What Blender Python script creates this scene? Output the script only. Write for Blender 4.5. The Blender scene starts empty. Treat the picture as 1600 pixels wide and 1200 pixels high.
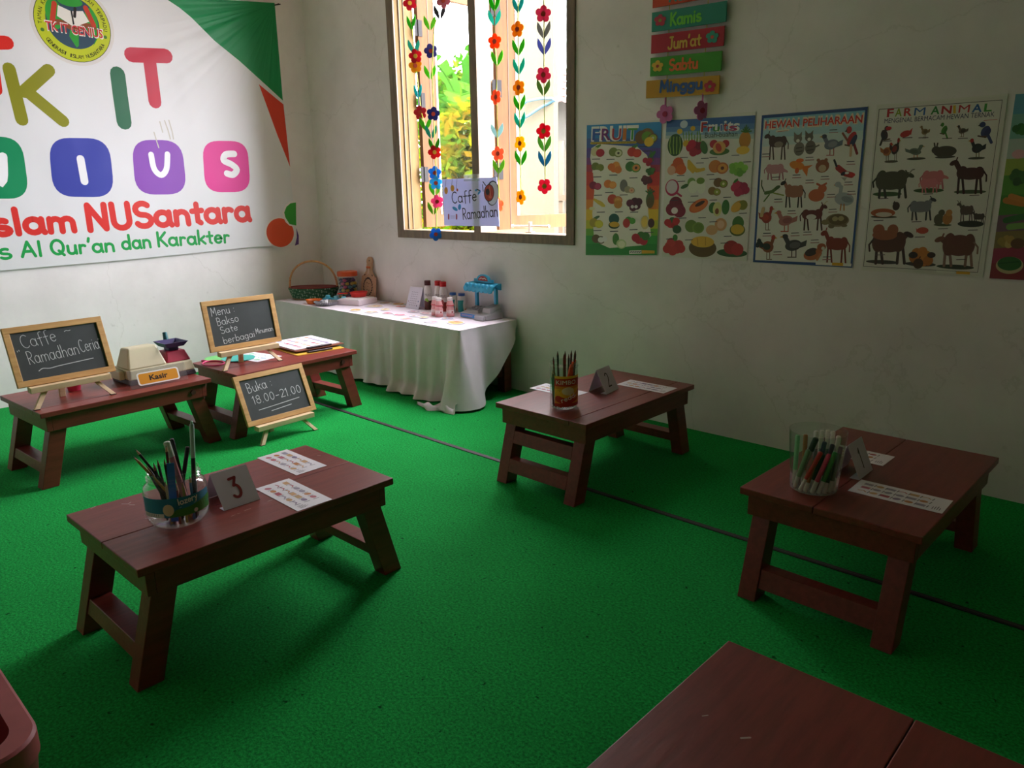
import bpy, bmesh, math, random
from mathutils import Vector, Matrix
PI = math.pi
random.seed(7)
SC = bpy.context.scene
COL = SC.collection

# ------------------------------------------------------------------ camera
cam_data = bpy.data.cameras.new('camera')
cam_data.sensor_fit = 'HORIZONTAL'
cam_data.sensor_width = 36.0
cam_data.lens = 1170.78 / 1600 * 36.0
cam_data.clip_start = 0.02
cam_data.clip_end = 300
camera = bpy.data.objects.new('camera', cam_data)
COL.objects.link(camera)
def cam_axes(yaw, pitch, roll):
    cy, sy = math.cos(yaw), math.sin(yaw)
    fwd = Vector((cy*math.cos(pitch), sy*math.cos(pitch), -math.sin(pitch)))
    right = Vector((sy, -cy, 0)); up = right.cross(fwd)
    c, s = math.cos(roll), math.sin(roll)
    return c*right + s*up, -s*right + c*up, fwd
_r, _u, _f = cam_axes(2.33276707, 0.253029486, -0.0180723981)
camera.matrix_world = Matrix(((_r.x, _u.x, -_f.x, 5.22348678), (_r.y, _u.y, -_f.y, -3.31964616), (_r.z, _u.z, -_f.z, 1.2166887), (0, 0, 0, 1)))
SC.camera = camera

# ------------------------------------------------------------------ light, sky, exposure
SKY = 21.0
world = bpy.data.worlds.new('overcast_sky'); SC.world = world
world.use_nodes = True
bg = world.node_tree.nodes['Background']
bg.inputs['Color'].default_value = (0.95, 0.91, 1.0, 1)
bg.inputs['Strength'].default_value = SKY
SC.view_settings.view_transform = 'Standard'
SC.view_settings.look = 'None'
SC.view_settings.gamma = 1.0
SC.view_settings.exposure = 0.66
SC.view_settings.use_curve_mapping = False
SC.cycles.use_denoising = True
SC.cycles.max_bounces = 12
SC.cycles.diffuse_bounces = 7
SC.cycles.transparent_max_bounces = 24
SC.cycles.sample_clamp_indirect = 6.0
portal = bpy.data.lights.new('window_portal', 'AREA')
portal.shape = 'RECTANGLE'; portal.size = 1.42; portal.size_y = 1.62
portal.cycles.is_portal = True
po = bpy.data.objects.new('window_portal', portal); COL.objects.link(po)
po.location = (1.785, 0.145, 1.77); po.rotation_euler = (-PI/2, 0, 0)

# ------------------------------------------------------------------ materials
def lin(h):
    h = h.lstrip('#'); o = []
    for i in (0, 2, 4):
        c = int(h[i:i+2], 16)/255
        o.append(c/12.92 if c <= .04045 else ((c+.055)/1.055)**2.4)
    return (*o, 1)
_M = {}
def new_mat(name):
    m = bpy.data.materials.new(name); m.use_nodes = True
    nt = m.node_tree
    return m, nt, nt.nodes['Principled BSDF'], nt.nodes, nt.links
def M(h, rough=.55, var=0.0, scale=30., bump=0., metal=0., coat=0.):
    k = (h, rough, var, scale, bump, metal, coat)
    if k in _M: return _M[k]
    m, nt, b, N, L = new_mat('plain_%s' % h.lstrip('#'))
    c = lin(h)
    b.inputs['Base Color'].default_value = c
    b.inputs['Roughness'].default_value = rough
    b.inputs['Metallic'].default_value = metal
    if coat: b.inputs['Coat Weight'].default_value = coat
    if var or bump:
        tc = N.new('ShaderNodeTexCoord'); nz = N.new('ShaderNodeTexNoise')
        nz.inputs['Scale'].default_value = scale; nz.inputs['Detail'].default_value = 5
        L.new(tc.outputs['Object'], nz.inputs['Vector'])
        if var:
            r = N.new('ShaderNodeValToRGB')
            r.color_ramp.elements[0].position = .3; r.color_ramp.elements[1].position = .7
            r.color_ramp.elements[0].color = (*[v*(1-var) for v in c[:3]], 1)
            r.color_ramp.elements[1].color = (*[min(1, v*(1+var)) for v in c[:3]], 1)
            L.new(nz.outputs['Fac'], r.inputs['Fac']); L.new(r.outputs['Color'], b.inputs['Base Color'])
        if bump:
            bp = N.new('ShaderNodeBump'); bp.inputs['Strength'].default_value = bump; bp.inputs['Distance'].default_value = .002
            L.new(nz.outputs['Fac'], bp.inputs['Height']); L.new(bp.outputs['Normal'], b.inputs['Normal'])
    _M[k] = m
    return m
def clear_mat(name, tint=(.95, .97, .97), gloss=.9, ior=1.45, rough=.03, haze=0.):
    m = bpy.data.materials.new(name); m.use_nodes = True
    nt = m.node_tree; N, L = nt.nodes, nt.links
    N.remove(N['Principled BSDF']); out = N['Material Output']
    tr = N.new('ShaderNodeBsdfTransparent'); tr.inputs['Color'].default_value = (*tint, 1)
    gl = N.new('ShaderNodeBsdfGlossy'); gl.inputs['Roughness'].default_value = rough; gl.inputs['Color'].default_value = (gloss,)*3 + (1,)
    fr = N.new('ShaderNodeFresnel'); ge = N.new('ShaderNodeNewGeometry'); mr = N.new('ShaderNodeMapRange'); mr.inputs[3].default_value = ior; mr.inputs[4].default_value = 1/ior
    L.new(ge.outputs['Backfacing'], mr.inputs[0]); L.new(mr.outputs[0], fr.inputs['IOR'])
    mx = N.new('ShaderNodeMixShader')
    L.new(fr.outputs['Fac'], mx.inputs['Fac']); L.new(tr.outputs['BSDF'], mx.inputs[1]); L.new(gl.outputs['BSDF'], mx.inputs[2])
    last = mx
    if haze:
        df = N.new('ShaderNodeBsdfDiffuse'); df.inputs['Color'].default_value = (.85, .87, .85, 1)
        m2 = N.new('ShaderNodeMixShader'); m2.inputs['Fac'].default_value = haze
        L.new(mx.outputs['Shader'], m2.inputs[1]); L.new(df.outputs['BSDF'], m2.inputs[2]); last = m2
    L.new(last.outputs['Shader'], out.inputs['Surface'])
    return m
def thin_mat(h, t=.4):
    """thin felt or paper that lets some daylight through"""
    k = ('thin', h, t)
    if k in _M: return _M[k]
    m = bpy.data.materials.new('thin_%s' % h.lstrip('#')); m.use_nodes = True
    nt = m.node_tree; N, L = nt.nodes, nt.links; N.remove(N['Principled BSDF'])
    d = N.new('ShaderNodeBsdfDiffuse'); d.inputs['Color'].default_value = lin(h)
    tr = N.new('ShaderNodeBsdfTranslucent'); tr.inputs['Color'].default_value = lin(h)
    mx = N.new('ShaderNodeMixShader'); mx.inputs['Fac'].default_value = t
    L.new(d.outputs['BSDF'], mx.inputs[1]); L.new(tr.outputs['BSDF'], mx.inputs[2]); L.new(mx.outputs['Shader'], N['Material Output'].inputs['Surface'])
    _M[k] = m
    return m
PLASTIC = clear_mat('clear_plastic', (.93, .95, .94), .9, 1.42, .05, .012)
def pane_mat():
    m = bpy.data.materials.new('window_glass'); m.use_nodes = True
    nt = m.node_tree; N, L = nt.nodes, nt.links; N.remove(N['Principled BSDF'])
    tr = N.new('ShaderNodeBsdfTransparent'); tr.inputs['Color'].default_value = (.93, .95, .94, 1)
    gl = N.new('ShaderNodeBsdfGlossy'); gl.inputs['Roughness'].default_value = .02; gl.inputs['Color'].default_value = (.0012, .0012, .0012, 1)
    ad = N.new('ShaderNodeAddShader'); L.new(tr.outputs['BSDF'], ad.inputs[0]); L.new(gl.outputs['BSDF'], ad.inputs[1]); L.new(ad.outputs['Shader'], N['Material Output'].inputs['Surface'])
    return m
GLASS = pane_mat()
ACRYLIC = clear_mat('clear_acrylic', (.95, .96, .96), .9, 1.45, .02, .04)

def wood_mat(name, c1, c2, rough=.5, stretch=(1, 9, 1), scale=6., bump=.15, coat=0., wear=None):
    m, nt, b, N, L = new_mat(name)
    tc = N.new('ShaderNodeTexCoord'); mp = N.new('ShaderNodeMapping')
    mp.inputs['Scale'].default_value = stretch
    L.new(tc.outputs['Object'], mp.inputs['Vector'])
    nz = N.new('ShaderNodeTexNoise'); nz.inputs['Scale'].default_value = scale; nz.inputs['Detail'].default_value = 7; nz.inputs['Roughness'].default_value = .65
    L.new(mp.outputs['Vector'], nz.inputs['Vector'])
    r = N.new('ShaderNodeValToRGB'); r.color_ramp.elements[0].position = .3; r.color_ramp.elements[1].position = .72
    r.color_ramp.elements[0].color = lin(c1); r.color_ramp.elements[1].color = lin(c2)
    L.new(nz.outputs['Fac'], r.inputs['Fac'])
    col = r.outputs['Color']
    if wear:
        n2 = N.new('ShaderNodeTexNoise'); n2.inputs['Scale'].default_value = 9; n2.inputs['Detail'].default_value = 9
        L.new(tc.outputs['Object'], n2.inputs['Vector'])
        r2 = N.new('ShaderNodeValToRGB'); r2.color_ramp.elements[0].position = .73; r2.color_ramp.elements[1].position = .76
        L.new(n2.outputs['Fac'], r2.inputs['Fac'])
        mx = N.new('ShaderNodeMix'); mx.data_type = 'RGBA'
        L.new(r2.outputs['Color'], mx.inputs['Factor']); L.new(col, mx.inputs[6]); mx.inputs[7].default_value = lin(wear)
        col = mx.outputs[2]
    L.new(col, b.inputs['Base Color'])
    b.inputs['Roughness'].default_value = rough
    if coat: b.inputs['Coat Weight'].default_value = coat; b.inputs['Coat Roughness'].default_value = .3
    bp = N.new('ShaderNodeBump'); bp.inputs['Strength'].default_value = bump; bp.inputs['Distance'].default_value = .003
    L.new(nz.outputs['Fac'], bp.inputs['Height']); L.new(bp.outputs['Normal'], b.inputs['Normal'])
    return m
RED = wood_mat('red_brown_painted_wood', '#6c2a24', '#893a31', .38, (9, 1, 9), 5, .25, .0, '#9a5a4e')
PINE = wood_mat('pale_pine', '#b98a4c', '#d9ad6c', .55, (1, 8, 8), 5, .1)
PINE_LIGHT = wood_mat('pale_sawn_pine', '#cdb186', '#e2cba2', .6, (2, 8, 8), 5, .1)
FRAME = wood_mat('weathered_frame_wood', '#74645a', '#94836f', .7, (6, 6, 1), 7, .3)
SASH = wood_mat('warm_sash_wood', '#4a2d0c', '#624016', .85, (8, 8, 1), 4, .15)
JAMB = wood_mat('pale_jamb_wood', '#66502c', '#7b643a', .85, (8, 8, 1), 4, .15)
SLATE = M('#3a403f', .75, .18, 9, .1)

def wall_mat():
    m, nt, b, N, L = new_mat('whitewashed_plaster')
    tc = N.new('ShaderNodeTexCoord')
    n1 = N.new('ShaderNodeTexNoise'); n1.inputs['Scale'].default_value = 2.2; n1.inputs['Detail'].default_value = 9; n1.inputs['Roughness'].default_value = .62
    L.new(tc.outputs['Object'], n1.inputs['Vector'])
    r = N.new('ShaderNodeValToRGB')
    r.color_ramp.elements[0].position = .25; r.color_ramp.elements[0].color = (.74, .705, .70, 1)
    r.color_ramp.elements[1].position = .62; r.color_ramp.elements[1].color = (.88, .84, .835, 1)
    L.new(n1.outputs['Fac'], r.inputs['Fac'])
    n3 = N.new('ShaderNodeTexNoise'); n3.inputs['Scale'].default_value = 14; n3.inputs['Detail'].default_value = 8; n3.inputs['Roughness'].default_value = .7
    L.new(tc.outputs['Object'], n3.inputs['Vector'])
    r3 = N.new('ShaderNodeValToRGB'); r3.color_ramp.elements[0].position = .24; r3.color_ramp.elements[0].color = (.7, .7, .68, 1); r3.color_ramp.elements[1].position = .36; r3.color_ramp.elements[1].color = (1, 1, 1, 1)
    L.new(n3.outputs['Fac'], r3.inputs['Fac'])
    mx = N.new('ShaderNodeMix'); mx.data_type = 'RGBA'; mx.blend_type = 'MULTIPLY'; mx.inputs['Factor'].default_value = 1
    L.new(r.outputs['Color'], mx.inputs[6]); L.new(r3.outputs['Color'], mx.inputs[7])
    # hairline cracks in the plaster
    wv = N.new('ShaderNodeTexVoronoi'); wv.feature = 'DISTANCE_TO_EDGE'; wv.inputs['Scale'].default_value = .9
    ad = N.new('ShaderNodeVectorMath'); ad.operation = 'MULTIPLY_ADD'; ad.inputs[1].default_value = (.35, .35, .35)
    L.new(n1.outputs['Color'], ad.inputs[0]); L.new(tc.outputs['Object'], ad.inputs[2]); L.new(ad.outputs['Vector'], wv.inputs['Vector'])
    r4 = N.new('ShaderNodeValToRGB'); r4.color_ramp.elements[0].position = 0; r4.color_ramp.elements[0].color = (.9, .9, .885, 1); r4.color_ramp.elements[1].position = .0035; r4.color_ramp.elements[1].color = (1, 1, 1, 1)
    L.new(wv.outputs['Distance'], r4.inputs['Fac'])
    m2 = N.new('ShaderNodeMix'); m2.data_type = 'RGBA'; m2.blend_type = 'MULTIPLY'; m2.inputs['Factor'].default_value = 1
    L.new(mx.outputs[2], m2.inputs[6]); L.new(r4.outputs['Color'], m2.inputs[7])
    L.new(m2.outputs[2], b.inputs['Base Color'])
    b.inputs['Roughness'].default_value = .6
    bp = N.new('ShaderNodeBump'); bp.inputs['Strength'].default_value = .35; bp.inputs['Distance'].default_value = .006
    n2 = N.new('ShaderNodeTexNoise'); n2.inputs['Scale'].default_value = 7; n2.inputs['Detail'].default_value = 8
    L.new(tc.outputs['Object'], n2.inputs['Vector']); L.new(n2.outputs['Fac'], bp.inputs['Height']); L.new(bp.outputs['Normal'], b.inputs['Normal'])
    return m
WALL = wall_mat()

def carpet_mat():
    m, nt, b, N, L = new_mat('green_felt_carpet')
    tc = N.new('ShaderNodeTexCoord')
    n1 = N.new('ShaderNodeTexNoise'); n1.inputs['Scale'].default_value = 130; n1.inputs['Detail'].default_value = 4; n1.inputs['Roughness'].default_value = .7
    L.new(tc.outputs['Object'], n1.inputs['Vector'])
    r = N.new('ShaderNodeValToRGB')
    r.color_ramp.elements[0].position = .36; r.color_ramp.elements[0].color = (.008, .20, .036, 1)
    r.color_ramp.elements[1].position = .64; r.color_ramp.elements[1].color = (.016, .50, .088, 1)
    L.new(n1.outputs['Fac'], r.inputs['Fac'])
    # scattered dark specks of grit
    n2 = N.new('ShaderNodeTexNoise'); n2.inputs['Scale'].default_value = 42; n2.inputs['Detail'].default_value = 3
    L.new(tc.outputs['Object'], n2.inputs['Vector'])
    r2 = N.new('ShaderNodeValToRGB'); r2.color_ramp.elements[0].position = .27; r2.color_ramp.elements[0].color = (.2, .25, .25, 1); r2.color_ramp.elements[1].position = .315; r2.color_ramp.elements[1].color = (1, 1, 1, 1)
    L.new(n2.outputs['Fac'], r2.inputs['Fac'])
    n4 = N.new('ShaderNodeTexNoise'); n4.inputs['Scale'].default_value = 3; n4.inputs['Detail'].default_value = 6
    L.new(tc.outputs['Object'], n4.inputs['Vector'])
    r4 = N.new('ShaderNodeValToRGB'); r4.color_ramp.elements[0].position = .3; r4.color_ramp.elements[0].color = (.86, .86, .86, 1); r4.color_ramp.elements[1].position = .7
    L.new(n4.outputs['Fac'], r4.inputs['Fac'])
    mx = N.new('ShaderNodeMix'); mx.data_type = 'RGBA'; mx.blend_type = 'MULTIPLY'; mx.inputs['Factor'].default_value = 1
    L.new(r.outputs['Color'], mx.inputs[6]); L.new(r2.outputs['Color'], mx.inputs[7])
    m2 = N.new('ShaderNodeMix'); m2.data_type = 'RGBA'; m2.blend_type = 'MULTIPLY'; m2.inputs['Factor'].default_value = 1
    L.new(mx.outputs[2], m2.inputs[6]); L.new(r4.outputs['Color'], m2.inputs[7])
    L.new(m2.outputs[2], b.inputs['Base Color'])
    b.inputs['Roughness'].default_value = .95
    b.inputs['Specular IOR Level'].default_value = .1
    bp = N.new('ShaderNodeBump'); bp.inputs['Strength'].default_value = .6; bp.inputs['Distance'].default_value = .006
    L.new(n1.outputs['Fac'], bp.inputs['Height']); L.new(bp.outputs['Normal'], b.inputs['Normal'])
    return m
CARPET = carpet_mat()

# ------------------------------------------------------------------ mesh helpers
class MB:
    """collects shapes and links them as ONE mesh object"""
    def __init__(s, mat=None):
        s.v = []; s.f = []; s.mi = []; s.mats = []; s.cur = 0
        if mat: s.use(mat)
    def use(s, mat):
        if mat not in s.mats: s.mats.append(mat)
        s.cur = s.mats.index(mat); return s
    def add(s, vs, fs):
        o = len(s.v); s.v += [tuple(v) for v in vs]
        for f in fs: s.f.append(tuple(i+o for i in f)); s.mi.append(s.cur)
        return s
    def box(s, x0, x1, y0, y1, z0, z1, mat4=None):
        vs = [Vector((x, y, z)) for z in (z0, z1) for y in (y0, y1) for x in (x0, x1)]
        if mat4: vs = [mat4 @ v for v in vs]
        return s.add(vs, [(0, 2, 3, 1), (4, 5, 7, 6), (0, 1, 5, 4), (2, 6, 7, 3), (0, 4, 6, 2), (1, 3, 7, 5)])
    def hexa(s, b, t):
        """8 corner solid: b = 4 bottom corners, t = 4 top corners (same order)"""
        return s.add(list(b)+list(t), [(3, 2, 1, 0), (4, 5, 6, 7), (0, 1, 5, 4), (1, 2, 6, 5), (2, 3, 7, 6), (3, 0, 4, 7)])
    def lathe(s, prof, c=(0, 0, 0), n=32, close=False, sx=1, sy=1, mat4=None):
        vs = []; fs = []
        for (r, z) in prof:
            for i in range(n):
                a = 2*PI*i/n; v = Vector((c[0]+r*math.cos(a)*sx, c[1]+r*math.sin(a)*sy, c[2]+z))
                vs.append(mat4 @ v if mat4 else v)
        k = len(prof)
        for j in range(k-1 if not close else k):
            for i in range(n):
                a, b2 = j*n+i, j*n+(i+1) % n; c2 = ((j+1) % k)*n+(i+1) % n; d = ((j+1) % k)*n+i
                fs.append((a, b2, c2, d))
        if not close:
            if prof[0][0] > 1e-6: fs.append(tuple(range(n-1, -1, -1)))
            if prof[-1][0] > 1e-6: fs.append(tuple((k-1)*n+i for i in range(n)))
        return s.add(vs, fs)
    def cyl(s, p0, p1, r0, r1=None, n=12, caps=True):
        r1 = r0 if r1 is None else r1
        p0, p1 = Vector(p0), Vector(p1); d = (p1-p0).normalized()
        q = d.to_track_quat('Z', 'Y'); vs = []
        for p, r in ((p0, r0), (p1, r1)):
            for i in range(n):
                a = 2*PI*i/n; vs.append(p + q @ Vector((r*math.cos(a), r*math.sin(a), 0)))
        fs = [(i, (i+1) % n, n+(i+1) % n, n+i) for i in range(n)]
        if caps: fs += [tuple(range(n-1, -1, -1)), tuple(range(n, 2*n))]
        return s.add(vs, fs)
    def tube(s, pts, r, n=8, closed=False):
        pts = [Vector(p) for p in pts]; vs = []; fs = []; k = len(pts)
        up = Vector((0, 0, 1))
        for j, p in enumerate(pts):
            a = pts[j-1] if (j > 0 or closed) else p; b = pts[(j+1) % k] if (j < k-1 or closed) else p
            d = (b-a).normalized(); q = d.to_track_quat('Z', 'Y')
            rr = r[j] if isinstance(r, (list, tuple)) else r
            for i in range(n):
                t = 2*PI*i/n; vs.append(p + q @ Vector((rr*math.cos(t), rr*math.sin(t), 0)))
        for j in range(k if closed else k-1):
            for i in range(n):
                fs.append((j*n+i, j*n+(i+1) % n, ((j+1) % k)*n+(i+1) % n, ((j+1) % k)*n+i))
        if not closed: fs += [tuple(range(n-1, -1, -1)), tuple((k-1)*n+i for i in range(n))]
        return s.add(vs, fs)
    def prism(s, poly, z0, z1, mat4=None):
        n = len(poly); vs = [Vector((x, y, z0)) for x, y in poly]+[Vector((x, y, z1)) for x, y in poly]
        if mat4: vs = [mat4 @ v for v in vs]
        return s.add(vs, [tuple(range(n-1, -1, -1)), tuple(range(n, 2*n))]+[(i, (i+1) % n, n+(i+1) % n, n+i) for i in range(n)])
    def ball(s, c, rx, ry=None, rz=None, n=12, m=8):
        ry = ry or rx; rz = rz or rx
        prof = [(math.sin(PI*j/m), -math.cos(PI*j/m)) for j in range(m+1)]
        vs = []; fs = []
        for (r, z) in prof:
            for i in range(n):
                a = 2*PI*i/n; vs.append((c[0]+rx*r*math.cos(a), c[1]+ry*r*math.sin(a), c[2]+rz*z))
        for j in range(m):
            for i in range(n): fs.append((j*n+i, j*n+(i+1) % n, (j+1)*n+(i+1) % n, (j+1)*n+i))
        return s.add(vs, fs)
    def grid(s, fn, nu, nv):
        vs = [fn(i/nu, j/nv) for j in range(nv+1) for i in range(nu+1)]
        fs = [(j*(nu+1)+i, j*(nu+1)+i+1, (j+1)*(nu+1)+i+1, (j+1)*(nu+1)+i) for j in range(nv) for i in range(nu)]
        return s.add(vs, fs)
    def build(s, name, parent=None, loc=(0, 0, 0), rot=(0, 0, 0), smooth=False, bevel=0, fix=True):
        me = bpy.data.meshes.new(name)
        me.from_pydata(s.v, [], s.f)
        for m in s.mats: me.materials.append(m)
        me.polygons.foreach_set('material_index', s.mi)
        if fix:
            bm = bmesh.new(); bm.from_mesh(me); bmesh.ops.recalc_face_normals(bm, faces=bm.faces); bm.to_mesh(me); bm.free()
        if smooth:
            me.polygons.foreach_set('use_smooth', [True]*len(me.polygons))
            me.set_sharp_from_angle(angle=math.radians(40))
        me.update()
        o = bpy.data.objects.new(name, me); COL.objects.link(o)
        o.location = loc; o.rotation_euler = rot
        if parent: o.parent = parent
        if bevel:
            md = o.modifiers.new('bevel', 'BEVEL'); md.width = bevel; md.segments = 2; md.limit_method = 'ANGLE'; md.angle_limit = math.radians(50)
        return o

def tag(o, label, cat, group=None, kind=None):
    o['label'] = label; o['category'] = cat
    if group: o['group'] = group
    if kind: o['kind'] = kind
    return o
def thing(name, label, cat, loc=(0, 0, 0), rz=0., group=None):
    o = bpy.data.objects.new(name, None); COL.objects.link(o)
    o.empty_display_size = .1; o.location = loc; o.rotation_euler = (0, 0, rz)
    return tag(o, label, cat, group)
def struct(o, label, cat='wall'):
    return tag(o, label, cat, None, 'structure')
def dup(root, loc, rz, label, group=None):
    r = root.copy(); COL.objects.link(r); r.location = loc; r.rotation_euler = (0, 0, rz); r['label'] = label
    if group: r['group'] = group
    for ch in root.children:
        c = ch.copy(); COL.objects.link(c); c.parent = r
        for g in ch.children:
            d = g.copy(); COL.objects.link(d); d.parent = c
    return r

# ------------------------------------------------------------------ lettering and printed pictures
def arc(cx, cy, rx, ry, a0, a1, n=14):
    return [(cx+rx*math.cos(math.radians(a0+(a1-a0)*i/n)), cy+ry*math.sin(math.radians(a0+(a1-a0)*i/n))) for i in range(n+1)]
def O(cx, cy, rx, ry): return arc(cx, cy, rx, ry, 90, 450, 18)
GL = {  # hand lettering: width, strokes
 'a': (.58, [O(.26, .29, .23, .28), [(.5, .56), (.5, .12), (.55, .0)]]),
 'b': (.56, [[(.07, 1), (.06, .02)], O(.29, .28, .23, .27)]),
 'c': (.48, [arc(.27, .29, .24, .28, 55, 310)]),
 'd': (.58, [O(.26, .28, .23, .27), [(.5, 1), (.5, .0)]]),
 'e': (.54, [[(.05, .3), (.48, .33)]+arc(.27, .29, .22, .28, 10, 320)]),
 'f': (.42, [arc(.36, .8, .16, .18, 60, 180, 8)+[(.2, .5), (.19, -.12)], [(.02, .5), (.4, .52)]]),
 'g': (.56, [O(.26, .29, .22, .27), [(.49, .55), (.49, -.1)]+arc(.27, -.12, .22, .18, 0, -150, 8)]),
 'h': (.54, [[(.07, 1), (.06, 0)], [(.07, .3)]+arc(.27, .32, .2, .22, 170, 0, 8)+[(.48, 0)]]),
 'i': (.2, [[(.09, .54), (.09, 0)], [(.09, .78), (.095, .8)]]),
 'j': (.3, [[(.2, .54), (.2, -.15), (.03, -.22)], [(.2, .78), (.205, .8)]]),
 'k': (.5, [[(.07, 1), (.06, 0)], [(.44, .56), (.09, .25)], [(.18, .32), (.47, 0)]]),
 'l': (.2, [[(.09, 1), (.1, 0)]]),
 'm': (.82, [[(.07, .55), (.06, 0)], [(.07, .3)]+arc(.24, .34, .17, .2, 170, 0, 8)+[(.41, 0)], [(.41, .3)]+arc(.58, .34, .17, .2, 170, 0, 8)+[(.76, 0)]]),
 'n': (.54, [[(.07, .55), (.06, 0)], [(.07, .28)]+arc(.27, .33, .2, .22, 170, 0, 8)+[(.48, 0)]]),
 'o': (.56, [O(.28, .29, .24, .28)]),
 'q': (.56, [O(.26, .29, .22, .27), [(.49, .55), (.5, -.3)]]),
 'r': (.4, [[(.07, .55), (.06, 0)], [(.07, .3)]+arc(.24, .34, .17, .2, 170, 50, 8)]),
 's': (.46, [arc(.23, .42, .17, .14, 50, 270, 10)+arc(.23, .14, .19, .14, 90, -150, 10)]),
 't': (.4, [[(.2, .85), (.2, .1), (.3, .01)], [(.02, .54), (.38, .56)]]),
 'u': (.54, [[(.07, .55), (.07, .2)]+arc(.26, .2, .19, .2, 180, 350, 8)+[(.47, .55)], [(.47, .3), (.49, 0)]]),
 'y': (.5, [[(.06, .55), (.26, .1)], [(.46, .55), (.14, -.28)]]),
 'A': (.66, [[(.03, 0), (.32, 1)], [(.32, 1), (.62, 0)], [(.14, .35), (.52, .35)]]),
 'B': (.58, [[(.07, 1), (.07, 0)], [(.07, 1)]+arc(.22, .76, .25, .24, 90, -90, 8)+[(.08, .52)], [(.08, .52)]+arc(.24, .26, .28, .26, 90, -90, 8)+[(.07, 0)]]),
 'C': (.66, [arc(.38, .5, .34, .5, 50, 310, 18)]),
 'I': (.2, [[(.1, 1), (.1, 0)]]),
 'J': (.5, [[(.4, 1), (.38, .2)]+arc(.2, .18, .18, .2, 0, -170, 8), [(.2, 1), (.5, 1)]]),
 'K': (.6, [[(.07, 1), (.07, 0)], [(.52, .98), (.09, .42)], [(.2, .5), (.56, 0)]]),
 'M': (.78, [[(.05, 0), (.12, 1)], [(.12, 1), (.38, .3)], [(.38, .3), (.64, 1)], [(.64, 1), (.72, 0)]]),
 'N': (.66, [[(.06, 0), (.08, 1)], [(.08, 1), (.56, .02)], [(.56, .02), (.58, 1)]]),
 'Q': (.74, [O(.36, .5, .31, .48), [(.42, .25), (.66, -.06)]]),
 'R': (.6, [[(.07, 1), (.07, 0)], [(.07, 1)]+arc(.24, .74, .28, .26, 90, -90, 10)+[(.08, .48)], [(.2, .48), (.56, 0)]]),
 'S': (.58, [arc(.29, .74, .23, .24, 40, 270, 12)+arc(.29, .26, .25, .24, 90, -150, 12)]),
 'U': (.66, [[(.07, 1), (.07, .3)]+arc(.32, .3, .25, .29, 180, 360, 10)+[(.57, 1)]]),
 '0': (.52, [O(.26, .5, .2, .48)]),
 '1': (.26, [[(.02, .78), (.16, 1)], [(.16, 1), (.15, 0)]]),
 '2': (.52, [arc(.25, .74, .2, .24, 160, -30, 10)+[(.05, .02)], [(.05, .02), (.5, .04)]]),
 '3': (.5, [[(.06, .94), (.4, .97)], [(.4, .97), (.2, .6)], [(.2, .6)]+arc(.22, .32, .24, .3, 80, -140, 12)]),
 '8': (.5, [O(.25, .75, .17, .22), O(.25, .27, .21, .26)]),
 '.': (.18, [[(.08, .0), (.085, .02)]]), ':': (.22, [[(.1, .1), (.105, .12)], [(.1, .5), (.105, .52)]]),
 '-': (.46, [[(.06, .38), (.4, .4)]]), '~': (.4, [[(.02, .5), (.14, .58), (.24, .52), (.38, .55)]]),
 "'": (.16, [[(.1, 1), (.06, .78)]]), '"': (.24, [[(.06, 1), (.04, .84)], [(.18, 1), (.16, .84)]]), ' ': (.32, []),
 'z': (.48, [[(.05, .55), (.42, .55)], [(.42, .55), (.05, .02)], [(.05, .02), (.45, .03)]]),
 '_': (1., [[(0, 0), (1, 0)]]),
}
def stroke_geo(pts, w):
    """outline of a round-ended pen stroke as (verts, faces)"""
    P = [Vector((x, y)) for x, y in pts]; Q = [P[0]]
    for p in P[1:]:
        if (p-Q[-1]).length > w*.04: Q.append(p)
    P = Q; r = w/2; V = []; F = []
    if len(P) == 1: P = [P[0], P[0]+Vector((w*.05, 0))]
    n = len(P); dirs = [(P[i+1]-P[i]).normalized() for i in range(n-1)]
    for i in range(n):
        if i == 0: d = dirs[0]
        elif i == n-1: d = dirs[-1]
        else:
            d = dirs[i-1]+dirs[i]; d = d.normalized() if d.length > 1e-6 else dirs[i]
        nn = Vector((-d.y, d.x)); k = 1.0
        if 0 < i < n-1: k = min(1.3, 1/max(.5, nn.dot(Vector((-dirs[i].y, dirs[i].x)))))
        V += [P[i]+nn*r*k, P[i]-nn*r*k]
    for i in range(n-1): F.append((2*i, 2*i+1, 2*i+3, 2*i+2))
    def disc(c, a0, a1, m):
        o = len(V); V.append(c)
        for j in range(m+1):
            a = a0+(a1-a0)*j/m; V.append(c+Vector((r*math.cos(a), r*math.sin(a))))
        for j in range(m): F.append((o, o+1+j, o+2+j))
    a = math.atan2(dirs[0].y, dirs[0].x); disc(P[0], a+PI/2, a+3*PI/2, 6)
    a = math.atan2(dirs[-1].y, dirs[-1].x); disc(P[-1], a-PI/2, a+PI/2, 6)
    for i in range(1, n-1):
        if dirs[i-1].dot(dirs[i]) < .8: disc(P[i], 0, 2*PI, 10)
    h = [0.0]*(2*n)+[2.5e-5]*(len(V)-2*n)
    return [(v[0], v[1], k) for v, k in zip(V, h)], F
def smooth_path(pts):
    if len(pts) < 4: return pts
    out = []
    for i in range(len(pts)-1):
        p0, p1, p2, p3 = pts[max(0, i-1)], pts[i], pts[i+1], pts[min(len(pts)-1, i+2)]
        for j in range(5):
            t = j/5
            out.append(tuple(.5*((2*b)+(c-a)*t+(2*a-5*b+4*c-d)*t*t+(3*b-a-3*c+d)*t**3) for a, b, c, d in zip(p0, p1, p2, p3)))
    return out+[pts[-1]]
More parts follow.
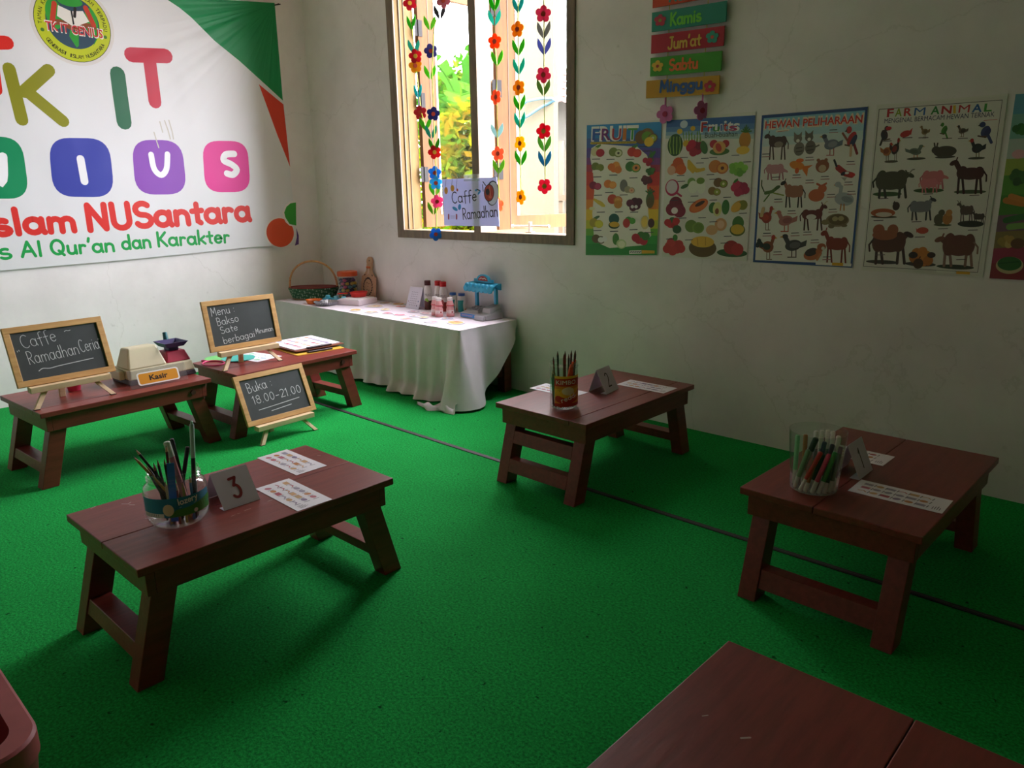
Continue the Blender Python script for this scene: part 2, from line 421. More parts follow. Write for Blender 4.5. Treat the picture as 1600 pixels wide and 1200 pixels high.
def hand_layout(txt, gap=.09):
    out = []; x = 0
    for ch in txt:
        wd, st = GL[ch]
        for s_ in st: out.append([(px+x, py) for px, py in s_])
        x += wd+gap
    return out, x-gap
_TX = {}
def text_geo(txt, bold):
    k = (txt, bold)
    if k in _TX: return _TX[k]
    cu = bpy.data.curves.new('lettering', 'FONT'); cu.body = txt; cu.size = 1; cu.offset = bold*.006 if 'M' not in txt else 0; cu.resolution_u = 3
    o = bpy.data.objects.new('lettering', cu); COL.objects.link(o)
    dg = bpy.context.evaluated_depsgraph_get(); dg.update()
    me = bpy.data.meshes.new_from_object(o.evaluated_get(dg))
    vs = [(v.co.x, v.co.y) for v in me.vertices]; fs = [tuple(p.vertices) for p in me.polygons]
    bpy.data.objects.remove(o); bpy.data.curves.remove(cu); bpy.data.meshes.remove(me)
    if vs:
        x0 = min(v[0] for v in vs); x1 = max(v[0] for v in vs)
    else: x0, x1 = 0, 1
    _TX[k] = (vs, fs, x0, x1)
    return _TX[k]
def prints(mb, items, mp, dz=.00012, rough=.5, base_n=.0002, matf=None):
    """adds flat printed shapes to mb; mp maps (u, v, height) to 3-D; later shapes lie over earlier ones they touch"""
    boxes = []
    matf = matf or (lambda c: M(c, rough))
    for it in items:
        k = it[0]; geo = []
        if k == 'e':
            _, c, x, y, rx, ry, rot = it; n = 10 if max(rx, ry) < .008 else (16 if max(rx, ry) < .03 else 40)
            cr, sr = math.cos(math.radians(rot)), math.sin(math.radians(rot)); vs = []
            m = n//2
            for i in range(m+1):
                a = PI*i/m; p, q = rx*math.cos(a), ry*math.sin(a)
                for sg in (1, -1): vs.append((x+p*cr-sg*q*sr, y+p*sr+sg*q*cr))
            geo.append((vs, [(2*i, 2*i+2, 2*i+3, 2*i+1) for i in range(m)]))
        elif k == 'p':
            c = it[1]; q = it[2]; vs = [(q[i], q[i+1]) for i in range(0, len(q), 2)]; geo.append((vs, [tuple(range(len(vs)))]))
        elif k == 'r':
            _, c, u0, v0, u1, v1 = it; n = 24
            vs = [(u0+(u1-u0)*i/n, v) for v in (v0, v1) for i in range(n+1)]
            geo.append((vs, [(i, i+1, n+2+i, n+1+i) for i in range(n)]))
        elif k == 's':
            _, c, w, q = it; geo.append(stroke_geo(smooth_path([(q[i], q[i+1]) for i in range(0, len(q), 2)]), w))
        elif k in 'th':
            if k == 't':
                _, c, x, y, w, h, txt, bold, rot = it
                vs, fs, x0, x1 = text_geo(txt, bold); sx = w/max(1e-6, x1-x0); sy = h/.69
                gs = [([((a-x0)*sx, b*sy) for a, b in vs], fs)]
            else:
                _, c, x, y, w, h, txt, pen, rot = it
                st, tw = hand_layout(txt); sx = w/tw
                gs = [stroke_geo([(a*sx, b*h) for a, b in s_], pen) for s_ in st]
            cr, sr = math.cos(math.radians(rot)), math.sin(math.radians(rot))
            for vs, fs in gs: geo.append(([(x+v[0]*cr-v[1]*sr, y+v[0]*sr+v[1]*cr, (v[2] if len(v) > 2 else 0)) for v in vs], fs))
        xs = [v[0] for g in geo for v in g[0]]; ys = [v[1] for g in geo for v in g[0]]
        if not xs: continue
        bb = (min(xs), max(xs), min(ys), max(ys)); lay = 0
        for b2, l2 in boxes:
            if bb[0] < b2[1] and bb[1] > b2[0] and bb[2] < b2[3] and bb[3] > b2[2] and l2 >= lay: lay = l2+1
        boxes.append((bb, lay)); mb.use(matf(c))
        for gi, (vs, fs) in enumerate(geo): mb.add([mp(v[0], v[1], base_n+lay*dz+((v[2]+gi % 2*1.2e-5) if len(v) > 2 else 0)) for v in vs], fs)
    return mb
FRONT = lambda u, v, n: (u, -n, v)
UP = lambda u, v, n: (u, v, n)

# ---- printed artwork: flat shapes in metres on each sheet
DATA = {
'P1': [('p','#2a92d0',[0.0013,0.6567,0.4628,0.6417,0.4625,0.603,0.0011,0.6323]),('p','#2f86c6',[0.0011,0.6323,0.4625,0.603,0.4623,0.5642,0.0011,0.5902]),('p','#3f68b0',[0.0011,0.5902,0.4623,0.5642,0.462,0.5186,0.001,0.5409]),('p','#5a4fa0',[0.001,0.5409,0.462,0.5186,0.4617,0.4727,0.001,0.4912]),('p','#84468c',[0.001,0.4912,0.4617,0.4727,0.4614,0.4397,0.0009,0.4556]),('p','#b03c50',[0.0009,0.4556,0.4614,0.4397,0.4612,0.4067,0.0009,0.4198]),('p','#d43c2c',[0.0009,0.4198,0.4612,0.4067,0.4608,0.34,0.0008,0.3476]),('p','#e05a28',[0.0008,0.3476,0.4608,0.34,0.4603,0.2727,0.0008,0.2749]),('p','#e88c28',[0.0008,0.2749,0.4603,0.2727,0.46,0.2253,0.0007,0.2236]),('p','#ecc42c',[0.0007,0.2236,0.46,0.2253,0.4596,0.1707,0.0006,0.1645]),('p','#c8c82c',[0.0006,0.1645,0.4596,0.1707,0.4593,0.1294,0.0006,0.1199]),('p','#6cb034',[0.0006,0.1199,0.4593,0.1294,0.4591,0.0949,0.0006,0.0826]),('p','#2f9c3c',[0.0006,0.0826,0.4591,0.0949,0.4588,0.0533,0.0005,0.0376]),('p','#1f8c34',[0.0005,0.0376,0.4588,0.0533,0.4584,-0.0026,0.0005,-0.0229]),('p','#eeeadc',[0.0347,0.5392,0.0802,0.558,0.2048,0.5447,0.3245,0.5319,0.3838,0.4892,0.4106,0.4215,0.3886,0.3412,0.4014,0.2044,0.4218,0.0939,0.373,0.0433,0.162,0.0211,0.0592,0.0545,0.0433,0.2018,0.0559,0.318,0.0453,0.4185,0.026,0.4902]),('t','#f2f0ea',0.0305,0.576,0.2965,0.0688,'FRUIT',6,-2.1),('t','#2a5cb4',0.0379,0.5798,0.0511,0.0561,'F',3,-3.1),('t','#7a2a78',0.0979,0.5771,0.0581,0.0555,'R',3,-3.2),('t','#b42a3a',0.1648,0.5741,0.0568,0.0549,'U',3,-3.2),('t','#d07a20',0.2319,0.5711,0.0223,0.0543,'I',3,-3.2),('t','#3a9a3a',0.2627,0.5701,0.0566,0.054,'T',3,-3.2),('s','#c8b020',0.0113,[0.0325,0.5639,0.3155,0.5538]),('t','#6a3a10',0.0362,0.5602,0.2753,0.0077,'Mengenal berbagai macam buah-buahan',1,-2.0),('e','#8a6a34',0.3808,0.5852,0.0395,0.0321,0),('e','#7a5a2a',0.3495,0.5767,0.04,0.0323,0),('e','#6a9a2a',0.38,0.5774,0.0303,0.0246,0),('e','#7a5a2a',0.4144,0.5687,0.0289,0.0221,0),('e','#a8c040',0.4154,0.5687,0.0222,0.0166,0),('e','#e8e8c0',0.4154,0.5687,0.0082,0.0067,0),('e','#e8c030',0.3939,0.5516,0.0284,0.0231,0),('e','#5a8a3a',0.0758,0.5449,0.0235,0.0073,20),('e','#d8d0a0',0.0595,0.5202,0.0294,0.0227,0),('e','#b02a34',0.0928,0.5126,0.0281,0.0204,0),('e','#b82a34',0.0937,0.5125,0.0216,0.0153,0),('e','#7a8a3a',0.1764,0.5136,0.0283,0.0223,0),('e','#7a8a3a',0.2084,0.506,0.0271,0.02,0),('e','#d8dcb0',0.2093,0.506,0.0207,0.015,0),('e','#4a4a2a',0.2093,0.506,0.0077,0.0061,0),('e','#4a8a3a',0.3077,0.5331,0.0226,0.0073,20),('e','#d03a28',0.2924,0.5084,0.0282,0.0227,0),('e','#d83c28',0.3245,0.5008,0.027,0.0204,0),('e','#e04a30',0.3254,0.5007,0.0207,0.0153,0),('s','#4a7a30',0.0044,[0.4076,0.508,0.3846,0.4624]),('s','#4a7a30',0.0044,[0.4076,0.508,0.4214,0.4611]),('e','#3a7a34',0.4163,0.4911,0.0226,0.0093,40),('e','#b02038',0.3747,0.4642,0.0164,0.0134,0),('e','#b82038',0.401,0.4618,0.0163,0.0134,0),('e','#a81c34',0.3933,0.4474,0.0147,0.0121,0),('e','#6a7a2a',0.0618,0.4446,0.0272,0.0211,0),('e','#7a8a30',0.0926,0.4378,0.0261,0.019,0),('e','#7a8a30',0.0935,0.4378,0.02,0.0142,0),('e','#eeeadc',0.0684,0.4178,0.0274,0.01,0),('e','#e08028',0.2014,0.4349,0.0234,0.0186,0),('e','#e87a20',0.1828,0.4294,0.0236,0.0187,0),('e','#f0a040',0.1956,0.4469,0.0235,0.0186,0),('e','#e08028',0.2091,0.4233,0.0234,0.0186,0),('e','#e87a20',0.1663,0.4388,0.0237,0.0187,0),('e','#3a7a2a',0.2847,0.4376,0.0305,0.0246,0),('e','#5a9a3a',0.3193,0.4297,0.0292,0.0221,0),('e','#e09a50',0.3203,0.4297,0.0224,0.0166,0),('e','#4a3020',0.3203,0.4297,0.0083,0.0067,0),('e','#3a6a2a',0.4109,0.4114,0.0131,0.0108,0),('e','#4a7a34',0.4006,0.4082,0.0131,0.0108,0),('e','#3a6a2a',0.4076,0.4184,0.0131,0.0108,0),('e','#4a7a34',0.4153,0.4048,0.013,0.0108,0),('e','#3a6a2a',0.3914,0.4136,0.0132,0.0108,0),('e','#4a7a34',0.4212,0.4167,0.013,0.0108,0),('e','#3a6a2a',0.4023,0.4007,0.0131,0.0108,0),('e','#5a2a30',0.3881,0.3683,0.0144,0.0119,0),('e','#6a3038',0.3767,0.3647,0.0145,0.0119,0),('e','#5a2a30',0.3844,0.3759,0.0144,0.0119,0),('e','#6a3038',0.3929,0.361,0.0144,0.0119,0),('e','#5a2a30',0.3666,0.3706,0.0145,0.0119,0),('e','#6a3038',0.3994,0.3742,0.0143,0.0118,0),('e','#5a2a30',0.3786,0.3564,0.0145,0.0119,0),('e','#6a3038',0.3729,0.3806,0.0145,0.0119,0),('e','#5a2a30',0.406,0.363,0.0143,0.0118,0),('e','#8a1c3c',0.048,0.3485,0.0264,0.0205,0),('e','#9a2040',0.0778,0.3424,0.0253,0.0185,0),('e','#b84060',0.0787,0.3424,0.0194,0.0139,0),('e','#e08028',0.1451,0.354,0.0266,0.0211,0),('e','#e8902c',0.1753,0.3477,0.0255,0.019,0),('e','#f0a84c',0.1761,0.3477,0.0196,0.0142,0),('e','#7a7a70',0.246,0.3436,0.0242,0.0307,0),('e','#a8a080',0.2716,0.3237,0.0213,0.0172,0),('e','#b0a888',0.2958,0.3187,0.0204,0.0155,0),('e','#e8b890',0.2965,0.3187,0.0157,0.0116,0),('e','#d08060',0.2965,0.3187,0.0058,0.0047,0),('e','#5a6a34',0.4092,0.2696,0.0246,0.0396,0),('e','#6a5a2a',0.4095,0.2593,0.0205,0.0274,0),('s','#2f6a34',0.0068,[0.4065,0.3002,0.3828,0.3148]),('s','#2f6a34',0.0068,[0.4065,0.3002,0.395,0.3228]),('s','#2f6a34',0.0068,[0.4065,0.3002,0.4071,0.3307]),('s','#2f6a34',0.0068,[0.4065,0.3002,0.4197,0.3224]),('s','#2f6a34',0.0068,[0.4065,0.3002,0.4323,0.3142]),('s','#d8c040',0.0132,[0.0564,0.2746,0.0845,0.2564,0.1123,0.242]),('s','#d8c040',0.0132,[0.0695,0.2702,0.0956,0.2564,0.1178,0.242]),('s','#d8c040',0.0131,[0.0825,0.2658,0.1066,0.2564,0.1233,0.242]),('e','#e8e0b0',0.043,0.2274,0.0205,0.0088,0),('e','#c84a28',0.1755,0.2761,0.0309,0.0247,0),('e','#c86a28',0.2105,0.2691,0.0296,0.0222,0),('e','#e0a050',0.2115,0.2691,0.0227,0.0166,0),('e','#e8b060',0.2115,0.2691,0.0084,0.0067,0),('e','#d08a30',0.2131,0.2492,0.0264,0.0213,0),('e','#5a1c30',0.3229,0.2526,0.0232,0.0191,0),('e','#6a2038',0.3045,0.2464,0.0234,0.0191,0),('e','#4a1828',0.3171,0.2647,0.0233,0.019,0),('e','#5a1c30',0.3307,0.241,0.0232,0.0191,0),('e','#6a2038',0.2881,0.2555,0.0235,0.0192,0),('e','#4a1828',0.3412,0.2624,0.0231,0.019,0),('e','#5a1c30',0.3074,0.2331,0.0234,0.0192,0),('e','#f0e8e8',0.3032,0.2373,0.0102,0.0084,0),('e','#f0e8e8',0.3263,0.2373,0.0102,0.0084,0),('e','#3a6a34',0.0716,0.1794,0.0241,0.0076,20),('e','#b0a030',0.055,0.1525,0.0301,0.0238,0),('e','#d8c830',0.0891,0.1465,0.0288,0.0213,0),('e','#e0d840',0.09,0.1465,0.0221,0.016,0),('e','#1c5a50',0.1879,0.1742,0.0339,0.0273,0),('e','#2a4a24',0.1886,0.1418,0.0357,0.0188,0),('e','#e0b030',0.1912,0.1455,0.0321,0.0144,0),('e','#4a9a3a',0.2799,0.1697,0.0214,0.0176,0),('e','#5aa83c',0.3043,0.1652,0.0206,0.0158,0),('e','#5aa83c',0.305,0.1652,0.0158,0.0118,0),('e','#c84038',0.2681,0.1539,0.0226,0.0242,0),('e','#d8c890',0.382,0.1592,0.0267,0.0348,0),('e','#f0d060',0.3794,0.1626,0.0184,0.0278,0),('e','#4a3020',0.4197,0.1563,0.0198,0.0235,0),('e','#6a5a34',0.0708,0.0678,0.0289,0.023,0),('e','#5a4a2a',0.1036,0.0625,0.0277,0.0207,0),('e','#f0f0ea',0.1045,0.0625,0.0212,0.0155,0),('e','#f0f0ea',0.129,0.0677,0.0183,0.0147,0),('e','#4a8a34',0.2018,0.0699,0.0214,0.0305,0),('e','#c8d8a0',0.2381,0.0457,0.0318,0.0246,0),('e','#eef0d0',0.2399,0.0443,0.023,0.0181,0),('e','#c02838',0.3673,0.0784,0.0258,0.0216,0),('e','#b82030',0.3468,0.0707,0.026,0.0217,0),('e','#3a7a30',0.3607,0.0919,0.0259,0.0216,0),('e','#c02838',0.376,0.0655,0.0258,0.0216,0),('e','#b82030',0.3285,0.0805,0.0262,0.0217,0),('e','#3a7a30',0.3875,0.0901,0.0256,0.0215,0),('s','#3a3a44',0.0041,[0.0399,0.4826,0.0903,0.482]),('s','#3a3a44',0.004,[0.1355,0.4775,0.1844,0.477]),('s','#3a3a44',0.0038,[0.2584,0.4727,0.3052,0.4722]),('s','#3a3a44',0.0041,[0.0503,0.3912,0.1008,0.3914]),('s','#3a3a44',0.004,[0.1549,0.3979,0.2036,0.398]),('s','#3a3a44',0.0039,[0.2822,0.3809,0.3289,0.3811]),('s','#3a3a44',0.0041,[0.0561,0.2963,0.1069,0.2973]),('s','#3a3a44',0.004,[0.1294,0.31,0.1789,0.3109]),('s','#3a3a44',0.0039,[0.2235,0.2963,0.2714,0.2973]),('s','#3a3a44',0.0041,[0.0759,0.2078,0.1266,0.2096]),('s','#3a3a44',0.004,[0.1944,0.21,0.243,0.2117]),('s','#3a3a44',0.0039,[0.291,0.2092,0.3381,0.2109]),('s','#3a3a44',0.0042,[0.0538,0.1099,0.1052,0.1126]),('s','#3a3a44',0.0041,[0.1648,0.1088,0.2143,0.1114]),('s','#3a3a44',0.0039,[0.2891,0.1202,0.3365,0.1227]),('s','#3a3a44',0.0038,[0.3878,0.1084,0.4337,0.1109]),('s','#3a3a44',0.0037,[0.337,0.5313,0.3824,0.5304]),('s','#3a3a44',0.0037,[0.3584,0.5089,0.4036,0.5082]),('p','#e8e8e0',[0.2893,0.013,0.3653,0.0182,0.3658,0.0004,0.2897,-0.0043]),('p','#e0a828',[0.367,0.0182,0.4452,0.0192,0.4457,0.0052,0.3675,0.0005]),('s','#404048',0.0048,[0.2965,0.0046,0.3051,0.0079]),('s','#404048',0.0047,[0.3104,0.0052,0.3191,0.0084]),('s','#404048',0.0047,[0.3243,0.0058,0.3329,0.009]),('s','#404048',0.0047,[0.3381,0.0064,0.3467,0.0096]),('s','#404048',0.0047,[0.3519,0.0069,0.3604,0.0101])],
'P2': [('p','#e2e0d6',[0.0027,0.652,0.4594,0.6411,0.4493,-0.0024,-0.0018,0.0046]),('p','#3a6cae',[0.0027,0.652,0.4594,0.6411,0.459,0.6077,0.0008,0.6202]),('p','#5a8abc',[0.0008,0.6202,0.459,0.6077,0.4586,0.5842,0.0001,0.5977]),('p','#8ab0c8',[0.0001,0.5977,0.4586,0.5842,0.4581,0.5636,-0.0008,0.5816]),('p','#b8ccc8',[-0.0008,0.5816,0.4581,0.5636,0.4569,0.5417,-0.0018,0.5675]),('e','#c8d8e4',0.0981,0.6276,0.0211,0.0177,0),('s','#6a9a3a',0.0042,[0.1059,0.5373,0.0942,0.5951]),('s','#6a9a3a',0.0042,[0.1151,0.5368,0.1127,0.5876]),('s','#6a9a3a',0.0042,[0.1241,0.5363,0.1311,0.5802]),('s','#6a9a3a',0.0041,[0.1332,0.5359,0.1258,0.5962]),('s','#6a9a3a',0.0041,[0.1421,0.5354,0.1441,0.5888]),('s','#6a9a3a',0.0041,[0.1511,0.5349,0.1399,0.5828]),('s','#6a9a3a',0.0041,[0.1601,0.5345,0.1581,0.5754]),('s','#6a9a3a',0.0041,[0.169,0.534,0.1751,0.59]),('s','#6a9a3a',0.0041,[0.1779,0.5335,0.1709,0.584]),('s','#6a9a3a',0.0041,[0.1867,0.5331,0.1889,0.5767]),('s','#6a9a3a',0.0041,[0.1956,0.5326,0.1837,0.5926]),('e','#e0b830',0.0767,0.5962,0.0152,0.0128,0),('e','#e0b830',0.1477,0.6055,0.0133,0.0113,0),('e','#e0b830',0.1149,0.5393,0.0181,0.0153,0),('t','#f0f0ee',0.187,0.5855,0.2004,0.0475,'Fruits',4,-1.3),('t','#c02c2c',0.1913,0.588,0.0292,0.0412,'F',3,-2.3),('t','#c03030',0.2262,0.587,0.023,0.031,'r',3,-2.0),('t','#3a8a3a',0.2535,0.5862,0.0327,0.0309,'u',3,-2.5),('t','#2a60b0',0.2918,0.5852,0.0084,0.0405,'i',3,0.5),('t','#c02c30',0.3058,0.5848,0.0224,0.0403,'t',3,-2.0),('t','#b02a60',0.3337,0.584,0.0427,0.0304,'s',3,-2.8),('t','#3a4034',0.2131,0.5597,0.1648,0.0225,'Buah-buahan',0,-1.0),('e','#2f5a24',0.0541,0.5348,0.0423,0.0516,0),('s','#8ab04a',0.0057,[0.0276,0.5735,0.023,0.5351,0.0324,0.4958]),('s','#8ab04a',0.0057,[0.0447,0.5726,0.0433,0.5341,0.048,0.4951]),('s','#8ab04a',0.0056,[0.0617,0.5716,0.0634,0.5331,0.0635,0.4944]),('s','#8ab04a',0.0056,[0.0786,0.5706,0.0834,0.5321,0.0789,0.4938]),('e','#a81c34',0.1702,0.515,0.0222,0.019,0),('e','#b8203a',0.1528,0.5097,0.0224,0.0191,0),('e','#8a1830',0.1643,0.5274,0.0222,0.019,0),('e','#a81c34',0.1779,0.5032,0.0221,0.019,0),('e','#b8203a',0.1369,0.5196,0.0225,0.0191,0),('e','#8a1830',0.1874,0.524,0.022,0.0189,0),('e','#a81c34',0.1559,0.4963,0.0223,0.0191,0),('e','#b8203a',0.1464,0.5354,0.0224,0.0191,0),('e','#3a6a30',0.211,0.5162,0.0175,0.0314,20),('e','#4a7a34',0.2914,0.4938,0.0509,0.0161,0),('e','#b83038',0.2609,0.5292,0.0214,0.0186,0),('e','#b83038',0.3211,0.5273,0.0195,0.0172,0),('e','#e0a860',0.2903,0.5123,0.0325,0.0272,0),('e','#c84838',0.2868,0.5125,0.0141,0.0211,30),('e','#c88a2c',0.4163,0.5392,0.0282,0.0373,0),('s','#4a7a30',0.0057,[0.4176,0.572,0.397,0.578]),('s','#4a7a30',0.0057,[0.4176,0.572,0.4046,0.5859]),('s','#4a7a30',0.0057,[0.4176,0.572,0.4121,0.5937]),('s','#4a7a30',0.0057,[0.4176,0.572,0.4197,0.6015]),('s','#4a7a30',0.0057,[0.4176,0.572,0.4282,0.5927]),('s','#4a7a30',0.0057,[0.4176,0.572,0.4368,0.5838]),('s','#4a7a30',0.0057,[0.4176,0.572,0.4454,0.575]),('e','#e8c040',0.4091,0.4944,0.0324,0.0182,0),('e','#d8602a',0.0816,0.4355,0.0297,0.0252,0),('e','#e06a28',0.0581,0.4281,0.03,0.0253,0),('e','#d8602a',0.0738,0.4518,0.0298,0.0252,0),('e','#e06a28',0.0917,0.4199,0.0297,0.0252,0),('e','#e8b090',0.038,0.4173,0.0234,0.0223,0),('s','#d8b030',0.0153,[0.1324,0.4563,0.1338,0.4274,0.1573,0.4074]),('s','#d8b030',0.0153,[0.1324,0.4563,0.1491,0.4217,0.1766,0.4107]),('s','#d8b030',0.0153,[0.1324,0.4563,0.1644,0.4161,0.1957,0.4139]),('s','#d8b030',0.0153,[0.1324,0.4563,0.1796,0.4106,0.2147,0.4172]),('e','#d08038',0.273,0.4283,0.0328,0.0288,0),('e','#c87030',0.3104,0.4193,0.0313,0.0259,0),('e','#e0a048',0.3115,0.4193,0.024,0.0194,0),('e','#6a3a20',0.3115,0.4193,0.0089,0.0079,0),('e','#7ab840',0.3956,0.4129,0.0164,0.0148,0),('e','#8ac848',0.3827,0.4084,0.0165,0.0148,0),('e','#6aa838',0.391,0.4224,0.0165,0.0148,0),('e','#7ab840',0.4014,0.4037,0.0164,0.0148,0),('e','#8ac848',0.3709,0.4159,0.0166,0.0149,0),('e','#6aa838',0.4082,0.4201,0.0163,0.0147,0),('e','#7ab840',0.3852,0.3981,0.0165,0.0148,0),('e','#8ac848',0.3777,0.4283,0.0165,0.0148,0),('e','#6aa838',0.4162,0.4061,0.0163,0.0147,0),('e','#7ab840',0.3641,0.4066,0.0166,0.0149,0),('e','#8ac848',0.4021,0.4307,0.0164,0.0147,0),('e','#6aa838',0.4011,0.3927,0.0164,0.0148,0),('e','#7ab840',0.3609,0.4249,0.0166,0.0149,0),('e','#8ac848',0.4235,0.4168,0.0163,0.0147,0),('e','#b8285a',0.0453,0.3348,0.0391,0.0398,0),('e','#d8d0d4',0.0436,0.3382,0.0313,0.0318,0),('s','#b8305a',0.0101,[0.0698,0.3114,0.0978,0.2946]),('e','#3a6a30',0.115,0.3403,0.0229,0.0092,20),('e','#7aa048',0.1521,0.3592,0.0225,0.0208,0),('e','#e8ecd8',0.1608,0.3364,0.0255,0.0299,0),('e','#e8ecd8',0.2057,0.3357,0.0221,0.0309,0),('e','#7a9a3a',0.2005,0.3646,0.0221,0.0154,0),('e','#7a5a30',0.2929,0.355,0.0239,0.0212,0),('e','#7a5a30',0.3202,0.3487,0.0229,0.019,0),('e','#8aa03a',0.321,0.3487,0.0175,0.0143,0),('e','#e0e0b0',0.321,0.3487,0.0065,0.0058,0),('e','#8a6a30',0.264,0.3172,0.0215,0.019,0),('e','#8a7030',0.2887,0.3117,0.0206,0.0171,0),('e','#98a83c',0.2893,0.3117,0.0158,0.0128,0),('e','#e0e0b0',0.2893,0.3117,0.0058,0.0052,0),('e','#b82850',0.409,0.3263,0.0199,0.0181,0),('e','#c83058',0.3934,0.3207,0.0201,0.0182,0),('e','#a82048',0.4035,0.3379,0.02,0.0181,0),('e','#b82850',0.416,0.3153,0.0199,0.0181,0),('e','#c83058',0.379,0.3295,0.0202,0.0182,0),('e','#a82048',0.4243,0.3355,0.0198,0.018,0),('e','#b82850',0.3964,0.308,0.0201,0.0182,0),('e','#c83058',0.3872,0.3449,0.0201,0.0181,0),('e','#a82048',0.434,0.3185,0.0198,0.018,0),('e','#4a8a3a',0.3833,0.3608,0.0138,0.0062,40),('e','#7a1830',0.0779,0.2417,0.036,0.0309,0),('e','#8a1c38',0.0495,0.2315,0.0364,0.0311,0),('e','#7a1830',0.0684,0.2613,0.0361,0.0308,0),('e','#8a1c38',0.0902,0.223,0.0359,0.0309,0),('e','#f0e4e4',0.0641,0.2249,0.0188,0.0161,0),('e','#d8682a',0.1952,0.2484,0.0537,0.0274,25),('e','#e07830',0.1968,0.2471,0.0447,0.0209,25),('e','#4a2a18',0.2022,0.2582,0.0282,0.0091,25),('e','#3a7a30',0.2733,0.2388,0.0232,0.0258,0),('e','#3a7a30',0.3379,0.2421,0.0198,0.0343,0),('e','#d8d890',0.2954,0.2325,0.023,0.0334,0),('e','#8a4a20',0.2945,0.2228,0.0101,0.0141,0),('e','#d09a34',0.3974,0.2454,0.0359,0.0214,35),('e','#8a8a30',0.4247,0.2517,0.0232,0.0225,0),('e','#e0aa40',0.3906,0.2422,0.0277,0.0176,35),('e','#c02c2c',0.059,0.1643,0.0209,0.0179,0),('e','#c83030',0.0425,0.1582,0.021,0.018,0),('e','#3a6a34',0.0535,0.1757,0.0209,0.0179,0),('e','#b82828',0.0661,0.1536,0.0209,0.0179,0),('e','#c02c2c',0.0276,0.1666,0.0211,0.018,0),('e','#c83030',0.0753,0.1739,0.0208,0.0179,0),('e','#2f5a2c',0.0814,0.1344,0.0251,0.0203,0),('e','#6a8a34',0.1596,0.1517,0.0339,0.0297,0),('e','#7a9a3c',0.1983,0.1444,0.0324,0.0267,0),('e','#6a8a34',0.1994,0.1444,0.0248,0.02,0),('e','#d8a070',0.3175,0.162,0.0315,0.0297,0),('e','#d8a878',0.2716,0.1351,0.0307,0.0235,0),('e','#e8c0a0',0.3175,0.162,0.0186,0.0194,0),('e','#4a7a30',0.4056,0.1698,0.0291,0.0317,0),('e','#5a6a24',0.4041,0.138,0.0389,0.028,0),('e','#e0b838',0.4039,0.1412,0.0333,0.0229,0),('e','#c03a34',0.077,0.0493,0.0249,0.0216,0),('e','#c84038',0.0574,0.0415,0.0251,0.0217,0),('e','#b83430',0.0705,0.0628,0.025,0.0216,0),('e','#c03a34',0.0856,0.0364,0.0249,0.0216,0),('e','#c84038',0.0396,0.0512,0.0253,0.0218,0),('e','#b83430',0.0964,0.0612,0.0247,0.0215,0),('e','#c03a34',0.0607,0.0265,0.0251,0.0218,0),('e','#c84038',0.0504,0.0702,0.0251,0.0217,0),('e','#b83430',0.1081,0.0414,0.0247,0.0215,0),('e','#c03a34',0.0289,0.0368,0.0254,0.0218,0),('e','#4a8a3a',0.0728,0.0935,0.0142,0.0163,0),('e','#6a5228',0.2264,0.0481,0.0747,0.0439,0),('e','#e8b840',0.2249,0.0779,0.0627,0.0265,0),('s','#c08a28',0.0035,[0.1954,0.0937,0.2016,0.0605]),('s','#c08a28',0.0035,[0.2403,0.0983,0.2422,0.062]),('e','#2f5a2c',0.3825,0.0313,0.0776,0.0194,0),('e','#a82828',0.3774,0.0571,0.0381,0.0323,0),('e','#b83030',0.4097,0.0486,0.0307,0.0283,0),('s','#3a3a44',0.0035,[0.0859,0.4754,0.1255,0.4751]),('s','#3a3a44',0.0034,[0.1989,0.4671,0.2369,0.4668]),('s','#3a3a44',0.0034,[0.2426,0.4691,0.28,0.4688]),('s','#3a3a44',0.0033,[0.3556,0.4743,0.3914,0.474]),('s','#3a3a44',0.0032,[0.4158,0.4427,0.4508,0.4426]),('s','#3a3a44',0.0036,[0.0703,0.3916,0.1103,0.3919]),('s','#3a3a44',0.0034,[0.1741,0.4465,0.2125,0.4463]),('s','#3a3a44',0.0034,[0.2322,0.3913,0.2699,0.3916]),('s','#3a3a44',0.0036,[0.0753,0.364,0.1154,0.3645]),('s','#3a3a44',0.0035,[0.1515,0.2936,0.1906,0.2945]),('s','#3a3a44',0.0034,[0.2479,0.37,0.2855,0.3704]),('s','#3a3a44',0.0034,[0.3246,0.2865,0.3613,0.2876]),('s','#3a3a44',0.0036,[0.04,0.273,0.0808,0.2742]),('s','#3a3a44',0.0035,[0.1376,0.2648,0.177,0.266]),('s','#3a3a44',0.0034,[0.2531,0.2742,0.2908,0.2753]),('s','#3a3a44',0.0033,[0.4098,0.214,0.4455,0.2156]),('s','#3a3a44',0.0036,[0.0908,0.1883,0.1311,0.1901]),('s','#3a3a44',0.0035,[0.198,0.1915,0.2368,0.1933]),('s','#3a3a44',0.0035,[0.2586,0.1727,0.2965,0.1746]),('s','#3a3a44',0.0034,[0.3386,0.1069,0.3756,0.1092]),('s','#3a3a44',0.0037,[0.0236,0.0852,0.0652,0.0878]),('s','#3a3a44',0.0036,[0.1306,0.0837,0.1706,0.0862]),('s','#3a3a44',0.0034,[0.3225,0.0746,0.3598,0.0771])],
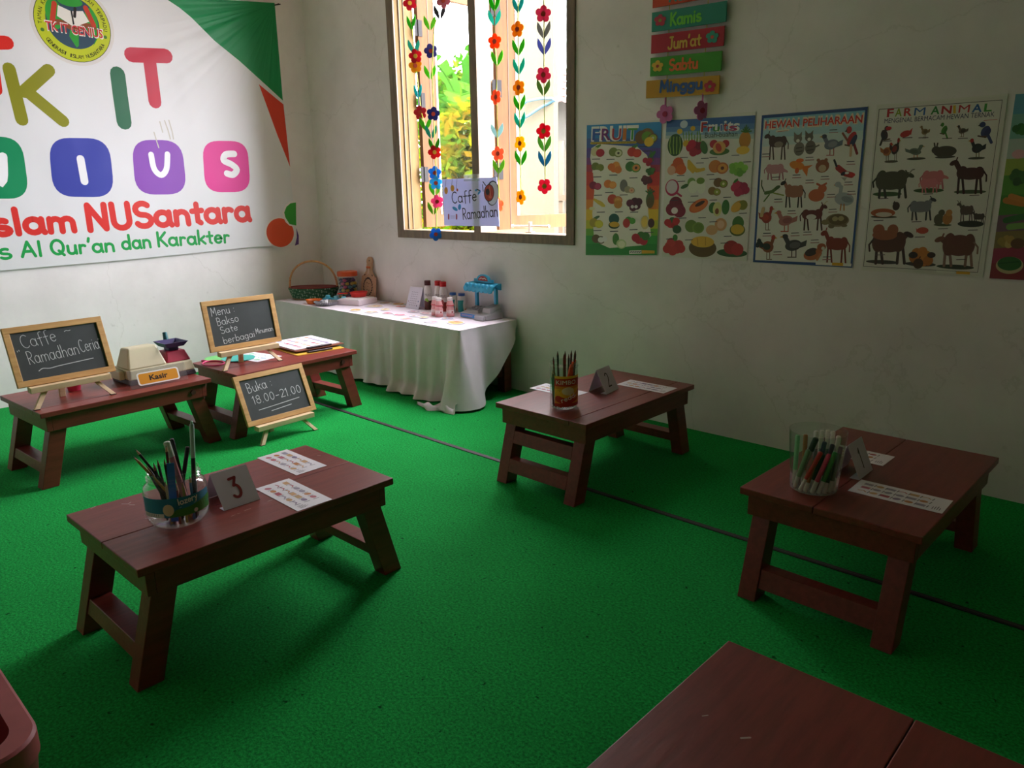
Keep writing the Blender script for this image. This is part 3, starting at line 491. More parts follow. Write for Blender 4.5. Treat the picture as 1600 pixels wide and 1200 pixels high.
'P3': [('p','#1f4c86',[-0.0011,0.6453,0.4491,0.6444,0.448,-0.0004,-0.0001,0.0009]),('p','#e4e2da',[0.0089,0.6321,0.44,0.6315,0.4392,0.0149,0.0102,0.011]),('p','#8cc0d4',[0.0089,0.6321,0.44,0.6315,0.44,0.5949,0.0096,0.5912]),('p','#aed0da',[0.0096,0.5912,0.44,0.5949,0.4404,0.5546,0.0106,0.547]),('p','#ccdcdc',[0.0106,0.547,0.4404,0.5546,0.4414,0.5197,0.011,0.512]),('t','#f4d8c0',0.0129,0.5841,0.4248,0.0393,'HEWAN PELIHARAAN',7,-0.2),('t','#d8342c',0.0182,0.5888,0.4146,0.0291,'HEWAN PELIHARAAN',3,-0.5),('s','#e8e0d0',0.0092,[0.0729,0.574,0.1253,0.5757]),('s','#b03030',0.002,[0.0765,0.5713,0.1235,0.5733]),('s','#4a3a30',0.0064,[0.1105,0.5203,0.1188,0.4544]),('s','#4a3a30',0.0064,[0.1027,0.5207,0.102,0.4551]),('s','#4a3a30',0.0065,[0.0575,0.523,0.0669,0.4565]),('s','#4a3a30',0.0066,[0.0483,0.5235,0.0485,0.4572]),('e','#4a3a30',0.0819,0.5282,0.0393,0.0228,0),('e','#4a3a30',0.0567,0.5334,0.017,0.0247,0),('e','#4a3a30',0.1065,0.5294,0.0156,0.0236,0),('s','#4a3a30',0.0142,[0.0519,0.5375,0.0368,0.5564]),('e','#4a3a30',0.03,0.5555,0.0131,0.0091,28),('s','#4a3a30',0.0038,[0.0365,0.5616,0.0401,0.5743]),('s','#4a3a30',0.0043,[0.1192,0.5364,0.1294,0.5193,0.13,0.4976]),('e','#8a8070',0.0861,0.5177,0.0202,0.0129,0),('e','#7a7468',0.1793,0.4944,0.0236,0.0285,0),('e','#7a7468',0.1707,0.5361,0.0184,0.0173,0),('p','#7a7468',[0.1532,0.542,0.1512,0.5667,0.1669,0.551]),('p','#7a7468',[0.1861,0.5401,0.1867,0.5657,0.1722,0.5507]),('s','#3a342c',0.0032,[0.1659,0.4981,0.1919,0.5006]),('s','#3a342c',0.0032,[0.1671,0.4826,0.1944,0.4857]),('e','#e8e4dc',0.1713,0.5287,0.0079,0.0074,0),('e','#6a6458',0.2278,0.4982,0.0231,0.0282,0),('e','#6a6458',0.2192,0.5394,0.018,0.0171,0),('p','#6a6458',[0.202,0.5453,0.2,0.5697,0.2154,0.5542]),('p','#6a6458',[0.2343,0.5434,0.2347,0.5688,0.2206,0.5539]),('s','#3a342c',0.0032,[0.2146,0.5019,0.2401,0.5043]),('s','#3a342c',0.0032,[0.2158,0.4865,0.2426,0.4895]),('e','#e8e4dc',0.2198,0.5321,0.0077,0.0073,0),('s','#6a6458',0.0063,[0.2439,0.4974,0.2635,0.5055]),('s','#a04a4a',0.0039,[0.3117,0.4926,0.3133,0.4627,0.3133,0.4627]),('s','#a04a4a',0.0039,[0.3266,0.4919,0.3293,0.4621,0.2993,0.4633]),('p','#6a7484',[0.3347,0.512,0.363,0.523,0.3611,0.5018,0.3363,0.4941]),('e','#6a7484',0.3155,0.5059,0.0297,0.0199,12),('s','#6a7484',0.0167,[0.2991,0.5112,0.2861,0.5344]),('e','#3a4454',0.2836,0.5399,0.011,0.009,0),('p','#c08a20',[0.2743,0.5432,0.2626,0.5385,0.276,0.5359]),('e','#8a929c',0.3214,0.5065,0.0198,0.0117,10),('s','#8a2028',0.0104,[0.405,0.5107,0.4237,0.4651]),('e','#b82c30',0.3972,0.5245,0.0158,0.0291,-22),('e','#2a3a5a',0.4046,0.5151,0.0105,0.0269,-22),('e','#b82c30',0.3834,0.5597,0.0112,0.0145,0),('p','#3a3028',[0.3738,0.5637,0.3668,0.553,0.3768,0.5524]),('s','#5a4028',0.0059,[0.4,0.4942,0.3729,0.5011]),('s','#d8a888',0.0095,[0.3972,0.4987,0.3986,0.4574]),('s','#8a4a34',0.0084,[0.3589,0.5479,0.3816,0.5172]),('s','#a87078',0.0066,[0.0472,0.4105,0.0465,0.3711]),('s','#a87078',0.0066,[0.0552,0.4103,0.0638,0.3708]),('s','#a87078',0.0065,[0.1009,0.4089,0.0992,0.37]),('s','#a87078',0.0065,[0.1099,0.4087,0.1173,0.3696]),('e','#c08a90',0.0756,0.4135,0.0397,0.02,0),('e','#c08a90',0.1004,0.415,0.0169,0.0214,0),('e','#c08a90',0.0502,0.4158,0.016,0.0208,0),('s','#c08a90',0.0141,[0.1047,0.4172,0.1191,0.4061]),('e','#c08a90',0.1258,0.4051,0.0128,0.0053,-28),('s','#c08a90',0.0038,[0.1188,0.4091,0.1138,0.4169]),('s','#a87078',0.0044,[0.036,0.4209,0.0275,0.4111,0.0296,0.3979]),('e','#e08828',0.1749,0.4263,0.0343,0.0175,-15),('p','#e07820',[0.2015,0.4223,0.2447,0.4258,0.2252,0.4123,0.2228,0.3782,0.2008,0.4068]),('e','#e87020',0.1864,0.4465,0.0171,0.0087,0),('e','#d86020',0.1766,0.4044,0.0093,0.0126,0),('e','#9a5a3a',0.2855,0.4195,0.029,0.027,0),('e','#c8a888',0.2862,0.4104,0.0164,0.0147,0),('e','#9a5a3a',0.2662,0.4446,0.0076,0.0074,0),('e','#9a5a3a',0.299,0.4446,0.0075,0.0073,0),('s','#a82c28',0.0232,[0.3517,0.4113,0.3846,0.3863,0.4095,0.3796]),('s','#2a2a30',0.0086,[0.3335,0.4421,0.345,0.4176]),('e','#2a2a30',0.3755,0.3865,0.011,0.0073,30),('e','#e0dcd8',0.3904,0.3891,0.0085,0.0054,0),('e','#c83028',0.4124,0.3808,0.012,0.0084,0),('p','#a8a8a0',[0.3676,0.3717,0.3843,0.3562,0.3921,0.3711]),('s','#5a7a34',0.0149,[0.0399,0.3113,0.071,0.3174,0.094,0.3352]),('s','#4a5a30',0.0054,[0.0323,0.3179,0.0184,0.3442,0.0183,0.367]),('s','#5a7a34',0.0061,[0.0579,0.3046,0.0353,0.2753]),('s','#8a9a3a',0.006,[0.0784,0.3109,0.124,0.3008]),('e','#4a6a30',0.094,0.3352,0.0137,0.0077,25),('s','#2a2420',0.0066,[0.2013,0.3099,0.2095,0.2501]),('s','#2a2420',0.0066,[0.1934,0.31,0.1925,0.2501]),('s','#2a2420',0.0067,[0.1478,0.3105,0.1571,0.25]),('s','#2a2420',0.0067,[0.1385,0.3106,0.1386,0.25]),('e','#a06a50',0.1725,0.3161,0.0397,0.0257,0),('e','#a06a50',0.147,0.32,0.0172,0.0278,0),('e','#a06a50',0.1973,0.3182,0.0157,0.0266,0),('s','#a06a50',0.0145,[0.1422,0.3236,0.126,0.3545]),('e','#2a2420',0.1191,0.3534,0.0133,0.0083,28),('s','#2a2420',0.0039,[0.1256,0.3592,0.1293,0.3709]),('s','#2a2420',0.0044,[0.2102,0.325,0.2204,0.3097,0.2209,0.2899]),('e','#c8683c',0.2702,0.2995,0.0346,0.0263,0),('e','#c8683c',0.2934,0.3272,0.019,0.0174,0),('s','#c0603a',0.0088,[0.2828,0.3398,0.2693,0.3474]),('s','#c0603a',0.0088,[0.2954,0.3408,0.3075,0.3479]),('e','#a8b0b4',0.388,0.2833,0.0403,0.0269,-10),('s','#a8b0b4',0.0148,[0.3689,0.2895,0.3724,0.3322,0.3566,0.3434]),('p','#d8942c',[0.3482,0.3478,0.3395,0.34,0.3555,0.3355]),('e','#a8b0b4',0.3579,0.3434,0.0136,0.011,0),('s','#c07a2c',0.0049,[0.3776,0.2619,0.3767,0.2373]),('s','#c07a2c',0.0049,[0.3899,0.2619,0.3921,0.2374]),('e','#8a9298',0.4003,0.282,0.0243,0.0122,-15),('s','#6a4a20',0.003,[0.0498,0.186,0.0516,0.1487,0.061,0.1489]),('s','#6a4a20',0.003,[0.0615,0.1861,0.0641,0.1489,0.0719,0.1491]),('p','#9a3428',[0.0362,0.2117,0.0115,0.2273,0.0165,0.2002,0.0378,0.1892]),('e','#9a3428',0.0525,0.2029,0.0233,0.0248,-12),('s','#9a3428',0.0127,[0.0645,0.2086,0.0711,0.2366]),('e','#a83830',0.0721,0.2433,0.0084,0.0111,0),('p','#c08a20',[0.0788,0.2467,0.0885,0.24,0.0787,0.2377]),('e','#b8442c',0.0477,0.2039,0.0155,0.0146,-10),('s','#c8a878',0.0165,[0.0276,0.2126,0.0341,0.2424]),('s','#b84a30',0.0043,[0.1383,0.1761,0.1396,0.1438,0.1396,0.1438]),('s','#b84a30',0.0043,[0.1547,0.1764,0.1572,0.1442,0.1242,0.1434]),('p','#b07068',[0.1639,0.1989,0.1951,0.2128,0.1927,0.1896,0.1654,0.1795]),('e','#b07068',0.1426,0.1909,0.0327,0.0215,12),('s','#b07068',0.0182,[0.1247,0.1955,0.1107,0.2198]),('e','#b06a60',0.108,0.2257,0.0121,0.0098,0),('p','#c08a20',[0.0978,0.2286,0.0849,0.2226,0.0995,0.2207]),('e','#9a5a58',0.1491,0.1919,0.0217,0.0127,10),('s','#4a2420',0.0074,[0.2277,0.2115,0.2287,0.1527]),('s','#4a2420',0.0074,[0.2364,0.2115,0.2475,0.1531]),('s','#4a2420',0.0072,[0.2859,0.212,0.286,0.1539]),('s','#4a2420',0.0072,[0.2957,0.2121,0.3056,0.1543]),('e','#6a2c28',0.2584,0.2175,0.0431,0.0202,0),('e','#6a2c28',0.2852,0.2211,0.0183,0.0216,0),('e','#6a2c28',0.2308,0.2195,0.0174,0.0211,0),('s','#6a2c28',0.0157,[0.2898,0.2245,0.3019,0.2539]),('e','#5a2824',0.3093,0.2528,0.0138,0.0079,-28),('s','#5a2824',0.0042,[0.3015,0.2584,0.2957,0.2696]),('s','#c8b898',0.0036,[0.3062,0.2595,0.3136,0.2718,0.3195,0.274]),('s','#4a2420',0.0049,[0.2151,0.2263,0.2062,0.2112,0.2091,0.1917]),('e','#e0dcd4',0.2554,0.2083,0.0222,0.0114,0),('e','#8a7a58',0.368,0.1958,0.0484,0.0273,0),('e','#6a5a38',0.3709,0.1984,0.0409,0.0223,0),('e','#b0a070',0.3581,0.2019,0.0125,0.01,0),('e','#b0a070',0.3829,0.2034,0.0123,0.0099,0),('e','#8a7a50',0.3183,0.187,0.0178,0.0113,0),('e','#7a6a48',0.3451,0.1705,0.0138,0.0088,0),('e','#7a6a48',0.3978,0.1752,0.0135,0.0074,0),('s','#6a4a20',0.0036,[0.064,0.0554,0.0659,0.0164,0.077,0.017]),('s','#6a4a20',0.0036,[0.0779,0.056,0.0807,0.0171,0.0899,0.0176]),('p','#8a4a28',[0.0482,0.0819,0.0189,0.0975,0.0247,0.0693,0.0498,0.0584]),('e','#8a4a28',0.0674,0.0732,0.0276,0.0259,-12),('s','#8a4a28',0.0152,[0.0817,0.0796,0.0897,0.1091]),('e','#b83a2c',0.0911,0.1161,0.01,0.0116,0),('p','#c08a20',[0.099,0.1198,0.1104,0.1132,0.0988,0.1105]),('e','#2a3028',0.0618,0.0742,0.0184,0.0153,-10),('s','#1f2a28',0.0209,[0.0383,0.0789,0.0239,0.0987,0.0181,0.0782]),('s','#4a3a34',0.0049,[0.18,0.0677,0.1816,0.0318,0.1816,0.0318]),('s','#4a3a34',0.0049,[0.1989,0.0684,0.2017,0.0327,0.1638,0.031]),('p','#3a3a3c',[0.2093,0.0936,0.2451,0.1097,0.2423,0.084,0.2111,0.0721]),('e','#3a3a3c',0.1851,0.0841,0.0374,0.0238,12),('s','#3a3a3c',0.021,[0.1645,0.0888,0.1484,0.1154]),('e','#2a2a2c',0.1454,0.1219,0.0139,0.0108,0),('p','#c08a20',[0.1337,0.1248,0.1188,0.1179,0.1356,0.1161]),('e','#5a5a5c',0.1925,0.0855,0.0249,0.014,10),('e','#b8683a',0.2749,0.0485,0.0405,0.0246,15),('e','#3a2c28',0.2676,0.058,0.0288,0.0168,20),('s','#b8683a',0.0257,[0.2999,0.0625,0.3112,0.0822]),('e','#a85a30',0.3112,0.0822,0.0192,0.0153,0),('e','#e0d8cc',0.3182,0.0761,0.0077,0.0077,0),('s','#c07a48',0.0103,[0.3075,0.05,0.2965,0.0269]),('s','#7a2c20',0.0074,[0.4081,0.0902,0.4187,0.0152]),('s','#7a2c20',0.0075,[0.3994,0.0899,0.4,0.0142]),('s','#7a2c20',0.0076,[0.3492,0.0881,0.361,0.0122]),('s','#7a2c20',0.0076,[0.339,0.0877,0.3406,0.0112]),('e','#8a3424',0.3763,0.0964,0.0436,0.0261,0),('e','#8a3424',0.3482,0.0999,0.0189,0.0283,0),('e','#8a3424',0.4034,0.1003,0.0173,0.027,0),('s','#8a3424',0.0164,[0.3427,0.1042,0.3241,0.1424]),('e','#8a3424',0.3165,0.1407,0.0147,0.0104,28),('s','#8a3424',0.0044,[0.3235,0.1483,0.3274,0.1632]),('s','#7a2c20',0.0049,[0.4174,0.1096,0.429,0.0909,0.4301,0.066]),('s','#3a3a44',0.0034,[0.0139,0.4799,0.0475,0.4797]),('s','#a06468',0.0034,[0.0126,0.4685,0.0518,0.4681]),('s','#3a3a44',0.0032,[0.2117,0.4578,0.2427,0.4578]),('s','#a06468',0.0032,[0.2106,0.4468,0.2468,0.4466]),('s','#3a3a44',0.003,[0.3042,0.5643,0.3338,0.5636]),('s','#a06468',0.003,[0.3032,0.5537,0.3378,0.5528]),('s','#3a3a44',0.003,[0.3863,0.4341,0.4152,0.4342]),('s','#a06468',0.003,[0.3855,0.4234,0.4192,0.4234]),('s','#3a3a44',0.0033,[0.0665,0.3788,0.0997,0.3793]),('s','#a06468',0.0033,[0.0653,0.3673,0.1039,0.3677]),('s','#3a3a44',0.0032,[0.1601,0.386,0.1919,0.3865]),('s','#a06468',0.0033,[0.1589,0.3747,0.1961,0.3751]),('s','#3a3a44',0.0031,[0.2847,0.3767,0.315,0.3772]),('s','#a06468',0.0031,[0.2837,0.3657,0.3191,0.3661]),('s','#3a3a44',0.003,[0.3848,0.3514,0.4139,0.352]),('s','#a06468',0.003,[0.3839,0.3405,0.4179,0.3411]),('s','#3a3a44',0.0034,[0.0839,0.2836,0.117,0.2847]),('s','#a06468',0.0034,[0.0827,0.2719,0.1213,0.2731]),('s','#3a3a44',0.0032,[0.2195,0.3627,0.2506,0.3633]),('s','#a06468',0.0032,[0.2184,0.3515,0.2548,0.352]),('s','#3a3a44',0.0031,[0.3178,0.3022,0.3478,0.3032]),('s','#a06468',0.0031,[0.3168,0.2911,0.3519,0.2921]),('s','#3a3a44',0.003,[0.4005,0.3136,0.4294,0.3145]),('s','#a06468',0.003,[0.3996,0.3027,0.4335,0.3036]),('s','#3a3a44',0.0035,[0.0417,0.1328,0.0758,0.135]),('s','#a06468',0.0035,[0.0404,0.1207,0.0802,0.1231]),('s','#3a3a44',0.0033,[0.1497,0.2331,0.182,0.2345]),('s','#a06468',0.0033,[0.1485,0.2214,0.1863,0.223]),('s','#3a3a44',0.0031,[0.3295,0.2402,0.3595,0.2416]),('s','#a06468',0.0031,[0.3286,0.229,0.3636,0.2305]),('s','#3a3a44',0.0033,[0.1727,0.1374,0.205,0.1395]),('s','#a06468',0.0033,[0.1716,0.1256,0.2093,0.1279]),('s','#3a3a44',0.0033,[0.2275,0.1426,0.2591,0.1446]),('s','#a06468',0.0033,[0.2264,0.1309,0.2633,0.1332]),('s','#3a3a44',0.0034,[0.0974,0.0509,0.1309,0.0536]),('s','#a06468',0.0034,[0.0962,0.0388,0.1353,0.0418]),('s','#3a3a44',0.0032,[0.2633,0.1094,0.2945,0.1117]),('s','#a06468',0.0032,[0.2623,0.0978,0.2987,0.1003]),('s','#3a3a44',0.0032,[0.3214,0.039,0.352,0.0417]),('s','#a06468',0.0032,[0.3205,0.0274,0.3562,0.0304]),('p','#f0eee8',[0.2908,0.0156,0.4433,0.017,0.4432,0.0044,0.2918,0.004]),('p','#e0a828',[0.3618,0.0172,0.4091,0.0178,0.4096,0.0051,0.3629,0.0051])],
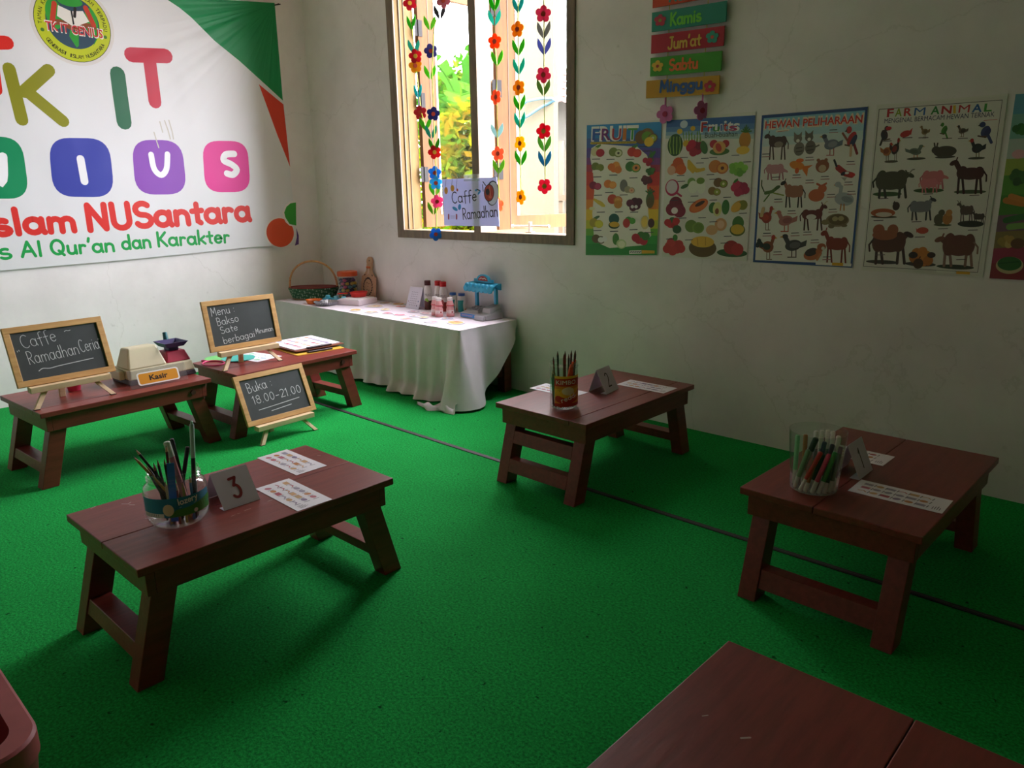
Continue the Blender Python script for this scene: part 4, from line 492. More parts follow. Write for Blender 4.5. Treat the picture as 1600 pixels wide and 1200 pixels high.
'P4': [('p','#dedcd4',[-0.0032,0.652,0.4433,0.6467,0.4388,-0.0021,0.0029,0.0035]),('s','#2a2c30',0.0019,[0.0072,0.6356,0.4305,0.6337]),('s','#2a2c30',0.0016,[0.4305,0.6337,0.427,0.0129]),('s','#2a2c30',0.0018,[0.427,0.0129,0.0073,0.0134]),('s','#2a2c30',0.002,[0.0073,0.0134,0.0072,0.6356]),('t','#c02c34',0.039,0.6045,0.0247,0.0289,'F',4,0.0),('t','#8aa02c',0.0687,0.6041,0.0256,0.0287,'A',4,-0.2),('t','#c02c34',0.1015,0.6035,0.0288,0.0285,'R',4,-0.7),('t','#2a60a8',0.1387,0.6025,0.0389,0.0283,'M',1.5,-1.6),('t','#2f8a3c',0.1972,0.6023,0.031,0.0279,'A',4,-1.1),('t','#c02c34',0.234,0.6013,0.035,0.0276,'N',4,-1.5),('t','#d8b02c',0.2757,0.5999,0.0088,0.0274,'I',4,7.1),('t','#c02c34',0.2923,0.6004,0.0363,0.0273,'M',1.5,-1.7),('t','#2a60a8',0.3361,0.5993,0.0334,0.027,'A',4,-1.5),('t','#3f9a3c',0.3759,0.5985,0.0254,0.0267,'L',4,-0.6),('t','#2c2c58',0.0321,0.5812,0.38,0.017,'MENGENAL BERMACAM HEWAN TERNAK',2,-0.4),('s','#c03a3a',0.0017,[0.3803,0.5665,0.4222,0.568]),('s','#3a2a2c',0.0081,[0.0336,0.5289,0.0255,0.499]),('e','#3a2a2c',0.0377,0.5378,0.012,0.0198,22),('e','#2a2a34',0.0333,0.532,0.008,0.0183,22),('e','#3a2a2c',0.0434,0.5608,0.0085,0.0099,0),('p','#3a3028',[0.0501,0.5626,0.0569,0.5547,0.0494,0.5552]),('s','#5a4028',0.0045,[0.0398,0.5172,0.0595,0.5199]),('e','#c02c30',0.051,0.5606,0.0112,0.0076,0),('e','#c0342c',0.1159,0.536,0.0205,0.0125,15),('p','#c0342c',[0.1234,0.5392,0.1394,0.5579,0.1363,0.5304]),('s','#6a4a20',0.0016,[0.1833,0.5325,0.1847,0.5163,0.1847,0.5163]),('s','#6a4a20',0.0016,[0.1891,0.5322,0.1909,0.516,0.1792,0.5166]),('p','#8a7048',[0.1917,0.5432,0.2026,0.5493,0.2023,0.5377,0.1928,0.5334]),('e','#8a7048',0.1844,0.5398,0.0116,0.0108,12),('s','#8a7048',0.0067,[0.1779,0.5426,0.1723,0.5551]),('e','#8a7048',0.1712,0.5581,0.0043,0.0049,0),('p','#c08a20',[0.1675,0.5598,0.1631,0.5572,0.1683,0.5559]),('e','#6a5434',0.1867,0.5401,0.0077,0.0064,10),('s','#4a8a34',0.0056,[0.2557,0.5353,0.266,0.5108]),('e','#4a8a34',0.2514,0.5428,0.0082,0.0157,-22),('e','#3f7a30',0.2554,0.5378,0.0054,0.0145,-22),('e','#4a8a34',0.2438,0.5618,0.0058,0.0078,0),('p','#3a3028',[0.2388,0.564,0.2354,0.5582,0.2405,0.5579]),('s','#5a4028',0.0032,[0.2533,0.5265,0.2392,0.5303]),('s','#6a4a20',0.0017,[0.3125,0.5281,0.3138,0.5134,0.3138,0.5134]),('s','#6a4a20',0.0017,[0.3188,0.5277,0.3205,0.513,0.308,0.5137]),('p','#6a5a48',[0.3217,0.5377,0.3334,0.5432,0.333,0.5326,0.3228,0.5288]),('e','#6a5a48',0.3138,0.5347,0.0124,0.0098,12),('s','#6a5a48',0.0073,[0.3069,0.5373,0.301,0.5488]),('e','#3a342c',0.2998,0.5515,0.0046,0.0045,0),('p','#c08a20',[0.2959,0.5531,0.2912,0.5508,0.2967,0.5495]),('e','#4a4034',0.3163,0.535,0.0083,0.0058,10),('s','#3a4474',0.0098,[0.3973,0.519,0.4139,0.4879]),('e','#3a4474',0.3903,0.5285,0.0141,0.0198,-22),('e','#343c68',0.3969,0.5221,0.0094,0.0183,-22),('e','#3a4474',0.378,0.5527,0.01,0.0099,0),('p','#3a3028',[0.3694,0.5555,0.3632,0.5484,0.3721,0.5478]),('s','#5a4028',0.0055,[0.3928,0.508,0.3686,0.5132]),('s','#6a4a20',0.0022,[0.0522,0.4609,0.0543,0.4356,0.0607,0.4353]),('s','#6a4a20',0.0021,[0.0602,0.4605,0.0628,0.4352,0.0681,0.435]),('p','#b06a30',[0.0424,0.4789,0.0252,0.4904,0.0292,0.4718,0.044,0.4635]),('e','#b06a30',0.0537,0.4722,0.0159,0.0168,-12),('s','#b06a30',0.0091,[0.0619,0.4757,0.0658,0.4944]),('e','#b84030',0.0663,0.4989,0.0058,0.0076,0),('p','#c08a20',[0.0709,0.5009,0.0777,0.4961,0.071,0.4949]),('e','#8a4a28',0.0505,0.4731,0.0106,0.01,-10),('s','#6a4a20',0.0018,[0.0832,0.4662,0.0861,0.4348,0.0913,0.4346]),('s','#6a4a20',0.0017,[0.0897,0.4659,0.093,0.4345,0.0973,0.4343]),('p','#3a2420',[0.0745,0.4883,0.06,0.5023,0.0641,0.4794,0.0764,0.4693]),('e','#3a2420',0.0839,0.4803,0.0129,0.0209,-12),('s','#3a2420',0.0074,[0.0904,0.4847,0.0926,0.5081]),('e','#b02c2c',0.0929,0.5137,0.0047,0.0094,0),('p','#c08a20',[0.0965,0.5163,0.1022,0.5104,0.0968,0.5088]),('e','#8a2c28',0.0812,0.4814,0.0086,0.0124,-10),('s','#c06a3a',0.0031,[0.1552,0.4592,0.1564,0.4407,0.1654,0.4403]),('s','#c06a3a',0.003,[0.1664,0.4588,0.1684,0.4402,0.1759,0.4399]),('p','#6a746a',[0.1425,0.4727,0.1189,0.4816,0.1234,0.4679,0.1437,0.4614]),('e','#6a746a',0.158,0.4675,0.0224,0.0124,-12),('s','#6a746a',0.0129,[0.1697,0.4697,0.1764,0.4833]),('e','#6a746a',0.1775,0.4866,0.0081,0.0056,0),('p','#c08a20',[0.184,0.4879,0.1932,0.4841,0.1837,0.4835]),('e','#5a6458',0.1535,0.4682,0.0149,0.0073,-10),('e','#4a4438',0.2634,0.4627,0.0398,0.0207,0),('e','#4a4438',0.231,0.4703,0.015,0.0135,0),('s','#4a4438',0.0054,[0.2271,0.4796,0.2231,0.495]),('s','#4a4438',0.0053,[0.2329,0.4793,0.2347,0.4944]),('s','#6a4a20',0.0025,[0.3691,0.4582,0.3716,0.4327,0.3716,0.4327]),('s','#6a4a20',0.0025,[0.378,0.4578,0.3811,0.4323,0.3632,0.433]),('p','#1f2a2a',[0.3818,0.4752,0.3983,0.485,0.3982,0.4668,0.3837,0.4598]),('e','#1f2a2a',0.3707,0.4696,0.0178,0.017,12),('s','#1f2a2a',0.0106,[0.3606,0.4739,0.3517,0.4936]),('e','#b02c2c',0.3499,0.4982,0.0066,0.0077,0),('p','#c08a20',[0.3442,0.5009,0.3375,0.4966,0.3456,0.4946]),('e','#2a3434',0.3742,0.4702,0.0119,0.01,10),('e','#4a4a3c',0.0733,0.4333,0.0261,0.0051,0),('e','#4a4a3c',0.1639,0.4405,0.0346,0.005,0),('e','#4a4a3c',0.2657,0.4426,0.0353,0.0049,0),('e','#4a4a3c',0.3723,0.4341,0.0282,0.0048,0),('e','#3a5a2c',0.0705,0.3068,0.0553,0.0091,0),('s','#34342a',0.01,[0.0403,0.3542,0.0413,0.2944]),('s','#34342a',0.01,[0.0519,0.354,0.0661,0.2942]),('s','#34342a',0.0098,[0.1169,0.3527,0.1166,0.2939]),('s','#34342a',0.0097,[0.1297,0.3525,0.1423,0.2937]),('e','#4a4a34',0.0808,0.3592,0.0567,0.0362,0),('e','#4a4a34',0.1159,0.3619,0.0239,0.0387,0),('e','#4a4a34',0.0444,0.3623,0.023,0.0379,0),('s','#4a4a34',0.0211,[0.122,0.3652,0.1394,0.3808]),('e','#4a4a34',0.149,0.3794,0.018,0.008,-28),('s','#4a4a34',0.0056,[0.1389,0.3853,0.1314,0.3969]),('s','#8a8a7c',0.0048,[0.1451,0.3863,0.1548,0.3985,0.1624,0.4005]),('s','#34342a',0.0067,[0.0238,0.3698,0.0119,0.3548,0.0156,0.3347]),('e','#3a5a2c',0.2217,0.3192,0.054,0.0088,0),('s','#c06a74',0.0066,[0.2056,0.3655,0.2066,0.3272]),('s','#c06a74',0.0065,[0.213,0.3653,0.2226,0.3269]),('s','#c06a74',0.0065,[0.2551,0.3644,0.2552,0.3265]),('s','#c06a74',0.0064,[0.2634,0.3642,0.2719,0.3262]),('e','#d07a80',0.2317,0.3686,0.0367,0.0233,0),('e','#d07a80',0.2544,0.3703,0.0155,0.025,0),('e','#d07a80',0.2082,0.3707,0.0148,0.0243,0),('s','#d07a80',0.014,[0.2584,0.3724,0.2711,0.3691]),('e','#d07a80',0.2774,0.3683,0.0118,0.0052,-28),('s','#d07a80',0.0037,[0.2708,0.3721,0.2658,0.3796]),('s','#c06a74',0.0044,[0.1949,0.3755,0.1874,0.3659,0.1899,0.3531]),('s','#d88088',0.0051,[0.1996,0.3432,0.2005,0.3128]),('s','#d88088',0.0051,[0.2055,0.3431,0.213,0.3126]),('s','#d88088',0.0051,[0.2384,0.3426,0.2385,0.3124]),('s','#d88088',0.005,[0.245,0.3424,0.2516,0.3122]),('e','#d88088',0.22,0.3459,0.0287,0.017,0),('e','#d88088',0.2379,0.3473,0.0122,0.0182,0),('e','#d88088',0.2017,0.3474,0.0116,0.0177,0),('s','#d88088',0.0109,[0.241,0.349,0.251,0.3465]),('e','#d88088',0.256,0.3458,0.0093,0.0041,-28),('s','#d88088',0.0029,[0.2507,0.3488,0.2468,0.3548]),('s','#d88088',0.0034,[0.1913,0.3511,0.1854,0.3435,0.1874,0.3333]),('e','#4a5a3c',0.365,0.3125,0.0539,0.0073,0),('s','#3a1c1a',0.0079,[0.3918,0.3718,0.4033,0.3074]),('s','#3a1c1a',0.0079,[0.383,0.372,0.3845,0.3076]),('s','#3a1c1a',0.008,[0.3323,0.3733,0.3451,0.308]),('s','#3a1c1a',0.0081,[0.322,0.3736,0.3245,0.3082]),('e','#4a2420',0.3596,0.3789,0.0441,0.0224,0),('e','#4a2420',0.3311,0.3835,0.0191,0.0243,0),('e','#4a2420',0.387,0.3807,0.0174,0.0231,0),('s','#4a2420',0.0174,[0.3255,0.3874,0.3061,0.4211]),('e','#4a2420',0.2985,0.4201,0.0149,0.0089,28),('s','#4a2420',0.0047,[0.3056,0.4261,0.3092,0.4387]),('s','#3a1c1a',0.0052,[0.401,0.3878,0.4129,0.3712,0.4143,0.35]),('e','#4a4434',0.067,0.2165,0.0507,0.0053,0),('e','#b05a30',0.0622,0.2329,0.047,0.0171,0),('e','#d8ccc0',0.066,0.2263,0.0317,0.0092,0),('e','#3a2a24',0.1099,0.2593,0.0136,0.0169,0),('p','#3a2a24',[0.0964,0.269,0.1015,0.2807,0.1108,0.269]),('s','#3a3c40',0.0067,[0.173,0.2524,0.1747,0.2065]),('s','#3a3c40',0.0067,[0.1806,0.2524,0.191,0.2067]),('s','#3a3c40',0.0066,[0.2237,0.2525,0.2245,0.2072]),('s','#3a3c40',0.0066,[0.2323,0.2526,0.2415,0.2074]),('e','#7a7c84',0.1997,0.2569,0.0375,0.0213,0),('e','#7a7c84',0.223,0.2596,0.0159,0.0228,0),('e','#7a7c84',0.1756,0.2587,0.0152,0.0223,0),('s','#7a7c84',0.0143,[0.2269,0.2623,0.2371,0.2852]),('e','#3a3c44',0.2435,0.2843,0.0121,0.0062,-28),('s','#3a3c44',0.0038,[0.2367,0.2887,0.2315,0.2975]),('s','#3a3c40',0.0045,[0.1619,0.2641,0.1544,0.2523,0.1571,0.237]),('e','#4a5a38',0.2861,0.1885,0.0317,0.005,0),('e','#5a5a44',0.2704,0.2091,0.0174,0.0215,0),('e','#b07840',0.3006,0.2127,0.0171,0.0226,0),('e','#5a5a44',0.2779,0.2344,0.0115,0.0126,0),('e','#c08848',0.3039,0.2346,0.0114,0.0125,0),('s','#5a4a44',0.0038,[0.379,0.2403,0.3853,0.2028]),('s','#5a4a44',0.0038,[0.3747,0.2403,0.3761,0.2027]),('s','#5a4a44',0.0039,[0.3502,0.2402,0.3571,0.2024]),('s','#5a4a44',0.0039,[0.3453,0.2401,0.3473,0.2023]),('e','#5a4a44',0.3633,0.2439,0.0213,0.0169,0),('e','#5a4a44',0.3495,0.2461,0.0092,0.0182,0),('e','#5a4a44',0.3765,0.2455,0.0085,0.0175,0),('s','#5a4a44',0.0084,[0.3468,0.2483,0.3371,0.2675]),('e','#5a4a44',0.3335,0.2668,0.0071,0.0052,28),('s','#5a4a44',0.0023,[0.3368,0.2704,0.3384,0.2778]),('s','#6a6050',0.0019,[0.3342,0.2712,0.3289,0.2793,0.3257,0.2808]),('s','#5a4a44',0.0026,[0.3833,0.2499,0.3893,0.2404,0.3902,0.2279]),('s','#4a403c',0.0031,[0.4197,0.2186,0.4242,0.1937]),('s','#4a403c',0.0031,[0.4163,0.2185,0.4169,0.1936]),('s','#4a403c',0.0031,[0.3967,0.2183,0.4017,0.1934]),('s','#4a403c',0.0031,[0.3927,0.2183,0.3937,0.1932]),('e','#4a403c',0.4072,0.2209,0.0171,0.0112,0),('e','#4a403c',0.3962,0.2222,0.0074,0.0121,0),('e','#4a403c',0.4179,0.222,0.0068,0.0116,0),('s','#4a403c',0.0068,[0.394,0.2237,0.3867,0.2354]),('e','#4a403c',0.3838,0.2349,0.0057,0.0034,28),('s','#4a403c',0.0018,[0.3864,0.2373,0.3878,0.2422]),('s','#4a403c',0.0021,[0.4234,0.2249,0.428,0.2187,0.4286,0.2104]),('e','#2f342c',0.3819,0.1939,0.0441,0.0123,0),('e','#3a3c34',0.0789,0.0349,0.064,0.0081,0),('s','#3a2420',0.0111,[0.0521,0.1038,0.0542,0.0278]),('s','#3a2420',0.011,[0.0648,0.1043,0.0814,0.0292]),('s','#3a2420',0.0108,[0.1358,0.1068,0.1365,0.0321]),('s','#3a2420',0.0107,[0.1497,0.1072,0.1645,0.0335]),('e','#5a3428',0.0963,0.1127,0.0619,0.0381,0),('e','#5a3428',0.1346,0.1184,0.0261,0.0406,0),('e','#5a3428',0.0565,0.1143,0.0252,0.0399,0),('s','#5a3428',0.0232,[0.1411,0.1229,0.1592,0.1494]),('e','#3a2824',0.1696,0.1483,0.0196,0.01,-28),('s','#3a2420',0.0074,[0.0339,0.1225,0.0211,0.1027,0.0254,0.0775]),('e','#9a5a38',0.0531,0.1632,0.0231,0.024,0),('e','#9a5a38',0.1072,0.1644,0.0213,0.0237,0),('e','#9a5a38',0.0776,0.1437,0.0476,0.02,0),('e','#b84a34',0.2178,0.1655,0.0214,0.0129,0),('p','#b84a34',[0.1996,0.1664,0.1925,0.1759,0.1968,0.1534]),('e','#3a3c34',0.2232,0.0337,0.057,0.0092,0),('e','#b87030',0.2266,0.0568,0.0187,0.0204,0),('e','#c88838',0.2123,0.0495,0.0188,0.0205,0),('e','#4a3020',0.2207,0.0695,0.0187,0.0204,0),('e','#c07a34',0.2339,0.0447,0.0187,0.0204,0),('e','#b87030',0.1983,0.0586,0.0189,0.0205,0),('e','#c88838',0.2403,0.0681,0.0186,0.0203,0),('e','#4a3020',0.2159,0.0353,0.0188,0.0205,0),('e','#c07a34',0.205,0.0765,0.0189,0.0204,0),('e','#b87030',0.2505,0.0494,0.0185,0.0203,0),('e','#c88038',0.2269,0.0829,0.0179,0.0195,0),('e','#3a2a24',0.1938,0.0684,0.017,0.0131,0),('e','#3a2a24',0.2599,0.0713,0.0153,0.0116,0),('e','#3a4434',0.3477,0.0293,0.0653,0.0089,0),('s','#8a6a5c',0.0095,[0.3912,0.1063,0.4041,0.0365]),('s','#8a6a5c',0.0096,[0.3807,0.1059,0.3815,0.0352]),('s','#8a6a5c',0.0098,[0.3195,0.1037,0.3339,0.0327]),('s','#8a6a5c',0.0098,[0.3071,0.1032,0.309,0.0313]),('e','#6a4034',0.3526,0.1118,0.0532,0.0402,0),('e','#6a4034',0.3182,0.1148,0.0231,0.0437,0),('e','#6a4034',0.3856,0.1158,0.0209,0.0415,0),('s','#6a4034',0.0212,[0.3115,0.1188,0.2909,0.1349]),('e','#7a4a3a',0.2816,0.1332,0.018,0.0098,28),('s','#7a4a3a',0.0057,[0.2903,0.1405,0.2949,0.1546]),('s','#8a6a5c',0.0063,[0.4025,0.1246,0.4166,0.1073,0.4179,0.084]),('s','#5a4a50',0.0032,[0.0406,0.2887,0.0761,0.2899]),('s','#5a4a50',0.0031,[0.2054,0.3055,0.2384,0.3065]),('s','#5a4a50',0.0029,[0.3666,0.2992,0.3971,0.3001]),('s','#5a4a50',0.0033,[0.0299,0.2014,0.0658,0.2032]),('s','#5a4a50',0.0031,[0.1749,0.1982,0.2086,0.2]),('s','#5a4a50',0.003,[0.2732,0.1731,0.3055,0.175]),('s','#5a4a50',0.0029,[0.3764,0.1703,0.4072,0.1722]),('s','#5a4a50',0.0033,[0.0502,0.0621,0.0861,0.065]),('s','#5a4a50',0.0031,[0.1935,0.139,0.2271,0.1412]),('s','#5a4a50',0.003,[0.3501,0.0575,0.3816,0.0603]),('s','#5a4a50',0.0032,[0.0308,0.5133,0.0658,0.5127]),('s','#5a4a50',0.0031,[0.1071,0.5216,0.1409,0.5209]),('s','#5a4a50',0.003,[0.1656,0.5183,0.1985,0.5176]),('s','#5a4a50',0.0029,[0.2493,0.5111,0.2811,0.5105]),('s','#5a4a50',0.0029,[0.3031,0.5081,0.3341,0.5075]),('s','#5a4a50',0.0028,[0.3682,0.5126,0.3982,0.512]),('p','#e8e6de',[0.2843,0.0128,0.3496,0.0128,0.3507,0.0039,0.2854,0.0025]),('p','#e0a828',[0.3542,0.0131,0.4018,0.0133,0.4019,0.0032,0.3554,0.0029])],
'P5': [('p','#5aa0b4',[0.0002,0.6498,0.4895,0.6338,0.5017,0.5135,0.0001,0.5816]),('p','#7ab0a0',[0.0001,0.5816,0.4922,0.5737,0.5051,0.438,0.0001,0.4964]),('p','#b0c0b8',[0.0001,0.4964,0.4956,0.4989,0.5079,0.3768,0.0,0.4273]),('p','#9ab04a',[0.0,0.4273,0.4983,0.4383,0.5103,0.3253,-0.0001,0.3691]),('p','#5a9a3a',[-0.0001,0.3691,0.5006,0.3872,0.5131,0.2628,-0.0001,0.2983]),('p','#4a8a34',[-0.0001,0.2983,0.5033,0.3254,0.516,0.1996,-0.0002,0.2267]),('p','#7a5a6a',[-0.0002,0.2267,0.5061,0.2628,0.5184,0.1465,-0.0003,0.1663]),('p','#8a7a4a',[-0.0003,0.1663,0.5085,0.2101,0.5208,0.0927,-0.0003,0.1052]),('p','#9a3a50',[-0.0003,0.1052,0.5109,0.1569,0.523,0.044,-0.0004,0.0496]),('p','#8a3038',[-0.0004,0.0496,0.513,0.1086,0.5252,-0.0052,-0.0004,-0.0065]),('e','#2f6a30',0.0335,0.5285,0.0116,0.0131,0),('e','#3a7a34',0.0248,0.5248,0.0116,0.0131,0),('e','#2f6a30',0.0297,0.537,0.0116,0.0131,0),('e','#3a7a34',0.0383,0.5203,0.0116,0.0131,0),('e','#2f6a30',0.016,0.5316,0.0117,0.0131,0),('e','#3a7a34',0.0419,0.5347,0.0115,0.013,0),('e','#d8a8b0',0.0359,0.4431,0.0213,0.0161,0),('e','#2f5a2c',0.0504,0.362,0.0131,0.015,0),('e','#3a6a30',0.0406,0.3574,0.0132,0.0151,0),('e','#3a7434',0.0461,0.3716,0.0131,0.015,0),('e','#2f5a2c',0.0558,0.3528,0.0131,0.015,0),('e','#3a6a30',0.0306,0.3648,0.0133,0.0151,0),('e','#3a7434',0.0599,0.3695,0.0131,0.015,0),('e','#2f5a2c',0.0434,0.3468,0.0132,0.0151,0),('e','#3a6a30',0.035,0.3775,0.0132,0.0151,0),('e','#3a7434',0.0674,0.3554,0.013,0.015,0),('s','#c88038',0.0223,[0.018,0.2804,0.0712,0.2685]),('s','#d08a40',0.0199,[0.0318,0.2951,0.0907,0.2743]),('s','#2f6a34',0.0224,[0.0271,0.209,0.0968,0.2276]),('s','#7aa858',0.0224,[0.0406,0.1852,0.0913,0.1921]),('e','#c8b068',0.041,0.131,0.0128,0.0148,0),('e','#a89048',0.0314,0.1259,0.0128,0.0148,0),('e','#b89a50',0.0367,0.1403,0.0128,0.0148,0),('e','#c8b068',0.0462,0.1222,0.0127,0.0148,0),('e','#a89048',0.0216,0.1327,0.0129,0.0149,0),('e','#b89a50',0.0502,0.139,0.0127,0.0147,0),('e','#6a4a30',0.0741,0.1261,0.0226,0.0192,0),('e','#c0b488',0.0583,0.0453,0.0437,0.0317,0),('e','#2f6a30',0.0576,0.0514,0.0386,0.0256,0),('s','#1f5a28',0.0046,[0.0258,0.051,0.0878,0.0602])],
